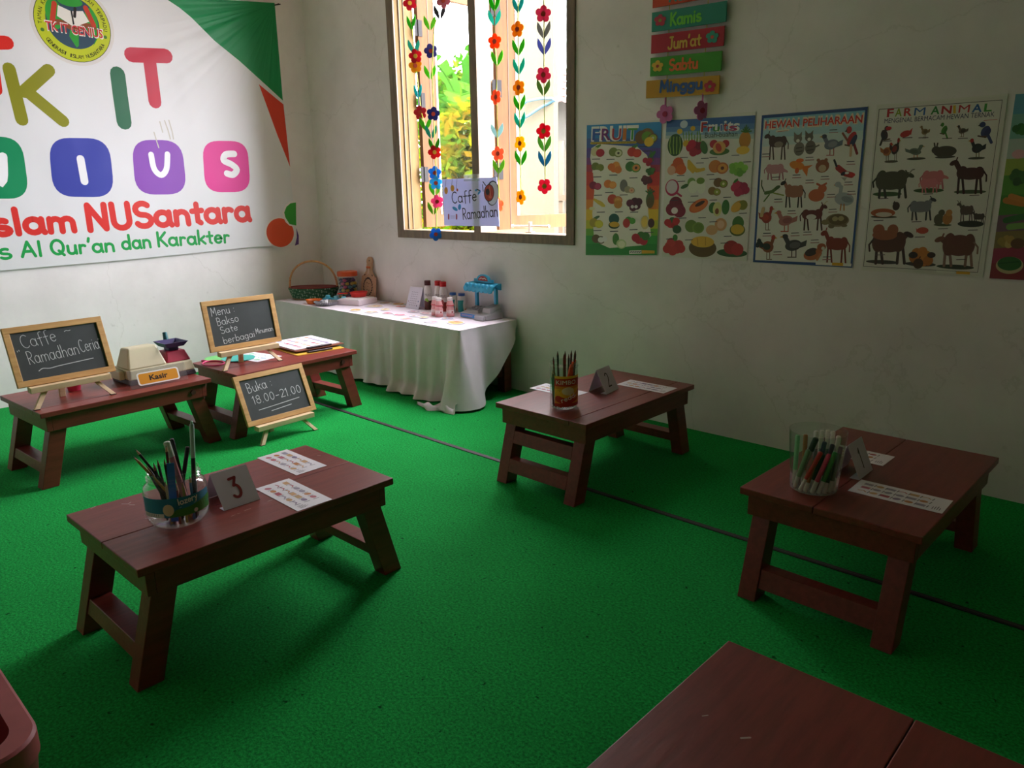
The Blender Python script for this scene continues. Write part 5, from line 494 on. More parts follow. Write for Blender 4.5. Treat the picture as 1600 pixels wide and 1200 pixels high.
'BAN': [('p','#158a50',[-1.0018,2.4374,-0.8248,2.4733,-0.2338,2.5309,-0.237,1.8798,-0.4051,2.01,-0.5449,2.1167,-0.7111,2.2267,-0.8532,2.3502,-0.923,2.398]),('p','#d8442e',[-0.4161,1.9771,-0.2351,1.8534,-0.2253,1.4139,-0.3086,1.6432]),('s','#8a8a1e',0.066,[-1.9551,1.9345,-1.9354,1.6611]),('s','#8a8a1e',0.0692,[-1.7536,1.945,-1.8974,1.8156]),('s','#8a8a1e',0.068,[-1.8714,1.8071,-1.7197,1.6644]),('s','#2f6a4c',0.0893,[-1.3682,1.9584,-1.3701,1.8322,-1.3692,1.6747]),('s','#c03448',0.0882,[-1.2687,2.08,-1.0542,2.0957]),('s','#c03448',0.0808,[-1.1609,2.0777,-1.1608,1.8097]),('s','#d8281e',0.073,[-2.0842,2.056,-1.9462,2.072]),('s','#d8281e',0.0546,[-2.024,2.0481,-2.0346,1.8136]),('p','#0f8a58',[-2.26,1.4459,-2.2558,1.4756,-2.248,1.5009,-2.2365,1.5216,-2.2212,1.5379,-2.2022,1.5498,-2.1793,1.5573,-2.1525,1.5604,-2.0593,1.5631,-2.0316,1.5615,-2.0082,1.5551,-1.9891,1.5439,-1.9744,1.5277,-1.9641,1.5065,-1.9583,1.4804,-1.957,1.4494,-1.9605,1.3365,-1.9637,1.3049,-1.9712,1.2783,-1.9829,1.2565,-1.999,1.2398,-2.0192,1.2281,-2.0435,1.2215,-2.0717,1.2198,-2.1757,1.2226,-2.2025,1.2256,-2.2247,1.2333,-2.2422,1.2455,-2.2553,1.2622,-2.2639,1.2834,-2.2681,1.3091,-2.2679,1.3393]),('p','#3c46a4',[-1.8225,1.4466,-1.8179,1.4786,-1.8091,1.5057,-1.7959,1.5279,-1.7785,1.5454,-1.7567,1.5581,-1.7304,1.566,-1.6995,1.5691,-1.5973,1.5713,-1.5654,1.5694,-1.5384,1.5624,-1.5164,1.5501,-1.4995,1.5325,-1.4877,1.5095,-1.4813,1.4813,-1.4801,1.4476,-1.4842,1.3459,-1.4881,1.3119,-1.497,1.2832,-1.5108,1.2598,-1.5294,1.2419,-1.5528,1.2294,-1.5809,1.2224,-1.6135,1.2208,-1.7224,1.2243,-1.7534,1.2278,-1.7789,1.2362,-1.7992,1.2495,-1.8144,1.2675,-1.8244,1.2904,-1.8294,1.318,-1.8294,1.3504]),('p','#8a4cb4',[-1.3466,1.4541,-1.3422,1.4854,-1.3334,1.5118,-1.32,1.5336,-1.3019,1.5506,-1.2793,1.563,-1.2518,1.5707,-1.2194,1.5736,-1.1454,1.575,-1.1123,1.5731,-1.0841,1.5662,-1.0609,1.5542,-1.0429,1.5371,-1.0302,1.5148,-1.0227,1.4874,-1.0206,1.4547,-1.0222,1.3537,-1.0254,1.3207,-1.0339,1.2926,-1.0476,1.2697,-1.0665,1.2519,-1.0905,1.2393,-1.1195,1.232,-1.1534,1.2297,-1.2386,1.2304,-1.2712,1.2332,-1.2982,1.2409,-1.3197,1.2533,-1.3359,1.2706,-1.3468,1.2927,-1.3525,1.3195,-1.353,1.3512]),('p','#dc3090',[-0.8839,1.4728,-0.8799,1.5011,-0.8716,1.5252,-0.8588,1.545,-0.8415,1.5606,-0.8196,1.572,-0.7931,1.5792,-0.7619,1.5821,-0.6707,1.5843,-0.6387,1.5828,-0.6115,1.5768,-0.5894,1.566,-0.5723,1.5506,-0.5604,1.5305,-0.5537,1.5056,-0.5523,1.476,-0.5569,1.3509,-0.5606,1.3209,-0.5693,1.2955,-0.5829,1.2747,-0.6014,1.2585,-0.6248,1.2471,-0.6529,1.2403,-0.6856,1.2382,-0.7795,1.2388,-0.8109,1.2412,-0.837,1.2481,-0.8579,1.2594,-0.8737,1.275,-0.8844,1.295,-0.8901,1.3194,-0.8909,1.3481]),('s','#f0f0f2',0.0434,[-2.2063,1.3179,-2.2046,1.4379,-2.0952,1.3121,-2.0624,1.456]),('s','#f0f0f2',0.0445,[-1.6555,1.4488,-1.6525,1.3156]),('s','#f0f0f2',0.0366,[-1.2294,1.482,-1.2217,1.3929,-1.1823,1.3542,-1.1419,1.3935,-1.1234,1.4866]),('s','#f0f0f2',0.0439,[-0.6566,1.4986,-0.7197,1.4922,-0.7384,1.4532,-0.6823,1.4255,-0.649,1.3918,-0.6817,1.3576,-0.7263,1.3653]),('s','#d8342e',0.0361,[-2.1912,1.1566,-2.1954,1.0162]),('h','#d8342e',-2.1712,1.0192,0.4294,0.139,'slam',0.0348,0.4),('h','#d8342e',-1.6727,1.0211,1.0897,0.1502,'NUSantara',0.0375,1.1),('h','#1fa04c',-2.1699,0.8802,0.0635,0.0968,'s',0.0165,1.7),('h','#1fa04c',-2.2033,0.8806,0.0174,0.0963,'i',0.0164,2.9),('h','#1fa04c',-2.0584,0.8853,0.1113,0.085,'Al',0.0168,-0.7),('h','#1fa04c',-1.9011,0.8853,0.3644,0.0871,"Qur'an",0.0172,-0.3),('h','#1fa04c',-1.4889,0.8901,0.1824,0.0877,'dan',0.0171,0.9),('h','#1fa04c',-1.2648,0.8954,0.5055,0.0905,'Karakter',0.0176,-0.3),('e','#e8e4e0',-0.3564,0.9385,0.128,0.1187,0),('e','#e0542e',-0.3564,0.9385,0.1136,0.106,0),('p','#e8e4e0',[-0.3167,1.0429,-0.325,1.0854,-0.2992,1.1338,-0.2559,1.1636,-0.1984,1.1694,-0.2148,0.9745,-0.2741,0.9872,-0.3036,1.014]),('p','#3aa03a',[-0.3032,1.0494,-0.3091,1.0849,-0.2855,1.1264,-0.2491,1.1508,-0.2031,1.1554,-0.2171,0.9846,-0.2729,0.9985]),('p','#5a3a7a',[-0.2188,0.9675,-0.2032,0.909,-0.2097,0.844,-0.2437,0.836,-0.2212,0.8955]),('s','#c4c0b4',0.0074,[-1.1144,1.6966,-1.0998,1.6373,-1.0918,1.5833]),('s','#c4c0b4',0.0073,[-1.1464,1.689,-1.1365,1.6238]),('s','#c4c0b4',0.0074,[-1.0865,1.7003,-1.0735,1.6263,-1.0714,1.584]),('s','#c4c0b4',0.0073,[-1.1922,1.6216,-1.1818,1.5624,-1.1742,1.5266]),('e','#d8d4d0',-1.5816,2.2133,0.2273,0.2273,0),('e','#3a4020',-1.5816,2.2133,0.2079,0.2079,0),('e','#bcc822',-1.5816,2.2133,0.2045,0.2045,0),('e','#2f4a5c',-1.5816,2.2247,0.1454,0.1454,0),('e','#2f9a34',-1.6771,2.2588,0.0455,0.0818,0),('e','#2f9a34',-1.4794,2.2361,0.0364,0.0818,0),('p','#2f9a34',[-1.6043,2.1815,-1.5589,2.1679,-1.568,2.0997,-1.5816,2.0861,-1.6134,2.1452]),('e','#2f9a34',-1.5816,2.3383,0.0682,0.0273,0),('p','#2f9a34',[-1.468,2.1452,-1.4453,2.1679,-1.4907,2.0997]),('s','#8a4a28',0.0295,[-1.6952,2.2133,-1.6498,2.2179,-1.593,2.1951]),('s','#8a4a28',0.0295,[-1.468,2.2133,-1.5134,2.2179,-1.5703,2.1951]),('s','#c03c24',0.0273,[-1.668,2.3156,-1.6907,2.2247]),('s','#c03c24',0.0273,[-1.4998,2.3156,-1.468,2.2247]),('p','#e8e4dc',[-1.6498,2.3088,-1.5862,2.2861,-1.5816,2.1997,-1.6634,2.2497]),('p','#e8e4dc',[-1.5771,2.2861,-1.518,2.2951,-1.4907,2.2406,-1.5771,2.1997]),('s','#1f2020',0.0091,[-1.5816,2.2861,-1.5793,2.1997]),('s','#2a2420',0.0159,[-1.5589,2.3042,-1.568,2.2588]),('t','#e8e0d8',-1.7384,2.1633,0.3182,0.0545,'TK IT GENIUS',5,-2),('t','#c82430',-1.7339,2.1679,0.3091,0.0455,'TK IT GENIUS',2.5,-2),('t','#22260e',-1.748,2.1966,0.0159,0.0205,'T',2,93.0),('t','#22260e',-1.7488,2.2147,0.0159,0.0205,'A',2,86.8),('t','#22260e',-1.7477,2.2328,0.0159,0.0205,'M',2,80.6),('t','#22260e',-1.7446,2.2506,0.0159,0.0205,'A',2,74.4),('t','#22260e',-1.7397,2.268,0.0159,0.0205,'N',2,68.2),('t','#22260e',-1.7242,2.3006,0.0159,0.0205,'K',2,55.8),('t','#22260e',-1.714,2.3155,0.0159,0.0205,'A',2,49.6),('t','#22260e',-1.7022,2.3292,0.0159,0.0205,'N',2,43.4),('t','#22260e',-1.6889,2.3416,0.0159,0.0205,'A',2,37.2),('t','#22260e',-1.6745,2.3524,0.0159,0.0205,'K',2,31.0),('t','#22260e',-1.6424,2.3691,0.0159,0.0205,'K',2,18.6),('t','#22260e',-1.6253,2.3748,0.0159,0.0205,'A',2,12.4),('t','#22260e',-1.6076,2.3785,0.0159,0.0205,'N',2,6.2),('t','#22260e',-1.5896,2.3804,0.0159,0.0205,'A',2,0.0),('t','#22260e',-1.5715,2.3802,0.0159,0.0205,'K',2,-6.2),('t','#22260e',-1.5316,2.3727,0.0068,0.0205,'I',2,-18.6),('t','#22260e',-1.5188,2.3683,0.0159,0.0205,'S',2,-24.8),('t','#22260e',-1.5024,2.3606,0.0159,0.0205,'L',2,-31.0),('t','#22260e',-1.487,2.3512,0.0159,0.0205,'A',2,-37.2),('t','#22260e',-1.4726,2.3402,0.0159,0.0205,'M',2,-43.4),('t','#22260e',-1.4479,2.3138,0.0159,0.0205,'T',2,-55.8),('t','#22260e',-1.4379,2.2988,0.0159,0.0205,'E',2,-62.0),('t','#22260e',-1.4295,2.2827,0.0159,0.0205,'R',2,-68.2),('t','#22260e',-1.4229,2.2659,0.0159,0.0205,'P',2,-74.4),('t','#22260e',-1.4181,2.2485,0.0159,0.0205,'A',2,-80.6),('t','#22260e',-1.4153,2.2306,0.0159,0.0205,'D',2,-86.8),('t','#22260e',-1.4144,2.2125,0.0159,0.0205,'U',2,-93.0),('t','#22260e',-1.7432,2.1179,0.0159,0.0205,'G',2,303.0),('t','#22260e',-1.7343,2.1043,0.0159,0.0205,'E',2,308.0),('t','#22260e',-1.7244,2.0915,0.0159,0.0205,'N',2,312.9),('t','#22260e',-1.7133,2.0796,0.0159,0.0205,'E',2,317.9),('t','#22260e',-1.7012,2.0687,0.0159,0.0205,'R',2,322.8),('t','#22260e',-1.6883,2.0589,0.0159,0.0205,'A',2,327.8),('t','#22260e',-1.6746,2.0503,0.0159,0.0205,'S',2,332.7),('t','#22260e',-1.6559,2.0412,0.0068,0.0205,'I',2,337.7),('t','#22260e',-1.6252,2.0309,0.0068,0.0205,'I',2,347.6),('t','#22260e',-1.6138,2.0284,0.0159,0.0205,'S',2,352.6),('t','#22260e',-1.5977,2.0264,0.0159,0.0205,'L',2,357.5),('t','#22260e',-1.5815,2.0257,0.0159,0.0205,'A',2,362.5),('t','#22260e',-1.5652,2.0264,0.0159,0.0205,'M',2,367.4),('t','#22260e',-1.5333,2.032,0.0159,0.0205,'N',2,377.3),('t','#22260e',-1.5178,2.0368,0.0159,0.0205,'U',2,382.3),('t','#22260e',-1.5028,2.043,0.0159,0.0205,'S',2,387.3),('t','#22260e',-1.4884,2.0505,0.0159,0.0205,'A',2,392.2),('t','#22260e',-1.4747,2.0591,0.0159,0.0205,'N',2,397.2),('t','#22260e',-1.4617,2.0689,0.0159,0.0205,'T',2,402.1),('t','#22260e',-1.4497,2.0798,0.0159,0.0205,'A',2,407.1),('t','#22260e',-1.4387,2.0917,0.0159,0.0205,'R',2,412.0),('t','#22260e',-1.4287,2.1045,0.0159,0.0205,'A',2,417.0),('e','#4a7a2a',-1.752,2.1645,0.0102,0.0102,0),('e','#4a7a2a',-1.4112,2.1645,0.0102,0.0102,0)],
'Kamis': [('e','#b82a44',0.0467,0.065,0.0139,0.011,0),('e','#b82a44',0.0281,0.057,0.014,0.0111,0),('e','#b82a44',0.0361,0.0382,0.014,0.0111,0),('e','#b82a44',0.0596,0.0347,0.0139,0.0111,0),('e','#b82a44',0.0661,0.0512,0.0138,0.011,0),('e','#b82a44',0.0473,0.0492,0.0166,0.0132,0),('e','#8a9a3a',0.0473,0.0492,0.0093,0.0074,0),('h','#6ccc3c',0.1032,0.0183,0.1618,0.0523,'Kamis',0.0105,-1.0)],
'Jumat': [('e','#2fa08a',0.3267,0.0535,0.0135,0.0113,0),('e','#2fa08a',0.3089,0.0449,0.0136,0.0114,0),('e','#2fa08a',0.3169,0.0258,0.0136,0.0114,0),('e','#2fa08a',0.3397,0.0227,0.0135,0.0113,0),('e','#2fa08a',0.3456,0.0398,0.0134,0.0113,0),('e','#2fa08a',0.3276,0.0373,0.0161,0.0135,0),('e','#c8503a',0.3276,0.0373,0.009,0.0076,0),('h','#d8b048',0.0976,0.0164,0.1726,0.0496,"Jum'at",0.0092,-1.2)],
'Sabtu': [('e','#d8b030',0.0421,0.0639,0.0136,0.0109,0),('e','#d8b030',0.024,0.0553,0.0137,0.0109,0),('e','#d8b030',0.0317,0.037,0.0137,0.011,0),('e','#d8b030',0.0546,0.0344,0.0135,0.0109,0),('e','#d8b030',0.061,0.051,0.0135,0.0109,0),('e','#d8b030',0.0427,0.0483,0.0162,0.013,0),('e','#a03020',0.0427,0.0483,0.0091,0.0073,0),('h','#e8702c',0.1077,0.0213,0.151,0.0484,'Sabtu',0.0107,-1.8)],
'Minggu': [('e','#b8283a',0.3462,0.0414,0.0128,0.0109,0),('e','#b8283a',0.3292,0.0324,0.0129,0.011,0),('e','#b8283a',0.3369,0.0142,0.0129,0.011,0),('e','#b8283a',0.3585,0.0121,0.0128,0.0109,0),('e','#b8283a',0.3642,0.0289,0.0128,0.0109,0),('e','#b8283a',0.347,0.0258,0.0153,0.013,0),('e','#8a9a3a',0.347,0.0258,0.0086,0.0073,0),('h','#2a5a9a',0.0793,0.0279,0.227,0.0475,'Minggu',0.0124,-1.4)],
'Rabu': [('h','#2f9a90',0.0904,0.0233,0.1676,0.0517,'Rabu',0.0103,-2.9)],
'SIGN': [('s','#2a2a34',0.003,[0.0337,0.2829,0.0263,0.2396]),('s','#2a2a34',0.003,[0.0919,0.2856,0.0849,0.2466]),('s','#2a2a34',0.0029,[0.136,0.2846,0.1282,0.2263]),('e','#e09a28',0.0298,0.2158,0.017,0.0223,0),('e','#e09a28',0.0912,0.2292,0.0179,0.0205,0),('e','#c05a3a',0.1361,0.2184,0.0083,0.0094,0),('h','#2c2c36',0.0837,0.136,0.2287,0.0677,'Caffe',0.0072,4.2),('h','#2c2c36',0.1792,0.0373,0.3107,0.0675,'Ramadhan',0.0071,4.2),('e','#1f2024',0.4467,0.1957,0.054,0.0735,-10),('e','#d8dcf2',0.4488,0.1942,0.0475,0.0675,-10),('e','#1f2024',0.4183,0.1975,0.0436,0.0512,-10),('e','#b83c28',0.4183,0.1975,0.0381,0.0467,-10),('e','#2a2020',0.4065,0.2036,0.0175,0.0196,0),('s','#e0a080',0.0037,[0.424,0.2334,0.4328,0.1733]),('e','#d86a4a',0.4274,0.1733,0.0131,0.0091,0),('s','#2a2a34',0.0066,[0.3123,0.2199,0.3401,0.212]),('s','#2a2a34',0.0065,[0.3638,0.2457,0.3679,0.2078]),('s','#2a2a34',0.0065,[0.3678,0.2644,0.3913,0.2414]),('e','#3a9ad8',0.3341,0.2006,0.0179,0.0069,40),('e','#3a9ad8',0.3064,0.2139,0.0112,0.0061,0),('e','#3a9ad8',0.1085,0.1026,0.0263,0.0111,-20),('e','#3a9ad8',0.151,0.1138,0.0142,0.019,-20),('s','#a8505a',0.0142,[0.0456,0.0639,0.0443,0.0413]),('s','#a8505a',0.014,[0.1209,0.0645,0.1198,0.0422]),('s','#8a8a9a',0.002,[0.0637,0.06,0.1062,0.0604]),('s','#8a8a9a',0.002,[0.0633,0.052,0.1058,0.0524]),('s','#8a8a9a',0.002,[0.0628,0.0439,0.1054,0.0444])],
}
GAR = {'g1': ([(1.275,2.515),(1.269,2.354),(1.271,2.233),(1.285,2.094),(1.296,1.988),(1.311,1.846),(1.326,1.714),(1.357,1.627),(1.41,1.569)],[('f','#b02838',1.269,2.354),('l','#4a9a34',1.272,2.237),('l','#2f9a84',1.285,2.094),('f','#b82c3c',1.3,2.044),('f','#c08a24',1.296,1.988),('l','#2f9a9a',1.306,1.827),('f','#a03a44',1.322,1.707),('l','#5aa830',1.364,1.63)]),'g2': ([(1.592,2.456),(1.561,2.324),(1.481,2.177),(1.448,1.944),(1.449,1.689),(1.44,1.471),(1.448,1.294),(1.44,1.174),(1.425,0.946)],[('f','#a06a74',1.578,2.317),('l','#4a4a4c',1.542,2.253),('l','#6ab03a',1.447,2.207),('f','#4a4a84',1.449,2.055),('l','#6ab83a',1.431,1.928),('f','#343c74',1.449,1.689),('l','#2f8a7a',1.417,1.577),('f','#c02c34',1.446,1.459),('l','#4a8a34',1.442,1.498),('f','#3a8ac8',1.438,1.333),('f','#48b0d8',1.446,1.27),('l','#6ab03a',1.43,1.222),('f','#d86a94',1.451,1.154),('l','#6a9a34',1.407,1.105),('f','#3a84c8',1.425,0.946)]),'g3': ([(1.955,2.397),(1.956,2.265),(1.948,2.048),(1.96,1.926),(1.955,1.753),(1.954,1.557),(1.958,1.349),(1.955,1.095)],[('l','#3a9a2c',1.955,2.242),('l','#1f9a84',1.952,2.166),('f','#d85a24',1.954,2.047),('l','#5aa830',1.966,1.95),('f','#c86a4a',1.954,1.746),('l','#8ab0b0',1.954,1.553),('f','#d87a5a',1.96,1.429),('l','#6aa030',1.961,1.349),('f','#d8683a',1.957,1.132)]),'g4': ([(2.183,2.346),(2.185,2.22),(2.177,2.073),(2.18,1.772),(2.184,1.471),(2.183,1.181)],[('l','#2f8a84',2.184,2.191),('f','#b87a20',2.179,2.073),('l','#4a9a34',2.182,1.975),('l','#2f9a84',2.183,1.876),('f','#bc8420',2.183,1.772),('l','#4a9a30',2.184,1.684),('l','#2a9a84',2.184,1.592),('f','#d0a824',2.187,1.474),('l','#4a9a30',2.188,1.387),('f','#c89a20',2.186,1.177)]),'g5': ([(2.366,2.312),(2.369,2.121),(2.366,1.816),(2.368,1.529),(2.37,1.232)],[('f','#b05068',2.367,2.121),('l','#7a7a74',2.368,2.036),('l','#6a70a0',2.37,1.954),('f','#b04a64',2.366,1.819),('l','#6a8a50',2.363,1.748),('f','#b82c44',2.366,1.529),('l','#6a9a50',2.368,1.455),('l','#3a84a0',2.369,1.376),('f','#c03c58',2.37,1.235)])}

# ------------------------------------------------------------------ the room shell
RX, RY, RZ = 7.4, -6.2, 3.05
WX0, WX1, WZ0, WZ1 = .995, 2.562, .913, 2.62
b = MB(CARPET).box(-.1, RX+.1, RY-.1, .1, -.08, 0)
struct(b.build('floor'), 'green felt carpet covering the whole floor', 'floor')
b = MB(WALL).box(-.13, 0, RY, .13, -.08, RZ)
struct(b.build('wall_left'), 'whitewashed plaster wall behind the banner')
b = MB(WALL)
b.box(0, WX0, 0, .13, -.08, RZ); b.box(WX1, RX, 0, .13, -.08, RZ)
b.box(WX0, WX1, 0, .13, -.08, WZ0); b.box(WX0, WX1, 0, .13, WZ1, RZ)
struct(b.build('wall_right'), 'whitewashed plaster wall with the window and the posters')
DIM = M('#cfbcae', .8, .08, 3)
b = MB(DIM).box(RX, RX+.13, RY, .13, -.08, RZ)
struct(b.build('wall_back'), 'plaster wall behind the viewer')
b = MB(DIM).box(-.13, RX+.13, RY-.13, RY, -.08, RZ)
struct(b.build('wall_front'), 'plaster wall opposite the window')
CEIL = M('#ecdacf', .8, .04, 3)
b = MB(CEIL).box(-.13, RX+.13, RY-.13, .13, RZ, RZ+.1)
struct(b.build('ceiling'), 'plain ceiling board', 'ceiling')
SEAM = M('#23231f', .6, .15, 20)
b = MB(SEAM).box(.0, RX, -1.004, -.98, .0002, .003)
b.use(M('#3e3d39', .6)).box(.0, RX, -.996, -.988, .003, .0036)  # lighter centre line: window reflection on the strip, painted in as colour
struct(b.build('trim_1'), 'dark strip covering the carpet seam', 'trim')

# ------------------------------------------------------------------ window
win = bpy.data.objects.new('window_1', None); COL.objects.link(win); win.location = ((WX0+WX1)/2, 0, WZ0)
struct(win, 'wooden window with two casements opened outwards', 'window')
wl = lambda x0, x1, y0, y1, z0, z1, mb: mb.box(x0-win.location.x, x1-win.location.x, y0, y1, z0-WZ0, z1-WZ0)
b = MB(FRAME)
wl(WX0, 1.066, -.012, .0, WZ0, WZ1, b); wl(2.505, WX1, -.012, .0, WZ0, WZ1, b); wl(1.066, 2.505, -.012, .0, WZ0, .967, b); wl(1.066, 2.505, -.012, 0, WZ1-.06, WZ1, b)
b.use(JAMB)
wl(WX0+.001, 1.0658, .0002, .155, WZ0+.001, WZ1-.001, b); wl(2.5052, WX1-.001, .0002, .13, WZ0+.001, WZ1-.001, b); wl(1.066, 2.505, .0002, .13, WZ0+.001, .967, b); wl(1.066, 2.505, .0002, .13, WZ1-.06, WZ1-.001, b)
b.use(FRAME); wl(1.066, 1.074, .03, .036, .967, WZ1-.06, b); wl(1.066, 1.072, .07, .074, .967, WZ1-.06, b)
b.build('window_frame', win, bevel=.002)
b = MB(FRAME); wl(1.762, 1.824, -.012, .004, .967, WZ1-.06, b); b.use(M('#b59a7c', .6, .12, 12)); wl(1.762, 1.824, .004, .13, .967, WZ1-.06, b)
b.build('mullion', win, bevel=.002)
def sash(hx, hy, ang, w, mirror):
    """casement leaf hinged at (hx, hy), leaf direction at angle ang from +x"""
    e = Matrix.Translation((hx-win.location.x, hy, 0)) @ Matrix.Rotation(ang, 4, 'Z')
    z0, z1 = .062, WZ1-.06-WZ0-.005; t = .034; sw = .15
    mb = MB(SASH)
    mb.box(0, sw, -t/2, t/2, z0, z1, e); mb.box(w-.085, w, -t/2, t/2, z0, z1, e)
    mb.box(sw, w-.085, -t/2, t/2, z0, z0+.085, e); mb.box(sw, w-.085, -t/2, t/2, z1-.085, z1, e)
    mb.use(M('#a09a8c', .5)); mb.box(sw-.012, sw+.004, -t/2-.003, t/2+.003, z0+.085, z1-.085, e)
    mb.use(M('#4a3524', .7)); mb.box(.084, .09, -t/2-.002, t/2+.002, z0, z1, e)
    o = mb.build('casement', win)
    mb = MB(GLASS); mb.box(sw, w-.085, -.002, .002, z0+.085, z1-.085, e); mb.build('pane', o)
    mb = MB(M('#0c0b0a', .8))
    for z in (.42, .9, 1.35):
        mb.box(-.03, .035, -t/2-.004, -t/2-.001, z-.05, z+.05, e)
        mb.cyl(e @ Vector((0, -t/2-.004, z-.05)), e @ Vector((0, -t/2-.004, z+.05)), .006)
    mb.build('hinge', o)
    return o
sash(1.078, .168, math.radians(90), .70, False)
sash(1.822, .142, math.radians(76), .74, True)
b = MB(M('#e8e6e0', .35))
e = Matrix.Translation((-win.location.x, 0, -WZ0))
b.cyl((1.99-win.location.x, .1, 1.003-WZ0), (2.28-win.location.x, .1, 1.006-WZ0), .007); b.ball((1.99-win.location.x, .1, 1.003-WZ0), .011); b.ball((2.28-win.location.x, .1, 1.006-WZ0), .011)
b.cyl((2.135-win.location.x, .1, .967-WZ0), (2.135-win.location.x, .1, 1.03-WZ0), .012); b.box(2.11-win.location.x, 2.16-win.location.x, .085, .115, .967-WZ0, .973-WZ0)
b.build('window_stay', win, smooth=True)

# ------------------------------------------------------------------ outside the window
b = MB(M('#8a8172', .9, .25, 2)).box(-14, 10, .2, 14, -.3, -.12)
struct(b.build('ground'), 'bare earth yard outside the window', 'ground')
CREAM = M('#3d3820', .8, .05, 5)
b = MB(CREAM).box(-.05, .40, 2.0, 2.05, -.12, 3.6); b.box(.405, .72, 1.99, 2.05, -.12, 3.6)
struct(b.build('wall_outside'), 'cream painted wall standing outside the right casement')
h = thing('house', 'neighbouring house with orange tiled roof and grey gable beyond the window', 'house', (-4.9, 8.2, -.12))
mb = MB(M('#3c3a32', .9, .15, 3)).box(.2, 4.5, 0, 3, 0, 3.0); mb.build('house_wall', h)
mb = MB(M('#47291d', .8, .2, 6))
for j in range(6):
    for i in range(23):
        x = .0+i*.21; y = -.5+j*.26; z = 2.8+j*.17
        mb.add([(x, y, z+.03), (x+.07, y, z+.07), (x+.14, y, z+.07), (x+.21, y, z+.03), (x, y+.3, z+.17), (x+.07, y+.3, z+.21), (x+.14, y+.3, z+.21), (x+.21, y+.3, z+.17)], [(0, 1, 5, 4), (1, 2, 6, 5), (2, 3, 7, 6)])
mb.build('roof', h)
f = thing('bamboo_fence', 'pale upright bamboo fence between the cream wall and the house', 'fence', (-.75, 4.0, -.12))
mb = MB(M('#4a3a20', .7, .2, 8))
for i in range(16): mb.box(-.95+i*.1, -.95+i*.1+.055, 0, .025, 0, 1.8+.05*(i % 3))
mb.build('slat_panel', f)
mb = MB(M('#443218', .7, .2, 8)).box(-.97, .62, -.03, 0, 1.2, 1.27); mb.box(-.97, .62, -.03, 0, .5, .57); mb.build('rail', f)
b = MB(M('#12404f', .5))
b.tube([(.33, 1.95, 1.94), (.45, 1.95, 1.985), (.6, 1.96, 1.995), (.725, 1.97, 1.985), (.728, 2.0, 1.97), (.6, 1.96, 1.92), (.46, 1.95, 1.86), (.33, 1.95, 1.83)], .012, 8)
tag(b.build('rope', smooth=True), 'light blue rope looped over the cream wall outside', 'rope')
def leaf_cloud(mb, cols, c, r, n, ls, seed):
    rnd = random.Random(seed)
    for i in range(n):
        a = rnd.uniform(0, 2*PI); t = math.acos(rnd.uniform(-1, 1)); k = rnd.random()**.4
        p = Vector((c[0]+r[0]*k*math.sin(t)*math.cos(a), c[1]+r[1]*k*math.sin(t)*math.sin(a), c[2]+r[2]*k*math.cos(t)))
        d = Vector((rnd.uniform(-1, 1), rnd.uniform(-1, 1), rnd.uniform(-.8, .6))).normalized(); u = d.cross(Vector((rnd.uniform(-1, 1), rnd.uniform(-1, 1), 1))).normalized()
        l = ls*rnd.uniform(.6, 1.3); w = l*.22; nn = d.cross(u)*l*.06
        mb.use(cols[rnd.randrange(len(cols))])
        mb.add([p, p+d*l*.5+u*w+nn, p+d*l, p+d*l*.5-u*w+nn], [(0, 1, 2, 3)])
LY = [thin_mat(c, .4) for c in ('#465608', '#5c5c06', '#304a08', '#665408')]
LG = [thin_mat(c, .4) for c in ('#1c420a', '#284c10', '#325614')]
LM = [thin_mat(c, .4) for c in ('#345408', '#44560a', '#224a0a')]
def shrub(label, c, r, n, ls, cols, seed):
    t = thing('shrub', label, 'shrub', (c[0], c[1], -.12), 0, 'shrubs in the yard')
    mb = MB(cols[0]); leaf_cloud(mb, cols, (0, 0, c[2]+.12), r, n, ls, seed); mb.build('foliage', t, fix=False)
    mb = MB(M('#7a5f3c', .8))
    rnd = random.Random(seed+5)
    for i in range(9):
        a = rnd.uniform(0, 2*PI); mb.tube([(.05*math.cos(a), .05*math.sin(a), 0), (r[0]*.3*math.cos(a), r[1]*.3*math.sin(a), c[2]*.6), (r[0]*.75*math.cos(a), r[1]*.75*math.sin(a), c[2]+.12+r[2]*.6*rnd.uniform(-.5, 1))], [.014, .009, .004], 5)
    mb.build('stem', t)
shrub('yellowish twiggy shrub close outside the left casement', (-.75, 2.3, 1.15), (.5, .42, 1.0), 4200, .15, LY, 3)
shrub('bright green bush behind the yellowish shrub', (-4.7, 5.9, 1.9), (1.0, .6, 1.5), 5000, .22, LM, 4)
shrub('dark low bush between the yellowish shrub and the bright green bush', (-1.95, 3.15, .6), (.6, .45, .75), 2500, .16, LG, 6)
t = thing('banana_plant', 'banana plant with broad arching leaves outside the left casement', 'plant', (-2.5, 4.0, -.12))
mb = MB(M('#7f9a50', .6, .15, 6)); mb.tube([(0, 0, 0), (.03, 0, 1.2), (0, .03, 2.4)], [.16, .13, .08], 12); mb.build('trunk', t, smooth=True)
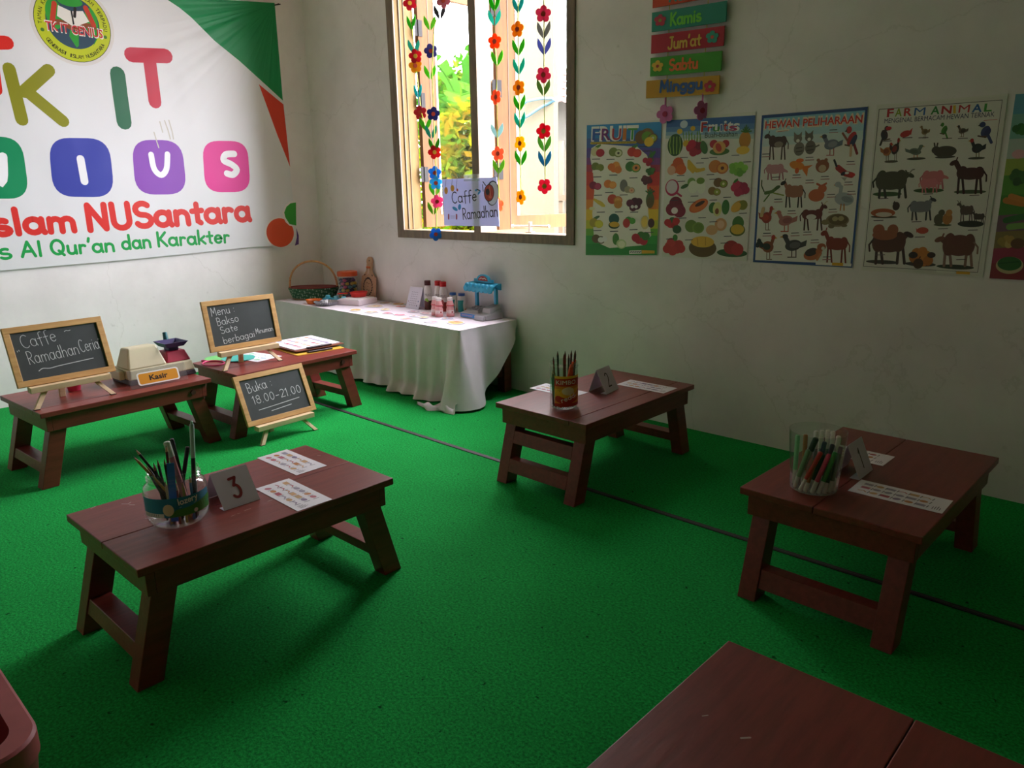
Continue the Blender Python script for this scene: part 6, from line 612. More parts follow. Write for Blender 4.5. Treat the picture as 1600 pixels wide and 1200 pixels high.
for i, (a, l, up) in enumerate(((20, 1.0, 1.2), (75, .9, 1.4), (140, 1.0, 1.1), (200, 1.1, .8), (255, .9, 1.3), (310, 1.1, .7), (345, 1.0, 1.5))):
    mb = MB(LG[i % 3]); a = math.radians(a); k = 22
    L_ = []; R_ = []
    for j in range(k+1):
        s_ = j/k; x = l*s_*.9; z = 2.3+up*math.sin(s_*1.9)*.8-.5*s_*s_; w = .24*math.sin(PI*min(1, s_*.95+.04))**.6*(1 if j % 3 else .82)
        for sg, arr in ((1, L_), (-1, R_)): arr.append((x*math.cos(a)-sg*w*math.sin(a), x*math.sin(a)+sg*w*math.cos(a), z-.06+.0*sg))
        L_[-1] = (*L_[-1][:2], L_[-1][2]); 
    C_ = [((L_[j][0]+R_[j][0])/2, (L_[j][1]+R_[j][1])/2, L_[j][2]-.05) for j in range(k+1)]
    vs = L_+C_+R_; n = k+1
    mb.add(vs, [(j, j+1, n+j+1, n+j) for j in range(k) if j % 4 != 3]+[(n+j, n+j+1, 2*n+j+1, 2*n+j) for j in range(k) if j % 5 != 4])
    mb.tube(C_, .012, 5); mb.build('leaf', t)
# ------------------------------------------------------------------ banner on the left wall
def banner_mat(h, rough=.42):
    k = ('ban', h)
    if k in _M: return _M[k]
    m, nt, b, N, L = new_mat('vinyl_%s' % h.lstrip('#'))
    b.inputs['Base Color'].default_value = lin(h); b.inputs['Roughness'].default_value = rough; b.inputs['Specular IOR Level'].default_value = .28
    tc = N.new('ShaderNodeTexCoord'); sep = N.new('ShaderNodeSeparateXYZ'); L.new(tc.outputs['Object'], sep.inputs[0])
    def mth(op, a, bb=None, c=None):
        n = N.new('ShaderNodeMath'); n.operation = op
        for i, v in enumerate((a, bb, c)):
            if v is None: continue
            if isinstance(v, (int, float)): n.inputs[i].default_value = v
            else: L.new(v, n.inputs[i])
        return n.outputs[0]
    dx = mth('SUBTRACT', sep.outputs['X'], -.232); dz = mth('SUBTRACT', sep.outputs['Z'], 2.53)
    ang = mth('ARCTAN2', dz, dx); rad = mth('SQRT', mth('ADD', mth('MULTIPLY', dx, dx), mth('MULTIPLY', dz, dz)))
    nz = N.new('ShaderNodeTexNoise'); nz.noise_dimensions = '1D'; nz.inputs['Scale'].default_value = 7; nz.inputs['Detail'].default_value = 2
    L.new(ang, nz.inputs['W'])
    fade = mth('MULTIPLY', mth('MULTIPLY', rad, .05), mth('POWER', 2.718, mth('MULTIPLY', rad, -2.2)))
    h1 = mth('MULTIPLY', nz.outputs['Fac'], fade)
    n2 = N.new('ShaderNodeTexNoise'); n2.inputs['Scale'].default_value = 2.3; n2.inputs['Detail'].default_value = 2; L.new(tc.outputs['Object'], n2.inputs['Vector'])
    hh = mth('ADD', h1, mth('MULTIPLY', n2.outputs['Fac'], .012))
    bp = N.new('ShaderNodeBump'); bp.inputs['Strength'].default_value = 1; bp.inputs['Distance'].default_value = 1.0
    L.new(hh, bp.inputs['Height']); L.new(bp.outputs['Normal'], b.inputs['Normal'])
    _M[k] = m
    return m
ban = thing('banner', 'large white vinyl banner with colourful letters and green corner hung on the left wall', 'banner', (.02, 0, 0), PI/2)
mb = MB(banner_mat('#dfe0e2'))
edge = [(-.232, 2.524), (-.2285, 1.8), (-.2265, 1.3), (-.225, 1.0), (-.222, .842), (-.6, .848), (-1.0, .835), (-1.5, .822), (-2.175, .814), (-2.9, .81), (-3.25, .81), (-3.25, 2.56), (-2.2, 2.50), (-1.2, 2.498), (-.7, 2.508)]
mb.prism(edge, -.0015, .0015, Matrix(((1, 0, 0, 0), (0, 0, -1, 0), (0, 1, 0, 0), (0, 0, 0, 1))))
prints(mb, DATA['BAN'], FRONT, dz=.00015, base_n=.0018, matf=banner_mat)
mb.build('sheet', ban, fix=False)
mb = MB(M('#2a2622', .5, metal=.7)); mb.cyl((-.245, .012, 2.515), (-.205, -.03, 2.522), .004); mb.tube([(-.236, -.004, 2.518), (-.22, -.012, 2.522), (-.205, -.006, 2.53)], .003, 6)
mb.build('hook', ban)

# ------------------------------------------------------------------ posters on the right wall
PAPER = M('#e4e2da', .45)
def poster(key, org, w, h, label, kind, tilt=0):
    mb = MB(PAPER).box(-.001, w+.001, .0004, .0016, -.004, h+.002)
    prints(mb, DATA[key], FRONT, rough=.4)
    o = mb.build('poster', loc=(org[0], -.0035, org[1]), fix=False)
    return tag(o, label, 'poster', 'learning posters on the right wall')
poster('P1', (2.64, .886), .462, .65, 'fruit poster with rainbow border, nearest the window', 'fruit')
poster('P2', (3.129, .88), .459, .655, 'fruit poster with blue sky top below the hanging day boards', 'fruit')
poster('P3', (3.62, .873), .449, .645, 'pet animal poster with dark blue border and red title', 'animal')
poster('P4', (4.106, .868), .445, .652, 'farm animal poster with thin black border on white', 'animal')
poster('P5', (4.575, .868), .45, .652, 'vegetable poster on green ground, cut by the right edge of the photo', 'vegetable')

# ------------------------------------------------------------------ hanging day boards
YB = -.022
def cord_tube(mb, pts, r=.0022): return mb.tube(pts, r, 6)
hang = thing('hanging_day_sign', 'hanging sign of five coloured day-name boards above the fruit posters', 'sign', (0, YB, 0))
def day(key, name, col, org, w, h, label, skew):
    mb = MB(M(col, .5)); mb.add([(org[0], y, org[1]) for y in (-.003, .003)]+[(org[0]+w, y, org[1]+skew) for y in (-.003, .003)]+[(org[0]+w, y, org[1]+skew+h) for y in (-.003, .003)]+[(org[0], y, org[1]+h) for y in (-.003, .003)],
        [(0, 2, 4, 6), (1, 7, 5, 3), (0, 1, 3, 2), (2, 3, 5, 4), (4, 5, 7, 6), (6, 7, 1, 0)])
    o = mb.build('board', hang); o['label'] = label
    lm = MB(M(col, .5)); ox, oz = {'Kamis': (3.044, 1.932), 'Jumat': (3.042, 1.833), 'Sabtu': (3.042, 1.732), 'Minggu': (3.022, 1.635), 'Rabu': (3.046, 2.032)}[key]
    mp = lambda u, v, n: (ox+u, -.0032-n, oz+v)
    prints(lm, [i for i in DATA[key] if i[0] == 'h'], mp, dz=.0012, base_n=.0016); lm.build('lettering', o, fix=False)
    fi = [i for i in DATA[key] if i[0] == 'e']
    if fi:
        lm = MB(); prints(lm, fi, mp, dz=.00015, base_n=.0016); fo = lm.build('flower', o, fix=False)
day('Rabu', 'orange', '#cf4a1e', (3.046, 2.042), .385, .085, 'orange board cut by the top of the photo', -.008)
day('Kamis', 'teal', '#0f8a76', (3.044, 1.937), .388, .085, 'teal board reading Kamis', -.012)
day('Jumat', 'red', '#b01a2c', (3.044, 1.841), .382, .082, "red board reading Jum'at", -.014)
day('Sabtu', 'green', '#3a9a1c', (3.042, 1.739), .378, .083, 'green board reading Sabtu', -.015)
day('Minggu', 'yellow', '#c99414', (3.022, 1.641), .392, .08, 'yellow board reading Minggu', -.016)
for x0, x1 in ((3.135, 3.132), (3.336, 3.33)):
    mb = MB(M('#d8d27a', .6)); cord_tube(mb, [(x0, .006, 2.6), (x0, .006, 2.1), (x1, .006, 1.68), (x1, .006, 1.58)]); mb.build('cord', hang)
def flower_mb(mb, R, cols, th=.004, n=5, c=(0, 0, 0), m4=None):
    mb.use(cols)
    pts = []
    for i in range(60):
        a = 2*PI*i/60; r = R*(.68+.32*abs(math.cos(n*a/2+PI/2))**.7); pts.append((r*math.cos(a), r*math.sin(a)))
    mm = (m4 or Matrix()) @ Matrix.Translation(c) @ Matrix.Rotation(PI/2, 4, 'X')
    mb.prism(pts, -th/2, th/2, mm); return mb
for x in (3.132, 3.332):
    m4 = Matrix.Rotation(.0 if x < 3.2 else 1.15, 4, 'Z')
    mb = MB(); flower_mb(mb, .045, M('#d070ac', .6)); mb.cyl((0, 0, .04), (0, 0, .075), .004); 
    o = mb.build('pendant_flower', hang, (x, 0, 1.56), (0, 0, .1 if x < 3.2 else 1.1))
    mb = MB(M('#b03058', .6)); mb.cyl((0, -.0045, 0), (0, .0045, 0), .013); mb.build('flower_centre', o)

# ------------------------------------------------------------------ flower garlands in the window
def garland(key, label, y=-.03):
    st, items = GAR[key]
    t = thing('flower_garland', label, 'garland', (st[0][0], y, 0), 0, 'felt flower garlands hanging in the window'); ox = st[0][0]
    mb = MB(M('#b6c436', .6)); mb.tube([(x-ox, 0, z) for x, z in [(st[0][0], 2.56)]+list(st[1:])], .0032, 6); mb.build('string', t, smooth=True)
    rnd = random.Random(sum(map(ord, key)))
    for i, (k, c, x, z) in enumerate(items):
        rz = rnd.uniform(-.15, .35) if key in ('g4',) else (rnd.uniform(.3, 1.0) if key in ('g5', 'g2') else rnd.uniform(0, .9))
        if k == 'f':
            mb = MB(); flower_mb(mb, .043, thin_mat(c, .45), .005); o = mb.build('flower', t, (x-ox, -.004-.0008*(i % 3), z), (0, rnd.uniform(-.5, .5), rz))
            mb = MB(M('#c8a030' if c in ('#b02838', '#b82c3c', '#b82c44', '#c03c58', '#c02c34') else '#a83a24', .7)); mb.cyl((0, -.005, 0), (0, .005, 0), .013); mb.build('flower_centre', o)
        else:
            mb = MB(thin_mat(c, .45))
            for sg in (-1, 1):
                pts = [(0, -.035)]+[(sg*(.012+.02*math.sin(PI*j/8)+.022*j/8), -.035+.085*j/8) for j in range(1, 8)]+[(sg*.038, .05)]+[(sg*(.036*j/8), -.035+.085*j/8+0*.01) for j in range(7, 0, -1)]
                pp = [(sg*(.004+.03*s_-.012*math.sin(PI*s_)), -.035+.085*s_) for s_ in [j/8 for j in range(9)]]+[(sg*(.004+.03*s_+.016*math.sin(PI*s_)), -.035+.085*s_) for s_ in [j/8 for j in range(8, -1, -1)]]
                mb.prism(pp, -.0015, .0015, Matrix.Rotation(PI/2, 4, 'X'))
            mb.build('leaf_pair', t, (x-ox, -.002, z), (0, 0, rz))
garland('g1', 'leftmost flower garland, red and yellow flowers against the pale jamb')
garland('g2', 'long garland with blue flowers drifting beside the left casement opening')
garland('g3', 'thin garland with orange flowers hanging along the window mullion', .02)
garland('g4', 'garland of yellow flowers on a lime string in the right half of the window')
garland('g5', 'rightmost garland of pink and red flowers in the window')

# ------------------------------------------------------------------ paper sign on the window
mb = MB(thin_mat('#d8daf4', .12)); w, hh = .49, .285
mb.add([(0, 0, -.004), (.5, 0, .0), (.487, 0, .288), (-.004, 0, .286), (0, .0015, -.004), (.5, .0015, 0), (.487, .0015, .288), (-.004, .0015, .286)], [(0, 1, 2, 3), (7, 6, 5, 4), (0, 4, 5, 1), (1, 5, 6, 2), (2, 6, 7, 3), (3, 7, 4, 0)])
prints(mb, DATA['SIGN'], FRONT)
o = mb.build('paper_sign', loc=(1.4905, -.0165, 1.006), fix=False)
tag(o, 'white paper sign reading Caffe Ramadhan taped across the window mullion', 'sign')
mb = MB(clear_mat('sticky_tape', (.92, .93, .9), .8, 1.3, .2, .25)); mb.box(.2, .34, -.0012, -.0008, .27, .31); mb.build('tape', o)

# ------------------------------------------------------------------ low tables
S3 = [(.003, (-.205, -.258, -.19, -.246, -.198, -.235)), (.003, (-.18, -.246, -.168, -.236)), (.003, (-.045, -.254, -.04, -.247)), (.002, (.128, -.088, .128, -.076)), (.002, (.127, -.068, .127, -.06)), (.0025, (.122, -.045, .121, -.025)), (.0025, (.112, .035, .112, .05)), (.002, (.11, .085, .11, .095)), (.003, (-.118, .357, -.11, .362)), (.004, (-.24, -.33, -.245, -.318))]
S4 = [(.004, (-.104, .155, -.094, .166)), (.002, (-.178, .16, -.172, .168))]
def low_table(label, cx, cy, a, L, W, near='one', far='one', dl=.034, seams=(.16,), bolt=False, scuffs=(), group='red-brown low folding tables', H=.34):
    """local x = width, local y = length (far end +)"""
    t = thing('low_table', label, 'table', (cx, cy, 0), -a, group)
    mb = MB(RED); xs = [-W/2]+list(seams)+[W/2]
    for i in range(len(xs)-1):
        mb.box(xs[i]+(.0008 if i else 0), xs[i+1]-(.0008 if i < len(xs)-2 else 0), -L/2, L/2, H-.022, H)
    o = mb.build('tabletop', t, bevel=.0025)
    if scuffs:
        mb = MB(); prints(mb, [('s', '#b7a49c', w_, list(q)) for w_, q in scuffs], lambda u, v, n: (u, v, H+n), base_n=.0003, rough=.7); mb.build('paint_scuff', o, fix=False)
    ai, al, ah = W/2-.018, L/2-.022, .068
    for sy in (-1, 1):
        mb = MB(RED).box(-ai, ai, sy*al-(.022 if sy > 0 else 0), sy*al+(.022 if sy < 0 else 0), H-.022-ah, H-.0222); mb.build('end_apron', t, bevel=.002)
    for sx in (-1, 1):
        mb = MB(RED).box(sx*ai-(.022 if sx > 0 else 0), sx*ai+(.022 if sx < 0 else 0), -al+.0222, al-.0222, H-.022-ah, H-.0222)
        o = mb.build('side_apron', t, bevel=.002)
        if bolt and sx == 1:
            mb = MB(M('#4a2622', .4)); mb.cyl((ai, al-.07, H-.055), (ai+.008, al-.07, H-.055), .012); mb.build('bolt', o)
    lo = W/2-.030; lt = .056; lw = .068
    for sy in (-1, 1):
        yb = L/2+dl; yt = L/2-.034
        for sx in (-1, 1):
            x0, x1 = sorted((sx*lo, sx*(lo-lt)))
            zt = H-.024-ah*.25
            # tops stop under the apron's inner face, feet stay flat on the carpet
            B = [(x0, sy*yb, .0), (x1, sy*yb, .0), (x1, sy*(yb-lw), .0), (x0, sy*(yb-lw), .0)]
            T = [(x0, sy*yt, H-.0225-ah), (x1, sy*yt, H-.0225-ah), (x1, sy*(yt-lw), H-.0225-ah), (x0, sy*(yt-lw), H-.0225-ah)]
            if sy < 0: B = [B[1], B[0], B[3], B[2]]; T = [T[1], T[0], T[3], T[2]]
            MB(RED).hexa(B, T).build('leg', t, bevel=.002)
        kind = near if sy < 0 else far
        def rung(z0, z1, d0=.012, d1=.056):
            def yy(z): return yb-(yb-yt)*z/(H-.0225-ah)
            xa = lo-lt
            q = [(-xa, sy*(yy(z0)-d0), z0), (xa, sy*(yy(z0)-d0), z0), (xa, sy*(yy(z0)-d1), z0), (-xa, sy*(yy(z0)-d1), z0)]
            r = [(-xa, sy*(yy(z1)-d0), z1), (xa, sy*(yy(z1)-d0), z1), (xa, sy*(yy(z1)-d1), z1), (-xa, sy*(yy(z1)-d1), z1)]
            MB(RED).hexa(q, r).build('stretcher', t, bevel=.002)
        if kind == 'two': rung(.052, .107, .0, .04); rung(.172, .224, .0, .04)
        elif kind == 'low': rung(.04, .098, .006, .05)
        else: rung(.062, .104, .004, .062)
    return t
low_table('red-brown low table in the left foreground carrying the number 3 card', 3.165, -2.369, math.radians(-.83), .788, .50, seams=(.02,), scuffs=S3)
low_table('red-brown low table against the right wall carrying the number 2 card', 3.29, -.74, math.radians(.21), .802, .49, near='two')
low_table('red-brown low table at the right carrying the number 1 card', 4.522, -.937, math.radians(.84), .788, .506, near='low', seams=(-.03,))
low_table('red-brown low table with the toy cash register, at the left edge', 1.426, -2.134, math.radians(-3.66), .767, .495, bolt=True)
low_table('red-brown low table with the menu chalkboard and clipboards', 1.44, -1.258, math.radians(-2.70), .752, .468, bolt=True, seams=(.05,))
low_table('empty red-brown low table cut by the bottom right corner', 4.872, -2.468, 0, .788, .505, seams=(.09,), scuffs=S4)

# ------------------------------------------------------------------ table under the white cloth and the cloth
TX0, TX1, TY0, TY1, TZ = .085, 2.115, -.488, -.012, .45
t = thing('cloth_table', 'long brown wooden table under the white cloth along the right wall', 'table', ((TX0+TX1)/2, (TY0+TY1)/2, 0))
hx, hy = (TX1-TX0)/2-.012, (TY1-TY0)/2-.012
MB(RED).box(-hx, hx, -hy, hy, TZ-.03, TZ-.004).build('tabletop', t)
for sx in (-1, 1):
    for sy in (-1, 1):
        x = sx*(hx-.05); y = sy*(hy-.04); MB(RED).box(x-.03, x+.03, y-.03, y+.03, 0, TZ-.0302).build('leg', t)
    MB(RED).box(sx*(hx-.05)-.015, sx*(hx-.05)+.015, -hy+.0705, hy-.0705, .1, .15).build('stretcher', t)
CLOTH = M('#e2d8e0', .85, .03, 14, .08)
def cloth():
    per = []   # (x, y, outward nx, ny, corner weight)
    R = .012
    def side(x0, y0, x1, y1, nx, ny, n):
        for i in range(n): k = i/n; per.append((x0+(x1-x0)*k, y0+(y1-y0)*k, nx, ny))
    side(TX0, TY1, TX0, TY0+R, -1, 0, 24)
    for i in range(6): a = PI+PI/2*i/6; per.append((TX0+R+R*math.cos(a), TY0+R+R*math.sin(a), math.cos(a), math.sin(a)))
    side(TX0+R, TY0, TX1-R, TY0, 0, -1, 170)
    for i in range(10): a = 1.5*PI+PI/2*i/10; per.append((TX1-R+R*math.cos(a), TY0+R+R*math.sin(a), math.cos(a), math.sin(a)))
    side(TX1, TY0+R, TX1, TY1, 1, 0, 46); per.append((TX1, TY1, 1, 0))
    n = len(per); rows = 26; vs = []; fs = []
    s_ = [0]
    for i in range(1, n): s_.append(s_[-1]+math.dist(per[i][:2], per[i-1][:2]))
    sc = next(i for i in range(n) if per[i][2] > .5 and per[i][3] < -.5 and per[i][0] > 1); s0 = s_[sc]
    for j in range(rows+1):
        tt = j/rows
        for i in range(n):
            x, y, nx, ny = per[i]; s = s_[i]
            hem = .014+.006*math.sin(s*5)
            if nx > .9:   # right end: the hem climbs towards the wall
                f = (y-TY0)/(TY1-TY0); hem = .014+.40*max(0, (f-.12)/.88)**1.55
            if nx < -.9: hem = .03
            fold = 1.55*(.013*math.sin(s*23+1.3*math.sin(s*4.1))+.010*math.sin(s*41+2*math.sin(s*3))+.008*math.sin(s*9.3+.6))
            amp = tt**.9*(.55+.75*math.exp(-((s-s0+.55)/.5)**2))
            off = .012*tt+fold*amp+.018*tt
            cw = math.exp(-((s-s0)/.10)**2); off += cw*.13*tt**1.2
            cw2 = math.exp(-((s-s0+.16)/.05)**2); off -= cw2*.035*tt
            if y > -.06: off = off*max(0, (TY1-y)/.05) if nx > .9 else off
            # the last hem rows curl outwards on the carpet
            z = TZ-tt*(TZ-hem)
            if abs(ny) > .9: 
                off += .03*max(0, tt-.86)/.14*math.exp(-((s-s0+.5)/.45)**2)
            vs.append((x+nx*max(.001, off), min(-.004, y+ny*max(.001, off)), z))
    for j in range(rows):
        for i in range(n-1): a = j*n+i; fs.append((a, a+1, a+n+1, a+n))
    o = len(vs); top = []
    gx, gy = 40, 10
    for j in range(gy+1):
        for i in range(gx+1):
            x = TX0+(TX1-TX0)*i/gx; y = TY0+(TY1-TY0)*j/gy; vs.append((x, y, TZ-.0006+.0006*math.sin(x*17)*math.sin(y*23)))
    for j in range(gy):
        for i in range(gx): a = o+j*(gx+1)+i; fs.append((a, a+1, a+gx+2, a+gx+1))
    mb = MB(CLOTH); mb.add(vs, fs)
    o = mb.build('tablecloth', smooth=True, fix=False)
    me = o.data; me.set_sharp_from_angle(angle=math.radians(70))
    tag(o, 'white cloth draped to the carpet over the long table by the window', 'tablecloth')
    return o
CL = cloth()
mb = MB(CLOTH)
def tail(u, v):
    # crumpled surplus of cloth lying on the carpet at the front corner
    ang = v*PI; x = 2.20-.33*u; r = (.055-.045*u)*(1+.25*math.sin(u*17+v*5))
    return (x+.01*math.sin(v*9+u*7), -.585-.05*u+r*1.1*math.cos(ang)+.02*math.sin(u*8), .002+r*.95*math.sin(ang)*(1+.2*math.sin(u*23+v*11)))
mb.grid(tail, 28, 14); mb.build('gathered_corner', CL, smooth=True, fix=False)

# ------------------------------------------------------------------ chalkboards
CHALK = '#cfd3d2'
def chalkboard(label, x, y, z, yawd, tiltd, writing):
    t = thing('chalkboard', label, 'chalkboard', (x, y, z), math.radians(90-yawd), 'small pine chalkboards on easel feet')
    w, h, fw, th = .402, .262, .026, .016
    zb = .098; T = Matrix.Translation((0, 0, zb)) @ Matrix.Rotation(math.radians(-tiltd), 4, 'X')   # board plane leans back (+y)
    mb = MB(PINE)
    mb.box(-w/2, w/2, 0, th, 0, fw, T); mb.box(-w/2, w/2, 0, th, h-fw, h, T); mb.box(-w/2, -w/2+fw, 0, th, fw, h-fw, T); mb.box(w/2-fw, w/2, 0, th, fw, h-fw, T)
    mb.build('frame', t, bevel=.0015)
    mb = MB(SLATE); mb.box(-w/2+fw, w/2-fw, .006, .012, fw, h-fw, T)
    W, H = w-2*fw, h-2*fw
    items = []
    for k, *r in writing:
        if k == 'h': txt, u0, v0, u1, v1, hh, pen = r; x0, y0, x1, y1 = u0*W, (1-v0)*H, u1*W, (1-v1)*H; items.append(('h', CHALK, x0, y0, math.dist((x0, y0), (x1, y1)), hh*H, txt, pen, math.degrees(math.atan2(y1-y0, x1-x0))))
        else: items.append(('s', CHALK, r[0], [c*(W if i % 2 == 0 else H) if i % 2 == 0 else (1-c)*H for i, c in enumerate(r[1:])]))
    prints(mb, items, lambda u, v, n: T @ Vector((-W/2+u, .006-n, fw+v)), rough=.9, matf=lambda c: M(c, .9))
    mb.build('slate', t, fix=False)
    mb = MB(PINE_LIGHT); mb.box(-.165, .165, -.03, .012, zb-.028, zb-.003); mb.build('ledge', t, bevel=.0015)
    for sx in (-1, 1):
        x0 = sx*.105; x1 = sx*.158; a = .011
        mb = MB(PINE_LIGHT).hexa([(x1-a, -.045, .003), (x1+a, -.045, .003), (x1+a, -.03, .003), (x1-a, -.03, .003)], [(x0-a, -.012, zb-.0285), (x0+a, -.012, zb-.0285), (x0+a, .004, zb-.0285), (x0-a, .004, zb-.0285)])
        o = mb.build('leg', t, bevel=.001)
        MB(M('#2a2420', .7)).box(x1-a-.001, x1+a+.001, -.046, -.029, 0, .003).build('foot_pad', o)
    top = T @ Vector((0, th, h*.72))
    yb = top.y+.045
    mb = MB(PINE_LIGHT).hexa([(-.012, yb-.008, 0), (.012, yb-.008, 0), (.012, yb+.008, 0), (-.012, yb+.008, 0)], [(-.012, top.y+.002, top.z), (.012, top.y+.002, top.z), (.012, top.y+.014, top.z), (-.012, top.y+.014, top.z)])
    mb.build('rear_leg', t, bevel=.001)
    return t
chalkboard('chalkboard reading Caffe Ramadhan Ceria on the table by the left edge', 1.568, -2.335, .3405, -3.2, 18.5,
  [('h', 'Caffe', .10, .34, .50, .27, .27, .0022), ('h', '~', .6, .2, .68, .2, .2, .002), ('h', '"', .05, .52, .09, .5, .16, .002), ('h', 'Ramadhan', .12, .68, .71, .62, .27, .0023), ('h', 'Ceria', .73, .60, .965, .57, .27, .0023), ('h', '"', .965, .46, .99, .46, .1, .002), ('s', .003, .2, .84, .25, .8, .33, .82, .45, .80, .85, .76)])
chalkboard('chalkboard reading Menu Bakso Sate on the table near the cloth', 1.522, -1.462, .3405, 0, 11.0,
  [('h', 'Menu :', .05, .25, .42, .22, .2, .0024), ('h', 'Bakso', .11, .50, .45, .46, .19, .0023), ('h', 'Sate', .14, .71, .41, .67, .17, .0023), ('h', 'berbagai', .15, .96, .66, .90, .17, .0024), ('h', 'Minuman', .68, .84, .97, .82, .13, .002)])
chalkboard('chalkboard reading Buka 18.00-21.00 standing on the green carpet', 1.809, -1.452, .0, -3.0, 22.8,
  [('h', 'Buka :', .09, .33, .50, .28, .24, .0028), ('h', '18.00-21.00', .12, .62, .93, .60, .2, .0027), ('s', .003, .17, .78, .5, .75, .86, .71), ('s', .003, .36, .87, .7, .83)])

# ------------------------------------------------------------------ cashier table: toy register, sign, cup
def on(x, y, z, a): return thing
t = thing('toy_cash_register', 'cream toy cash register with red block and purple tray on the left table', 'toy', (1.395, -1.905, .3405), math.radians(90+3))
# local x = along the table (right), local y = away from the viewer
CRM = M('#cdc6a4', .45); MAG = M('#a8203c', .4); PUR = M('#3a2f6c', .4); DKP = M('#35242e', .5)
mb = MB(DKP).hexa([(-.165, -.105, 0), (.165, -.105, 0), (.165, .105, 0), (-.165, .105, 0)], [(-.16, -.1, .024), (.16, -.1, .024), (.16, .1, .024), (-.16, .1, .024)]); mb.build('base', t, bevel=.004)
mb = MB(CRM).hexa([(-.162, -.102, .0242), (.162, -.102, .0242), (.162, .1, .0242), (-.162, .1, .0242)], [(-.155, -.09, .072), (.155, -.09, .072), (.155, .09, .072), (-.155, .09, .072)]); mb.build('body', t, bevel=.006)
mb = MB(CRM).hexa([(-.158, -.088, .0722), (.03, -.088, .0722), (.03, .06, .0722), (-.158, .06, .0722)], [(-.13, -.04, .17), (.008, -.04, .17), (.008, .045, .165), (-.13, .045, .165)]); mb.build('screen_housing', t, bevel=.008)
mb = MB(CRM).hexa([(-.19, -.05, .0242), (-.1625, -.05, .0242), (-.1625, .07, .0242), (-.19, .07, .0242)], [(-.185, -.04, .065), (-.1625, -.04, .065), (-.1625, .06, .065), (-.185, .06, .065)]); mb.build('card_slot', t, bevel=.004)
mb = MB(MAG).hexa([(.036, -.075, .0722), (.158, -.075, .0722), (.158, .05, .0722), (.036, .05, .0722)], [(.05, -.05, .123), (.143, -.05, .123), (.143, .035, .123), (.05, .035, .123)]); mb.build('scale_block', t, bevel=.004)
mb = MB(PUR).box(.07, .12, -.035, .02, .1232, .143); mb.build('tray_stem', t, bevel=.002)
mb = MB(PUR); b0 = [(.052, -.055, .1432), (.138, -.055, .1432), (.138, .035, .1432), (.052, .035, .1432)]; t0 = [(.035, -.075, .168), (.155, -.075, .168), (.155, .055, .168), (.035, .055, .168)]; t1 = [(.04, -.07, .168), (.15, -.07, .168), (.15, .05, .168), (.04, .05, .168)]; b1 = [(.055, -.052, .147), (.135, -.052, .147), (.135, .032, .147), (.055, .032, .147)]
mb.add(b0+t0+t1+b1, [(3, 2, 1, 0)]+[(i, (i+1) % 4, 4+(i+1) % 4, 4+i) for i in range(4)]+[(4+i, 4+(i+1) % 4, 8+(i+1) % 4, 8+i) for i in range(4)]+[(8+i, 8+(i+1) % 4, 12+(i+1) % 4, 12+i) for i in range(4)]+[(12, 13, 14, 15)]); mb.build('scale_tray', t)
mb = MB(M('#1f6a72', .4)).cyl((.105, .06, .16), (.11, .075, .2), .013, .011, 14); mb.build('scanner_handle', t, smooth=True)
t = thing('name_stand', 'clear acrylic stand with orange Kasir label in front of the register', 'sign', (1.565, -1.955, .3405), math.radians(90))
mb = MB(ACRYLIC); A = math.radians(20)
TT = Matrix.Translation((0, -.02, .001)) @ Matrix.Rotation(-A, 4, 'X')
mb.box(-.135, .135, 0, .002, 0, .088, TT); TB = Matrix.Translation((0, .042, .001)) @ Matrix.Rotation(A, 4, 'X'); mb.box(-.135, .135, -.002, 0, 0, .088, TB)
mb.build('acrylic_panel', t)
mb = MB(M('#ecece8', .4)); TL = TT @ Matrix.Translation((0, -.0008, .01))
def rrect(x0, x1, y0, y1, r, n=6):
    o = []
    for cx, cy, a in ((x1-r, y1-r, 0), (x0+r, y1-r, 90), (x0+r, y0+r, 180), (x1-r, y0+r, 270)):
        o += [(cx+r*math.cos(math.radians(a+90*i/n)), cy+r*math.sin(math.radians(a+90*i/n))) for i in range(n+1)]
    return o
fl = lambda P: [c for p in P for c in p]
prints(mb, [('p', '#f0efe9', fl(rrect(-.098, .098, 0, .062, .012))), ('p', '#e0992a', fl(rrect(-.091, .091, .006, .056, .009))), ('t', '#2a2320', -.043, .02, .086, .024, 'Kasir', 5, 0)], lambda u, v, n: TL @ Vector((u, -n, v)), rough=.4)
mb.build('label_card', t, fix=False)
t = thing('cup', 'small pink plastic cup behind the Caffe chalkboard', 'cup', (1.37, -2.268, .3405))
mb = MB(M('#d83a5c', .4)).lathe([(.026, 0), (.034, .045), (.036, .047), (.033, .045), (.025, .003)], n=24); mb.build('cup_body', t, smooth=True)
mb = MB(M('#d83a5c', .4)).tube([(.03, .01, .035), (.045, .03, .04), (.05, .055, .042), (.045, .075, .04)], .005, 8); mb.build('handle', t, smooth=True)

# ------------------------------------------------------------------ menu table: clipboards, papers, discs
def sheet_items(w, h, seed, rows, cols, tone=('#c8a070', '#b86a7a', '#8a7a9a', '#c08048', '#9a94a8', '#b04a5a')):
    r = random.Random(seed); it = []
    for j in range(rows):
        for i in range(cols):
            x = w*(.1+.84*(i+.3)/cols); y = h*(.12+.8*(j+.4)/rows); c = tone[r.randrange(len(tone))]; s = min(w/cols, h/rows)
            k = r.random()
            if k < .45: it.append(('e', c, x, y, s*.3, s*.22, r.randrange(40)))
            elif k < .7: it.append(('p', c, [x-s*.35, y-s*.2, x+s*.3, y-s*.24, x+s*.34, y+s*.2, x-s*.32, y+s*.22]))
            else: it.append(('s', c, s*.1, [x-s*.3, y, x+s*.1, y+s*.1, x+s*.3, y-s*.1]))
            it.append(('s', '#4a4656', s*.07, [x+s*.44, y-s*.22, x+s*.5, y+s*.2]))
    return it
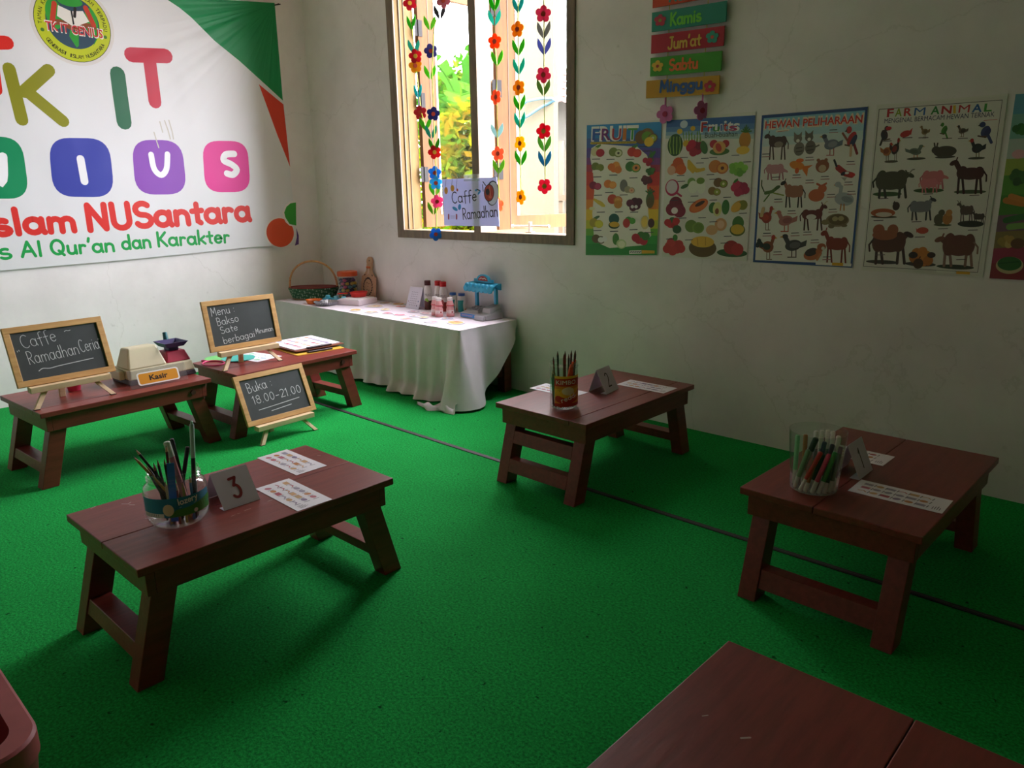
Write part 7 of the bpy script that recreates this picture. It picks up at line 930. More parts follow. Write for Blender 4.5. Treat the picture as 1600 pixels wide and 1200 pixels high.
def flat(name, label, cat, x, y, z, w, h, rz, items, th=.0012, mat=None, group=None, base=True):
    mb = MB(mat or M('#e9e8ee', .6)); mb.box(-w/2, w/2, -h/2, h/2, 0, th)
    prints(mb, [tuple(i) for i in items], lambda u, v, n: (u-w/2, v-h/2, th+n), rough=.55)
    o = mb.build(name, loc=(x, y, z), rot=(0, 0, rz), fix=False); return tag(o, label, cat, group)
def clipboard(label, x, y, z, w, h, rz, boardc, paper):
    t = thing('clipboard', label, 'clipboard', (x, y, z), rz, 'clipboards on the menu table')
    mb = MB(M(boardc, .5)).prism(rrect(-w/2, w/2, -h/2, h/2, .012), 0, .004); mb.build('board', t)
    if paper:
        mb = MB(M('#eceaf0', .6)).box(-w/2+.012, w/2-.035, -h/2+.01, h/2-.01, .0042, .008)
        W, H = w-.047, h-.02
        prints(mb, sheet_items(W, H, 5, 4, 6), lambda u, v, n: (-w/2+.012+u, -h/2+.01+v, .008+n)); mb.build('paper', t, fix=False)
    mb = MB(M('#3a3234', .35, metal=.6)).box(w/2-.034, w/2-.008, -.075, .075, .0042, .012); mb.cyl((w/2-.01, -.075, .011), (w/2-.01, .075, .011), .005); mb.build('clip', t, bevel=.001)
    return t
clipboard('yellow clipboard lying under the white papers on the menu table', 1.345, -1.02, .3405, .40, .30, math.radians(-4), '#d9ab3c', False)
clipboard('brown clipboard holding white picture sheets on the menu table', 1.31, -1.0, .3545, .375, .315, math.radians(-2), '#7a4838', True)
flat('paper_sheet', 'loose white sheet behind the Menu chalkboard', 'paper', 1.36, -1.345, .3405, .24, .17, math.radians(12), sheet_items(.24, .17, 9, 3, 4, ('#7ac08a', '#88b0c0')))
tag(MB(M('#3aa89a', .5)).lathe([(.0, 0), (.085, 0), (.088, .004), (.0, .004)], n=40).build('paper_disc', loc=(1.335, -1.43, .3425)), 'teal paper disc lying behind the Menu chalkboard', 'paper', 'paper discs on the menu table')
tag(MB(M('#6ac06a', .5)).lathe([(.0, 0), (.07, 0), (.072, .003), (.0, .003)], n=40).build('paper_disc', loc=(1.24, -1.50, .3425)), 'green paper disc on the left end of the menu table', 'paper', 'paper discs on the menu table')
t = thing('hoop_fan', 'pink hoop-shaped fan on the left end of the menu table', 'toy', (1.345, -1.578, .3445))
mb = MB(M('#d8487a', .4)).tube([(.07*math.cos(a), .052*math.sin(a), 0) for a in [2*PI*i/40 for i in range(40)]], .004, 8, True); mb.build('hoop', t, smooth=True)
mb = MB(M('#d8487a', .4)).tube([(-.071, 0, .0), (-.09, -.006, .002), (-.108, -.015, .0)], .005, 8); mb.build('handle', t, smooth=True)

# ------------------------------------------------------------------ worksheets and number cards
ws = [('T', 3.03, -2.108, 'worksheet with rows of small pictures at the far edge of table 3', 21), ('T', 3.285, -2.254, 'worksheet with rows of small pictures at the near edge of table 3', 22),
      ('T', 3.388, -.508, 'worksheet with pictures at the wall end of table 2', 23), ('T', 3.124, -.818, 'worksheet lying behind the jar with yellow label', 24),
      ('T', 4.64, -1.092, 'worksheet with pictures at the near right edge of table 1', 25), ('T', 4.40, -.815, 'worksheet lying behind the number 1 card', 26)]
for _, x, y, lab, sd in ws:
    w, h = .25, .115
    it = sheet_items(w*.9, h, sd, 3, 6); it = [tuple(i) for i in it]+[('s', '#4a4656', .002, [w*.88+.006*k, h*.15, w*.88+.006*k, h*(.3+.04*(k % 3))]) for k in range(4)]
    flat('worksheet', lab, 'paper', x, y, .3405, w, h, math.radians(.6 if sd % 2 else -.8), it, .0008, group='picture worksheets on the low tables')
def tent(label, x0, x1, y0, y1, xr, hr, num, col, pen, tab, rz=0., z=.3405):
    """folded card standing on a table; the panel facing +x carries the number"""
    t = thing('number_card', label, 'card', ((x0+x1)/2, (y0+y1)/2, z), rz, 'folded number cards on the low tables')
    cx, cy = (x0+x1)/2, (y0+y1)/2; a0, a1, ar = x0-cx, x1-cx, xr-cx; b0, b1 = y0-cy, y1-cy
    CARD = M('#d2d0dc', .55)
    nv = Vector((hr, 0, a1-ar)).normalized(); th = .0009
    mb = MB(CARD).hexa([(a1, b0, .0006), (a1, b1, .0006), (a1-th, b1, .0006), (a1-th, b0, .0006)], [(ar, b0, hr), (ar, b1, hr), (ar-th, b1, hr), (ar-th, b0, hr)])
    L_ = math.hypot(hr, a1-ar); W = b1-b0
    e = Vector((ar-a1, 0, hr)).normalized()
    st, tw = hand_layout(num); k = .55*L_; sx = .85*k
    ox = W/2-tw*sx/2; oy = L_*.22
    items = [('s', col, pen, [c for p in s_ for c in (ox+p[0]*sx, oy+p[1]*k)]) for s_ in st]
    prints(mb, items, lambda u, v, n: Vector((a1, b0+u, .0006))+e*v+nv*n)
    mb.build('front_panel', t, fix=False)
    mb = MB(CARD).hexa([(a0, b0, .0006), (a0, b1, .0006), (a0+th, b1, .0006), (a0+th, b0, .0006)], [(ar-th, b0, hr), (ar-th, b1, hr), (ar, b1, hr-.0006), (ar, b0, hr-.0006)]); mb.build('back_panel', t)
    mb = MB(CARD).box(a0 if tab else a1-.03, a1-th, b0, b1, 0, .0006); mb.build('base_flap', t)
    return t
tent('folded card with red number 3 beside the jar of pencils', 3.12, 3.246, -2.452, -2.34, 3.178, .094, '3', '#8a1c1c', .0085, False)
tent('folded card with thin black number 2 beside the jar with yellow label', 3.235, 3.325, -.745, -.628, 3.272, .103, '2', '#2a2226', .0058, False, math.radians(8))
tent('folded card with black number 1 beside the clear jar of markers', 4.435, 4.512, -1.045, -.928, 4.468, .102, '1', '#1f1a1c', .006, False, math.radians(0))

# ------------------------------------------------------------------ jars with pens
ER = Vector((.724, .690, 0)); EF = Vector((-.690, .724, 0))     # right and away directions of someone looking at the corner
def pencil(label, p0, p1, col, group, tipcol='#c9a070', lead='#221c1c', r=.0037, name='pencil', tip=.018):
    p0, p1 = Vector(p0), Vector(p1); d = (p1-p0); L_ = d.length
    t = thing(name, label, name.split('_')[0] if name != 'felt_marker' else 'marker', p0, 0, group)
    t.rotation_euler = d.to_track_quat('Z', 'Y').to_euler()
    MB(M(col, .4)).cyl((0, 0, 0), (0, 0, L_-tip), r, r, 6).build('shaft', t)
    MB(M(tipcol, .6)).cyl((0, 0, L_-tip), (0, 0, L_-.005), r*.95, r*.35, 8).build('sharpened_wood', t)
    MB(M(lead, .4)).cyl((0, 0, L_-.005), (0, 0, L_), r*.35, .0003, 8).build('lead', t)
    return t
def pen(label, p0, p1, body, cap, group, r=.005, caplen=.35, captop=True, name='felt_marker', end=None, capm=None):
    p0, p1 = Vector(p0), Vector(p1); d = (p1-p0); L_ = d.length
    t = thing(name, label, {'felt_marker': 'marker'}.get(name, name.split('_')[-1]), p0, 0, group)
    t.rotation_euler = d.to_track_quat('Z', 'Y').to_euler()
    k = L_*(1-caplen) if captop else L_*caplen
    bm_, cm_ = M(body, .4), capm or M(cap, .4)
    lo, hi = (bm_, cm_) if captop else (cm_, bm_)
    MB(lo).lathe([(r*.7, 0), (r, .002), (r, k)], n=14).build('barrel' if captop else 'cap', t, smooth=True)
    MB(hi).lathe([(r*1.08, k+.0002), (r*1.08, L_-.003), (r*.75, L_)], n=14).build('cap' if captop else 'barrel', t, smooth=True)
    if end: MB(M(end, .4)).lathe([(r*.6, L_+.0002), (r*.6, L_+.006), (r*.3, L_+.008)], n=10).build('end_plug', t, smooth=True)
    return t
def jar(label, x, y, z, prof, wall=.0016):
    t = thing('plastic_jar', label, 'jar', (x, y, z), 0, 'see-through jars holding pens')
    inner = [(max(.001, r-wall), max(zz, .003)) for r, zz in prof]
    MB(PLASTIC).lathe([(0.0005, 0)]+prof+inner[::-1]+[(0.0005, .003)], n=48).build('jar_body', t, smooth=True)
    return t
def jar_label(t, R, z0, z1, a_mid, half, base, items, z_of=None):
    mb = MB(M(base, .4)); n = 30; vs = []
    for j in (0, 1):
        for i in range(n+1): a = a_mid+half*(2*i/n-1); vs.append((R*math.cos(a), R*math.sin(a), (z0, z1)[j]))
    mb.add(vs, [(i, i+1, n+2+i, n+1+i) for i in range(n)])
    prints(mb, items, lambda u, v, h: ((R+h)*math.cos(a_mid+u/R), (R+h)*math.sin(a_mid+u/R), z0+v), dz=.0005, rough=.4)
    mb.build('label', t, fix=False)
# --- table 3
J3 = Vector((3.206, -2.563, .3405))
jt = jar('wide clear plastic jar with blue and green label holding pencils on table 3', *J3, [(.06, .0005), (.07, .006), (.08, .02), (.083, .04), (.083, .098), (.079, .112), (.067, .122), (.067, .128), (.0705, .131), (.067, .135), (.0705, .139), (.067, .143), (.067, .152)])
jar_label(jt, .0838, .042, .096, math.radians(-22), 1.25, '#2a86a8',
  [('r', '#3f8a34', -.02, 0, .104, .016), ('s', '#3f8a34', .018, [.0, .012, .03, .014, .06, .02, .10, .028]), ('r', '#e8ecec', -.104, .0, -.035, .012),
   *[('s', '#3a4048', .0012, [-.098+.006*i, .002, -.098+.006*i, .010]) for i in range(9)],
   ('h', '#123c50', .004, .033, .052, .017, 'lozery', .0044, 6), ('h', '#f2f4f2', .004, .0335, .052, .017, 'lozery', .003, 6), ('s', '#bfe0e8', .0012, [.006, .026, .05, .03]), ('e', '#d8e0d4', .048, .008, .006, .006, 0), ('e', '#e6d8b0', -.022, .022, .014, .017, 0)])
def w3(l, f, h): return J3+Vector((.352, .936, 0))*l+Vector((-.936, .352, 0))*f+Vector((0, 0, h))
G3 = 'pens and pencils in the jar on table 3'
pencil('yellow-brown pencil leaning furthest left out of the jar on table 3', w3(.03, -.012, .006), w3(-.09, -.006, .205), '#b08a2a', G3)
pencil('dark pencil with pale tip leaning left in the jar on table 3', w3(.024, .022, .006), w3(-.084, .024, .215), '#1f1a18', G3)
for i, (l0, f0, l1, f1, h) in enumerate(((.01, -.01, -.064, .012, .17), (-.01, .01, -.062, -.014, .165), (-.02, .03, -.046, .032, .168), (-.03, .0, -.045, .0, .172), (-.02, .02, -.035, .03, .175), (-.012, .03, -.018, .045, .17))): pencil('short dark pencil in the clump at the left rim of the jar on table 3', w3(l0, f0, .006), w3(l1, f1, h), '#241e1c', G3, '#7a5a3a')
mb = MB(M('#3a7ad4', .4)).box(-.0095, .0095, -.0012, .0012, 0, .165)
r_ = mb.build('ruler', loc=w3(-.012, -.055, .02), rot=(-.03, .05, 1.21)); tag(r_, 'flat blue ruler standing at the front of the jar on table 3', 'ruler')
pencil('maroon pencil standing behind the blue ruler in the jar on table 3', w3(-.015, .005, .006), w3(-.008, -.005, .222), '#5a1420', G3)
pen('pink highlighter with pale tip in the jar on table 3', w3(.03, .0, .006), w3(-.006, .016, .226), '#d0848a', '#c8d6c4', G3, .0085, .2, name='highlighter_pen')
pen('black pen leaning slightly left near the middle of the jar on table 3', w3(.03, .03, .006), w3(.008, .04, .225), '#1c1a1c', '#141214', G3, .0055, .3, name='ballpoint_pen')
pen('tall clear pen with black grip, highest in the jar on table 3', w3(.04, -.024, .006), w3(.063, .012, .268), '#1c1c1e', '#a8ccbe', G3, .0058, .36, name='ballpoint_pen', end='#c6e6d6')
pen('black pen at the right rim of the jar on table 3', w3(.0, .05, .006), w3(.046, .04, .195), '#201e22', '#121214', G3, .0055, .4, name='ballpoint_pen')
for i, (l0, f0, l1, f1, h, c, nm) in enumerate(((-.02, -.035, -.022, -.03, .13, '#c8b070', 'tan'), (.0, -.045, .004, -.04, .12, '#a83a34', 'red'), (.018, -.044, .02, -.038, .125, '#d0b050', 'yellow'), (.038, -.03, .04, -.024, .13, '#3a7ab0', 'blue'), (.048, -.008, .055, .0, .13, '#b8bcb8', 'grey'))):
    pencil('short %s pencil low inside the jar on table 3' % nm, w3(l0, f0, .006), w3(l1, f1, h), c, G3)
# --- table 2
J2 = Vector((3.306, -1.0, .3405))
jt = jar('tall clear jar with yellow and red label holding pencils on table 2', *J2, [(.052, .0005), (.057, .004), (.058, .01), (.058, .172), (.0605, .174), (.0605, .18), (.0565, .183), (.0565, .192)])
jar_label(jt, .0588, .014, .142, math.radians(-25), 1.12, '#d9861c',
  [('r', '#e8b42a', -.066, .03, .066, .075), ('r', '#c02a18', -.066, .086, .066, .118), ('r', '#b8301a', -.066, .0, .066, .014), ('r', '#e0a024', -.066, .014, .066, .018), ('r', '#e8b42a', -.066, .118, .066, .128),
   ('t', '#f0ece0', -.058, .094, .086, .017, 'KIMBO', 5, 0), ('s', '#b8301a', .026, [-.05, .034, -.03, .026, .0, .026, .03, .038, .054, .056]),
   ('h', '#f0ece0', -.034, .018, .07, .02, 'reddi', .003, 20), ('e', '#e8d8b0', -.008, .066, .026, .017, 0), ('s', '#3a2a18', .0012, [-.05, .07, -.036, .074, -.044, .064])])
def w2(l, f, h): return J2+ER*l+EF*f+Vector((0, 0, h))
G2 = 'pencils in the jar on table 2'
for i, (l, f, h, c) in enumerate(((-.043, .0, .213, '#7a1c18'), (-.024, .02, .232, '#241c1c'), (0, -.01, .226, '#6a2018'), (.008, .03, .23, '#7a2418'), (.022, .01, .222, '#1f1a1a'), (.034, .03, .232, '#3a1c18'), (.045, -.008, .236, '#5a1c16'), (.05, .022, .234, '#2a1c1a'))):
    pencil('dark pencil standing tip-up in the tall jar with yellow and red label', w2(l*.75, f*.8, .006), w2(l, f, h), c, G2, '#6a3428', '#1c1414', .0042)
for i, (l0, l1, f, h, lab) in enumerate(((.0, .028, -.04, .186, 'left'), (.012, .038, -.022, .194, 'middle'), (.024, .046, -.004, .2, 'right'))):
    pen('orange-red crayon, %s one of the three leaning right in the jar on table 2' % lab, w2(l0-.015, f, .006), w2(l1, f+.004, h), '#d8401c', '#e0561c', G2, .0052, .2, name='wax_crayon')
for i, (l, f, h) in enumerate(((-.046, -.012, .16), (-.037, -.026, .15), (-.048, .012, .14))):
    pencil('short dark pencil at the left side of the tall jar on table 2', w2(l*.9, f, .006), w2(l, f, h), '#3a2424', G2, '#b07a5a', r=.0036)
# --- table 1
J1 = Vector((4.432, -1.196, .3405))
jar('clear open-topped jar full of felt markers on table 1', *J1, [(.062, .0005), (.067, .004), (.069, .02), (.072, .08), (.077, .13), (.080, .176), (.081, .182)])
def w1(l, f, h): return J1+Vector((.937, .350, 0))*l+Vector((-.350, .937, 0))*f+Vector((0, 0, h))
G1 = 'felt markers in the clear jar on table 1'
WH = '#e6e3da'
mk = [ # bottom l,f ; top l,f,h ; body ; colour word
 (-.052, -.022, -.022, -.052, .135, '#7a9a74', 'pale green'), (-.036, -.045, .012, -.05, .132, '#d0141a', 'bright red'), (-.022, -.052, -.002, -.038, .10, '#a85a30', 'brown'),
 (-.004, -.056, .034, -.048, .128, '#e04468', 'pink'), (.014, -.055, .05, -.036, .132, '#1fa040', 'leaf green'), (.03, -.048, .046, -.02, .11, '#14502c', 'dark green'), (.043, -.036, .06, -.008, .12, '#3a6a4a', 'grey green'),
 (.052, -.018, .064, .012, .135, '#8a7a88', 'mauve'), (-.055, .005, -.055, .0, .16, '#9ad8a8', 'mint'), (-.03, .0, -.034, .02, .158, '#b06a3a', 'orange'), (.0, -.015, .02, -.005, .15, '#3c2a6a', 'purple'), (.02, -.02, .042, .01, .14, '#4a3a5a', 'dark violet'), (-.01, -.036, .018, -.03, .12, '#1f2a20', 'blackish green')]
for l0, f0, l1, f1, h, c, wd in mk:
    pen('%s felt marker with white cap end down in the jar on table 1' % wd, w1(l0, f0, .006), w1(l1, f1, h), c, WH, G1, .0062, .3, captop=False)
for l0, f0, l1, f1, h in ((.0, .03, -.006, .045, .165), (.015, .035, .01, .05, .167), (.03, .03, .026, .048, .17), (.042, .015, .04, .035, .172), (.05, .0, .056, .018, .165)):
    pen('white-capped marker standing cap up at the back of the jar on table 1', w1(l0, f0, .006), w1(l1, f1, h), '#8a8890', WH, G1, .0062, .34)
pen('black-capped marker slanting at the middle of the jar on table 1', w1(-.045, -.012, .03), w1(-.004, -.02, .163), '#b8bab0', '#161618', G1, .0078, .3)

# ------------------------------------------------------------------ things on the white cloth
ZC = .4512
t = thing('wicker_basket', 'green woven basket with tall wooden hoop handle in the corner of the cloth table', 'basket', (.266, -.262, ZC), math.radians(43.6))
mb = MB(M('#1f6a44', .6)); ga, gb = M('#14603a', .55), M('#9ab8a0', .55); A0, B0 = .158, .088
for j in range(7):
    z = .012+.0115*j; k = 1+.028*j; n = 44
    for i in range(n):
        a = 2*PI*(i+(.5 if j % 2 else 0))/n; ca, sa = math.cos(a), math.sin(a); cx, cy = A0*k*ca, B0*k*sa; tx, ty = -A0*k*sa, B0*k*ca; l = math.hypot(tx, ty); tx, ty = tx/l, ty/l; nx, ny = ty, -tx
        mb.use(gb if (i+2*j) % 5 in (0,) else ga); h_ = PI*(A0+B0)*k/n*1.12*(l/((A0+B0)/2*k))
        mb.hexa([(cx-tx*h_/1, cy-ty*h_, z-.005), (cx+tx*h_, cy+ty*h_, z-.005), (cx+tx*h_-nx*.006, cy+ty*h_-ny*.006, z-.005), (cx-tx*h_-nx*.006, cy-ty*h_-ny*.006, z-.005)],
                [(cx-tx*h_*.7+nx*.005, cy-ty*h_*.7+ny*.005, z+.005), (cx+tx*h_*.7+nx*.005, cy+ty*h_*.7+ny*.005, z+.005), (cx+tx*h_-nx*.006, cy+ty*h_-ny*.006, z+.006), (cx-tx*h_-nx*.006, cy-ty*h_-ny*.006, z+.006)])
mb.build('woven_body', t)
mb = MB(M('#8a6a48', .7)).lathe([(.155, 0), (.165, .004), (.163, .011), (.155, .0118)], n=40, sy=.56, close=True); mb.build('foot_rim', t)
mb = MB(M('#7a1f1c', .6)).lathe([(.0005, .012), (.145, .013), (.165, .05), (.178, .092), (.184, .094), (.186, .088)], n=40, sy=.58); mb.build('red_lining', t, smooth=True)
mb = MB(M('#c89466', .5, .15, 20)); W_ = []
for i in range(41): a = PI*i/40; W_.append((.178*math.cos(a), 0, .075+.205*math.sin(a)**.8))
mb.tube(W_, .0075, 8); mb.use(M('#a8503a', .5)); mb.tube([(x+.006*math.cos(i*1.5), .006*math.sin(i*1.5), z+.002) for i, (x, y, z) in enumerate(W_)], .0032, 6); mb.build('handle', t, smooth=True)
t = thing('candy_jar', 'clear jar of coloured sweets with orange lid beside the basket', 'jar', (.487, -.106, ZC))
MB(PLASTIC).lathe([(.0005, 0), (.06, 0), (.072, .008), (.073, .16), (.066, .172), (.0645, .172), (.0715, .159), (.0705, .009), (.0005, .003)], n=36).build('jar_body', t, smooth=True)
MB(M('#d8561c', .4)).lathe([(.0005, .206), (.07, .206), (.0745, .202), (.0745, .1725), (.0005, .1725)], n=40).build('lid', t, smooth=True)
rnd = random.Random(5)
cols = ['#3a1f58', '#4a2868', '#d0a83a', '#3f8aa8', '#5a2a70', '#c84a80', '#d8b84a', '#2f6a8a']
for j in range(6):
    for i in range(9 if j < 5 else 8):
        a = 2*PI*i/9+.35*j; r = .052
        MB(M(cols[rnd.randrange(len(cols))], .35)).ball((r*math.cos(a), r*math.sin(a), .02+.0245*j), .0155, .0155, .0115, 10, 6).build('sweet', t, smooth=True)
MB(M('#4a2a62', .5)).lathe([(.0005, .006), (.034, .007), (.034, .155), (.0005, .158)], n=16).build('sweet_core', t)['kind'] = 'stuff'
t = thing('cutting_board', 'wooden serving board with wreath print leaning against the right wall', 'board', (.65, -.058, ZC), 0)
t.rotation_euler = (math.radians(-8), 0, 0)
pts = [(-.083, 0), (.083, 0), (.085, .02), (.082, .17)]+[(.082-.05*(i/8)**.6, .17+.045*i/8) for i in range(1, 9)]+[(.031, .255)]
top = [(.034*math.cos(math.radians(a)), .282+.034*math.sin(math.radians(a))) for a in range(-30, 211, 15)]
pts = pts+top+[(-x, z) for x, z in pts[::-1][:-2]]+[(-.085, .02)]
mb = MB(wood_mat('pale_board_wood', '#b08a6a', '#c6a080', .6, (6, 6, 1), 6, .1)).prism(pts, 0, .012, Matrix(((1, 0, 0, 0), (0, 0, 1, 0), (0, 1, 0, 0), (0, 0, 0, 1))))
it = [('e', '#2a1c16', 0, .287, .006, .006, 0)]
for sg in (-1, 1):
    for i in range(9): a = math.radians(-60+150*i/8); it.append(('e', '#3c2018', sg*(.052*math.cos(a)), .098+.062*math.sin(a), .011, .006, sg*(math.degrees(a)+60)))
it += [('e', '#3c2018', -.045, .182, .009, .005, 30), ('e', '#3c2018', .045, .182, .009, .005, -30), ('s', '#5a3020', .003, [-.025, .12, -.01, .128, .005, .118, .025, .124]), ('s', '#5a3020', .003, [-.006, .10, .006, .096]), ('s', '#5a3020', .003, [-.022, .07, -.005, .078, .008, .07, .022, .076]), ('s', '#3c2018', .004, [-.02, .03, .02, .034])]
prints(mb, it, FRONT); mb.build('board_body', t, fix=False)
mb = MB(M('#d06a3c', .6)); mb.ball((-.012, -.006, .238), .013, .006, .009); mb.ball((.012, -.006, .238), .013, .006, .009); mb.use(M('#d8b0a0', .6)); mb.hexa([(-.014, -.004, .185), (-.004, -.004, .185), (-.004, -.001, .185), (-.014, -.001, .185)], [(-.004, -.004, .236), (.004, -.004, .236), (.004, -.001, .236), (-.004, -.001, .236)]); mb.hexa([(.004, -.004, .19), (.013, -.004, .19), (.013, -.001, .19), (.004, -.001, .19)], [(-.003, -.004, .236), (.005, -.004, .236), (.005, -.001, .236), (-.003, -.001, .236)]); mb.build('ribbon_bow', t, smooth=True)
def dish(name, label, x, y, z, R, h, col, rough=.4, metal=0, flute=0, group=None):
    t = thing(name, label, name.split('_')[-1], (x, y, z), 0, group)
    prof = [(.0005, 0), (R*.72, 0), (R*.8, .003), (R*.98, h), (R, h), (R*.97, h-.002), (R*.78, .005), (.0005, .004)]
    MB(M(col, rough, metal=metal)).lathe(prof, n=48).build('bowl', t, smooth=True)
    if flute:
        mb = MB(M('#b8b8bc', .3, metal=.8))
        for i in range(flute): a = 2*PI*i/flute; mb.cyl((R*.8*math.cos(a), R*.8*math.sin(a), .004), (R*1.0*math.cos(a), R*1.0*math.sin(a), h), .0035, .0035, 5)
        mb.build('fluted_side', t)
    return t
dish('toy_dish', 'orange toy dish at the front edge beside the basket', .485, -.405, ZC, .058, .03, '#e0701c')
dish('tart_tin', 'silver fluted tart tin at the front edge of the cloth table', .615, -.385, ZC, .085, .026, '#8a8c92', .3, .8, 40)
b = MB(M('#f0e2e8', .6)).box(-.10, .10, -.10, .10, 0, .035); b.use(M('#f3eef0', .7)).box(-.085, .085, -.09, .09, .035, .041)
tag(b.build('napkin_pack', loc=(.735, -.205, ZC), rot=(0, 0, .25), bevel=.003), 'white pack of paper napkins under the red dish', 'napkins')
tt = dish('toy_pan', 'red toy pan lying on the white napkin pack', .70, -.165, ZC+.0412, .066, .034, '#d8261c')
MB(M('#d8261c', .4)).hexa([(-.055, -.05, .022), (-.045, -.06, .022), (-.10, -.115, .02), (-.11, -.105, .02)], [(-.055, -.05, .03), (-.045, -.06, .03), (-.10, -.115, .028), (-.11, -.105, .028)]).build('handle', tt, bevel=.002)
def mould(label, x, y, col, col2, rz):
    t = thing('dough_mould', label, 'toy', (x, y, ZC), rz, 'toy moulds on the cloth table')
    mb = MB(M(col, .4)); pts = []
    for i in range(48): a = 2*PI*i/48; r = .033+.007*math.cos(6*a); pts.append((r*math.cos(a), r*math.sin(a)))
    mb.prism(pts, 0, .03); mb.build('star_cup', t)
    mb = MB(M(col2, .4)).lathe([(.0005, .0302), (.018, .0302), (.018, .045), (.012, .05), (.0005, .05)], n=20); mb.build('knob', t, smooth=True)
mould('light blue toy mould behind the tart tin', .50, -.295, '#3fb4d0', '#58c4dc', .2); mould('second light blue toy mould nearer the red dish', .575, -.275, '#48bcd8', '#8ad0e0', .5)
mould('purple toy mould beside the tart tin, under the blue ones', .66, -.268, '#8a5ab8', '#7ac8dc', .1)
cut = [('cream', .955, -.214, .07, '#e2cfae', 'large cream food picture left of the middle of the cloth'), ('yellow', .99, -.40, .05, '#d8bc6a', 'yellow food picture near the front edge left'), ('grey', 1.15, -.385, .055, '#c8c0b0', 'round plate picture at the front edge of the cloth'), ('pale', 1.135, -.262, .055, '#e8dcb8', 'pale yellow food picture in the middle of the cloth'),
 ('brown', .885, -.075, .05, '#b08a78', 'brown round food picture beside the serving board'), ('orange', 1.01, -.05, .055, '#d0904a', 'orange food picture by the wall'), ('red', 1.11, -.11, .05, '#d86a5a', 'red food picture left of the little menu card'), ('pink', 1.28, -.352, .045, '#e08a98', 'pink striped picture, left of two at the front edge'), ('pink', 1.395, -.345, .045, '#e07a90', 'pink striped picture, right of two at the front edge'),
 ('rose', 1.55, -.415, .045, '#d8a0a0', 'rose picture at the very front edge of the cloth'), ('lilac', 1.36, -.20, .05, '#b8a8c0', 'lilac picture in front of the little menu card'), ('white', 1.52, -.31, .045, '#d8d4e0', 'white picture behind the rose one'), ('pale pink', 1.48, -.20, .045, '#e8c0c4', 'pale pink picture in front of the milk bottles'),
 ('lime', 1.60, -.315, .04, '#dce4b8', 'pale lime picture before the pink drink bottles'), ('lavender', 1.765, -.39, .055, '#c0c0dc', 'lavender picture at the front edge right'), ('grey blue', 1.755, -.255, .05, '#b0b4cc', 'grey-blue picture beside the pink drink bottles'), ('yellow orange', 1.905, -.325, .07, '#e8c880', 'yellow and orange picture at the right front corner')]
rnd = random.Random(12)
for wd, x, y, r, c, lab in cut:
    mb = MB(M('#efeef2', .6)); n = 26; ph = rnd.random()*6; f = rnd.choice((0, 2, 3)); sq = rnd.uniform(.65, .9)
    ol = [((r*(1+.07*math.sin(f*a+ph)))*math.cos(a), (r*sq*(1+.07*math.sin(f*a+ph)))*math.sin(a)) for a in [2*PI*i/n for i in range(n)]]
    mb.prism(ol, 0, .0014)
    it = [('p', c, [q*.82 for p in ol for q in p])]
    for i in range(4): a = rnd.random()*6.3; it.append(('e', ['#d8b088', '#c87a5a', '#e8e0d0', '#d0a050'][i] if 'pink' not in wd else ['#e8a0b0', '#f0d0d8', '#d86a80', '#f0e0e4'][i], r*.4*math.cos(a), r*.3*math.sin(a), r*.26, r*.15, rnd.randrange(180)))
    prints(mb, it, lambda u, v, h: (u, v, .0014+h))
    o = mb.build('picture_cutout', loc=(x, y, ZC), rot=(0, 0, rnd.uniform(-.6, .6)), fix=False); tag(o, lab, 'paper cutout', 'paper food cutouts on the white cloth')
t = thing('menu_card', 'small folded white menu card beside the milk bottles', 'card', (1.262, -.085, ZC))
mb = MB(M('#dcd9e6', .6)); a1, hr, w = .05, .142, .135
mb.hexa([(-w/2, -a1, .0), (w/2, -a1, 0), (w/2, -a1+.001, 0), (-w/2, -a1+.001, 0)], [(-w/2, 0, hr), (w/2, 0, hr), (w/2, .001, hr), (-w/2, .001, hr)])
ev = Vector((0, a1, hr)).normalized(); nv = Vector((0, -hr, a1)).normalized()
it = []
for r in range(7):
    for i in range(4): it.append(('s', '#7a7486', .0025, [.03+.018*i, .025+.015*r, .04+.018*i, .027+.015*r]))
it += [('e', '#5a6aa0', .115, .055, .005, .005, 0), ('e', '#5a5a80', .108, .025, .005, .005, 0), ('e', '#a86a7a', .015, .05, .004, .004, 0)]
prints(mb, it, lambda u, v, h: Vector((-w/2+u, -a1, 0))+ev*v+nv*h); mb.build('front_panel', t, fix=False)
MB(M('#dcd9e6', .6)).hexa([(-w/2, a1-.001, 0), (w/2, a1-.001, 0), (w/2, a1, 0), (-w/2, a1, 0)], [(-w/2, .0012, hr), (w/2, .0012, hr), (w/2, .002, hr), (-w/2, .002, hr)]).build('back_panel', t)
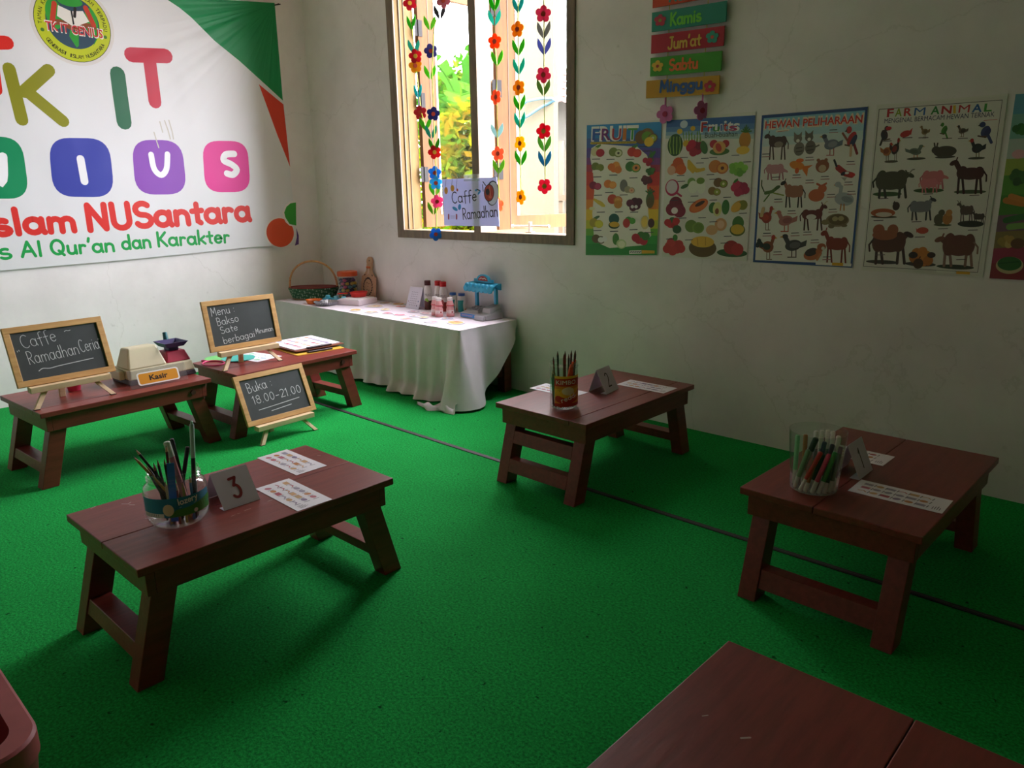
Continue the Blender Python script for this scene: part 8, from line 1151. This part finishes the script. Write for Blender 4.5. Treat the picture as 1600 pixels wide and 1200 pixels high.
def milk(label, x, y, capc, drink, leaf):
    t = thing('milk_bottle', label, 'bottle', (x, y, ZC), 0, 'tall milk bottles on the cloth table')
    MB(M('#e4e2e0', .4)).lathe([(.026, .062), (.027, .07), (.027, .125), (.024, .142), (.019, .155), (.018, .162)], n=28).build('bottle_body', t, smooth=True)
    MB(M(drink, .4, .3, 60)).lathe([(.0005, 0), (.024, 0), (.026, .004), (.026, .0618), (.0005, .0618)], n=28).build('lower_label', t, smooth=True)
    MB(M(capc, .4)).lathe([(.021, .1625), (.021, .176), (.0195, .177), (.021, .178), (.021, .192), (.019, .194), (.0005, .194)], n=28).build('cap', t, smooth=True)
    mb = MB(M('#e4e2e0', .4)); R = .0274; am = math.radians(-43)
    prints(mb, [('e', leaf, -.012, .070, .012, .008, 20), ('e', leaf, -.004, .062, .01, .007, -10), ('t', '#2a2628', -.021, .092, .042, .018, 'MILKU', 4, 0), ('s', '#6a6468', .0014, [-.016, .118, .004, .12])], lambda u, v, h: ((R+h)*math.cos(am+u/R), (R+h)*math.sin(am+u/R), v)); mb.build('lettering', t, fix=False)
milk('milk bottle with dark brown cap and chocolate drink beside the menu card', 1.368, -.078, '#4a1418', '#5a2418', '#8ab83a')
milk('milk bottle with red cap, the middle and rearmost of three', 1.438, -.048, '#c01c20', '#b8b84a', '#a8c040')
milk('milk bottle with red cap, rightmost of three', 1.508, -.064, '#c0181e', '#a83a34', '#b04a4a')
def yog(label, x, y):
    t = thing('yogurt_drink', label, 'bottle', (x, y, ZC), 0, 'small pink drink bottles on the cloth table')
    MB(M('#e8a8a8', .35)).lathe([(.0005, 0), (.022, 0), (.0255, .004), (.0255, .045), (.022, .056), (.0225, .064), (.0245, .07), (.0225, .078), (.019, .092), (.0165, .1)], n=28).build('bottle_body', t, smooth=True)
    MB(M('#ece4e2', .4)).lathe([(.0175, .1002), (.0185, .103), (.018, .118), (.0005, .1185)], n=24).build('foil_cap', t, smooth=True)
    mb = MB(M('#f2e6e4', .4)); R = .0262; am = math.radians(-45)
    prints(mb, [('r', '#f0dcda', -.03, .022, .03, .042), ('s', '#b8303c', .003, [-.016, .026, -.006, .03, .008, .024]), ('e', '#c03a44', .014, .03, .005, .006, 0), ('r', '#d87a80', -.03, .006, .03, .01)], lambda u, v, h: ((R+h)*math.cos(am+u/R), (R+h)*math.sin(am+u/R), v)); mb.build('label', t, fix=False)
    mb = MB(M('#d84a54', .4)).lathe([(.0252, .067), (.0256, .07), (.0252, .073), (.0246, .07)], n=28, close=True); mb.build('red_band', t, smooth=True)
yog('pink drink bottle, leftmost of three before the milk bottles', 1.592, -.212); yog('pink drink bottle, front middle of three', 1.652, -.232); yog('pink drink bottle, rightmost of three, nearest the teal bottle', 1.70, -.18)
def teal(label, x, y, l1):
    t = thing('shampoo_bottle', label, 'bottle', (x, y, ZC), 0, 'small bottles with blue caps on the cloth table')
    MB(M('#d8dcd6', .4)).lathe([(.0005, 0), (.024, 0), (.026, .004), (.023, .045), (.026, .095), (.024, .108), (.018, .112)], n=28).build('bottle_body', t, smooth=True)
    MB(M('#2a5aa0', .4)).lathe([(.021, .1122), (.022, .116), (.021, .128), (.0005, .131)], n=24).build('cap', t, smooth=True)
    mb = MB(M(l1, .4)); R = .0266; am = math.radians(-52)
    prints(mb, [('r', '#159088', -.03, .008, .016, .085), ('r', l1, -.028, .05, -.004, .085), ('e', '#e8e8e0', .02, .05, .008, .035, 0), ('e', '#d87a3a', .03, .02, .006, .012, 0)], lambda u, v, h: ((R+h)*math.cos(am+u/R), (R+h)*math.sin(am+u/R), v)); mb.build('label', t, fix=False)
teal('bottle with blue cap and red and teal label, left of two', 1.592, -.056, '#c84a3c'); teal('bottle with blue cap and plain teal label, right of two', 1.662, -.044, '#189a94')
# toy shop till with awning
t = thing('toy_shop_stand', 'grey toy shop stand with light blue scalloped awning at the right end of the cloth', 'toy', (1.893, -.095, ZC), math.radians(-3))
GR = M('#b4b3b8', .45); BL = M('#2fa2c8', .4)
mb = MB(GR).hexa([(-.125, -.07, 0), (.125, -.07, 0), (.125, .07, 0), (-.125, .07, 0)], [(-.12, -.065, .03), (.12, -.065, .03), (.12, .065, .06), (-.12, .065, .06)]); mb.build('base', t, bevel=.004)
mb = MB(GR).hexa([(-.10, -.05, .0345), (.03, -.05, .0345), (.03, .04, .0545), (-.10, .04, .0545)], [(-.09, -.045, .045), (.02, -.045, .045), (.02, .035, .065), (-.09, .035, .065)]); mb.build('keypad', t, bevel=.003)
for i in range(3):
    for j in range(3): MB(M('#8f8e94', .4)).box(-.08+.034*i, -.055+.034*i, -.036+.025*j, -.018+.025*j, .049+.0052*j, .056+.0055*j).build('key', t, bevel=.002)
MB(GR).hexa([(.04, -.03, .037), (.115, -.03, .037), (.115, .062, .0605), (.04, .062, .0605)], [(.045, -.025, .068), (.11, -.025, .068), (.11, .06, .085), (.045, .06, .085)]).build('card_reader', t, bevel=.004)
MB(GR).box(.035, .12, -.09, -.0705, .0, .028).build('drawer', t, bevel=.004)
mb = MB(M('#3a8ad0', .4)).add([(-.118, -.0712, .004), (.02, -.0712, .004), (.02, -.0697, .027), (-.118, -.0697, .027)], [(0, 1, 2, 3)])
prints(mb, [('s', '#d8a8b8', .005, [.014+.012*i, .008, .018+.012*i, .016]) for i in range(9)], lambda u, v, h: (-.118+u, -.0712-.0003-h+v*.065, .004+v)); mb.build('label', t, fix=False)
for x in (-.088, .09): MB(BL).box(x-.011, x+.011, .035, .055, .0605 if x < 0 else .0855, .185).build('post', t, bevel=.003)
mb = MB(BL); n = 7
for i in range(n):
    x0 = -.13+.26*i/n; x1 = -.13+.26*(i+1)/n
    for s_ in range(5):
        a0 = s_/5*PI/2; a1 = (s_+1)/5*PI/2
        q = [(x0, .05-.075*math.sin(a0), .175+.04*math.cos(a0)), (x1, .05-.075*math.sin(a0), .175+.04*math.cos(a0)), (x1, .05-.075*math.sin(a1), .175+.04*math.cos(a1)), (x0, .05-.075*math.sin(a1), .175+.04*math.cos(a1))]
        mb.add(q+[(a, b_+.004, c-.004) for a, b_, c in q], [(0, 1, 2, 3), (7, 6, 5, 4), (0, 4, 5, 1), (2, 6, 7, 3), (0, 3, 7, 4), (1, 5, 6, 2)])
    mb.cyl(((x0+x1)/2, -.03, .178), ((x0+x1)/2, -.018, .178), (x1-x0)/2*1.02, n=16)
    mb.ball(((x0+x1)/2, -.012, .192), (x1-x0)*.5, .02, .022, 10, 6)
mb.box(-.13, .13, .048, .056, .175, .215); mb.build('awning', t, smooth=True)
mb = MB(BL); pts = [(-.085, .2155), (.085, .2155), (.085, .236), (.06, .236)]+[(.058*math.cos(math.radians(a)), .232+.034*math.sin(math.radians(a))) for a in range(0, 181, 12)]+[(-.06, .236), (-.085, .236)]
mb.prism(pts, -.03, -.016, Matrix(((1, 0, 0, 0), (0, 0, 1, .05), (0, 1, 0, 0), (0, 0, 0, 1)))); mb.build('crest', t, bevel=.002)
mb = MB(M('#a8242c', .4)); pts = [(.045*math.cos(math.radians(a)), .226+.03*math.sin(math.radians(a))) for a in range(0, 181, 12)]
prints(mb, [('p', '#a8242c', [c for p in pts for c in p]), ('s', '#d8c0b0', .005, [-.03, .235, -.015, .243, .0, .238, .015, .243, .03, .235])], lambda u, v, h: (u, .0198-h, v)); mb.build('crest_plate', t, fix=False)

# ------------------------------------------------------------------ red tub in the near left corner
t = thing('plastic_tub', 'dusty red plastic tub with wide flat rim cut by the bottom left corner', 'tub', (3.62, -3.335, 0))
def rr3(x0, x1, y0, y1, r): return rrect(x0, x1, y0, y1, r, 8)
hx, hy, H = .235, .255, .30
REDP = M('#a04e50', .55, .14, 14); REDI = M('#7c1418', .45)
o1 = rr3(-hx, hx, -hy, hy, .075); i1 = rr3(-hx+.038, hx-.038, -hy+.038, hy-.038, .05); o0 = rr3(-hx+.03, hx-.03, -hy+.03, hy-.03, .06); ib = rr3(-hx+.07, hx-.07, -hy+.07, hy-.07, .04)
n = len(o1)
mb = MB(REDP)
ring = lambda P, z: [(x, y, z) for x, y in P]
vs = ring(o0, 0)+ring(rr3(-hx+.004, hx-.004, -hy+.004, hy-.004, .074), H-.05)+ring(o1, H-.045)+ring(o1, H-.005)+ring(rr3(-hx+.005, hx-.005, -hy+.005, hy-.005, .071), H)+ring(i1, H)
fs = [(k*n+i, k*n+(i+1) % n, (k+1)*n+(i+1) % n, (k+1)*n+i) for k in range(5) for i in range(n)]+[tuple(range(n-1, -1, -1))]
mb.add(vs, fs); mb.build('tub_body', t, smooth=True)
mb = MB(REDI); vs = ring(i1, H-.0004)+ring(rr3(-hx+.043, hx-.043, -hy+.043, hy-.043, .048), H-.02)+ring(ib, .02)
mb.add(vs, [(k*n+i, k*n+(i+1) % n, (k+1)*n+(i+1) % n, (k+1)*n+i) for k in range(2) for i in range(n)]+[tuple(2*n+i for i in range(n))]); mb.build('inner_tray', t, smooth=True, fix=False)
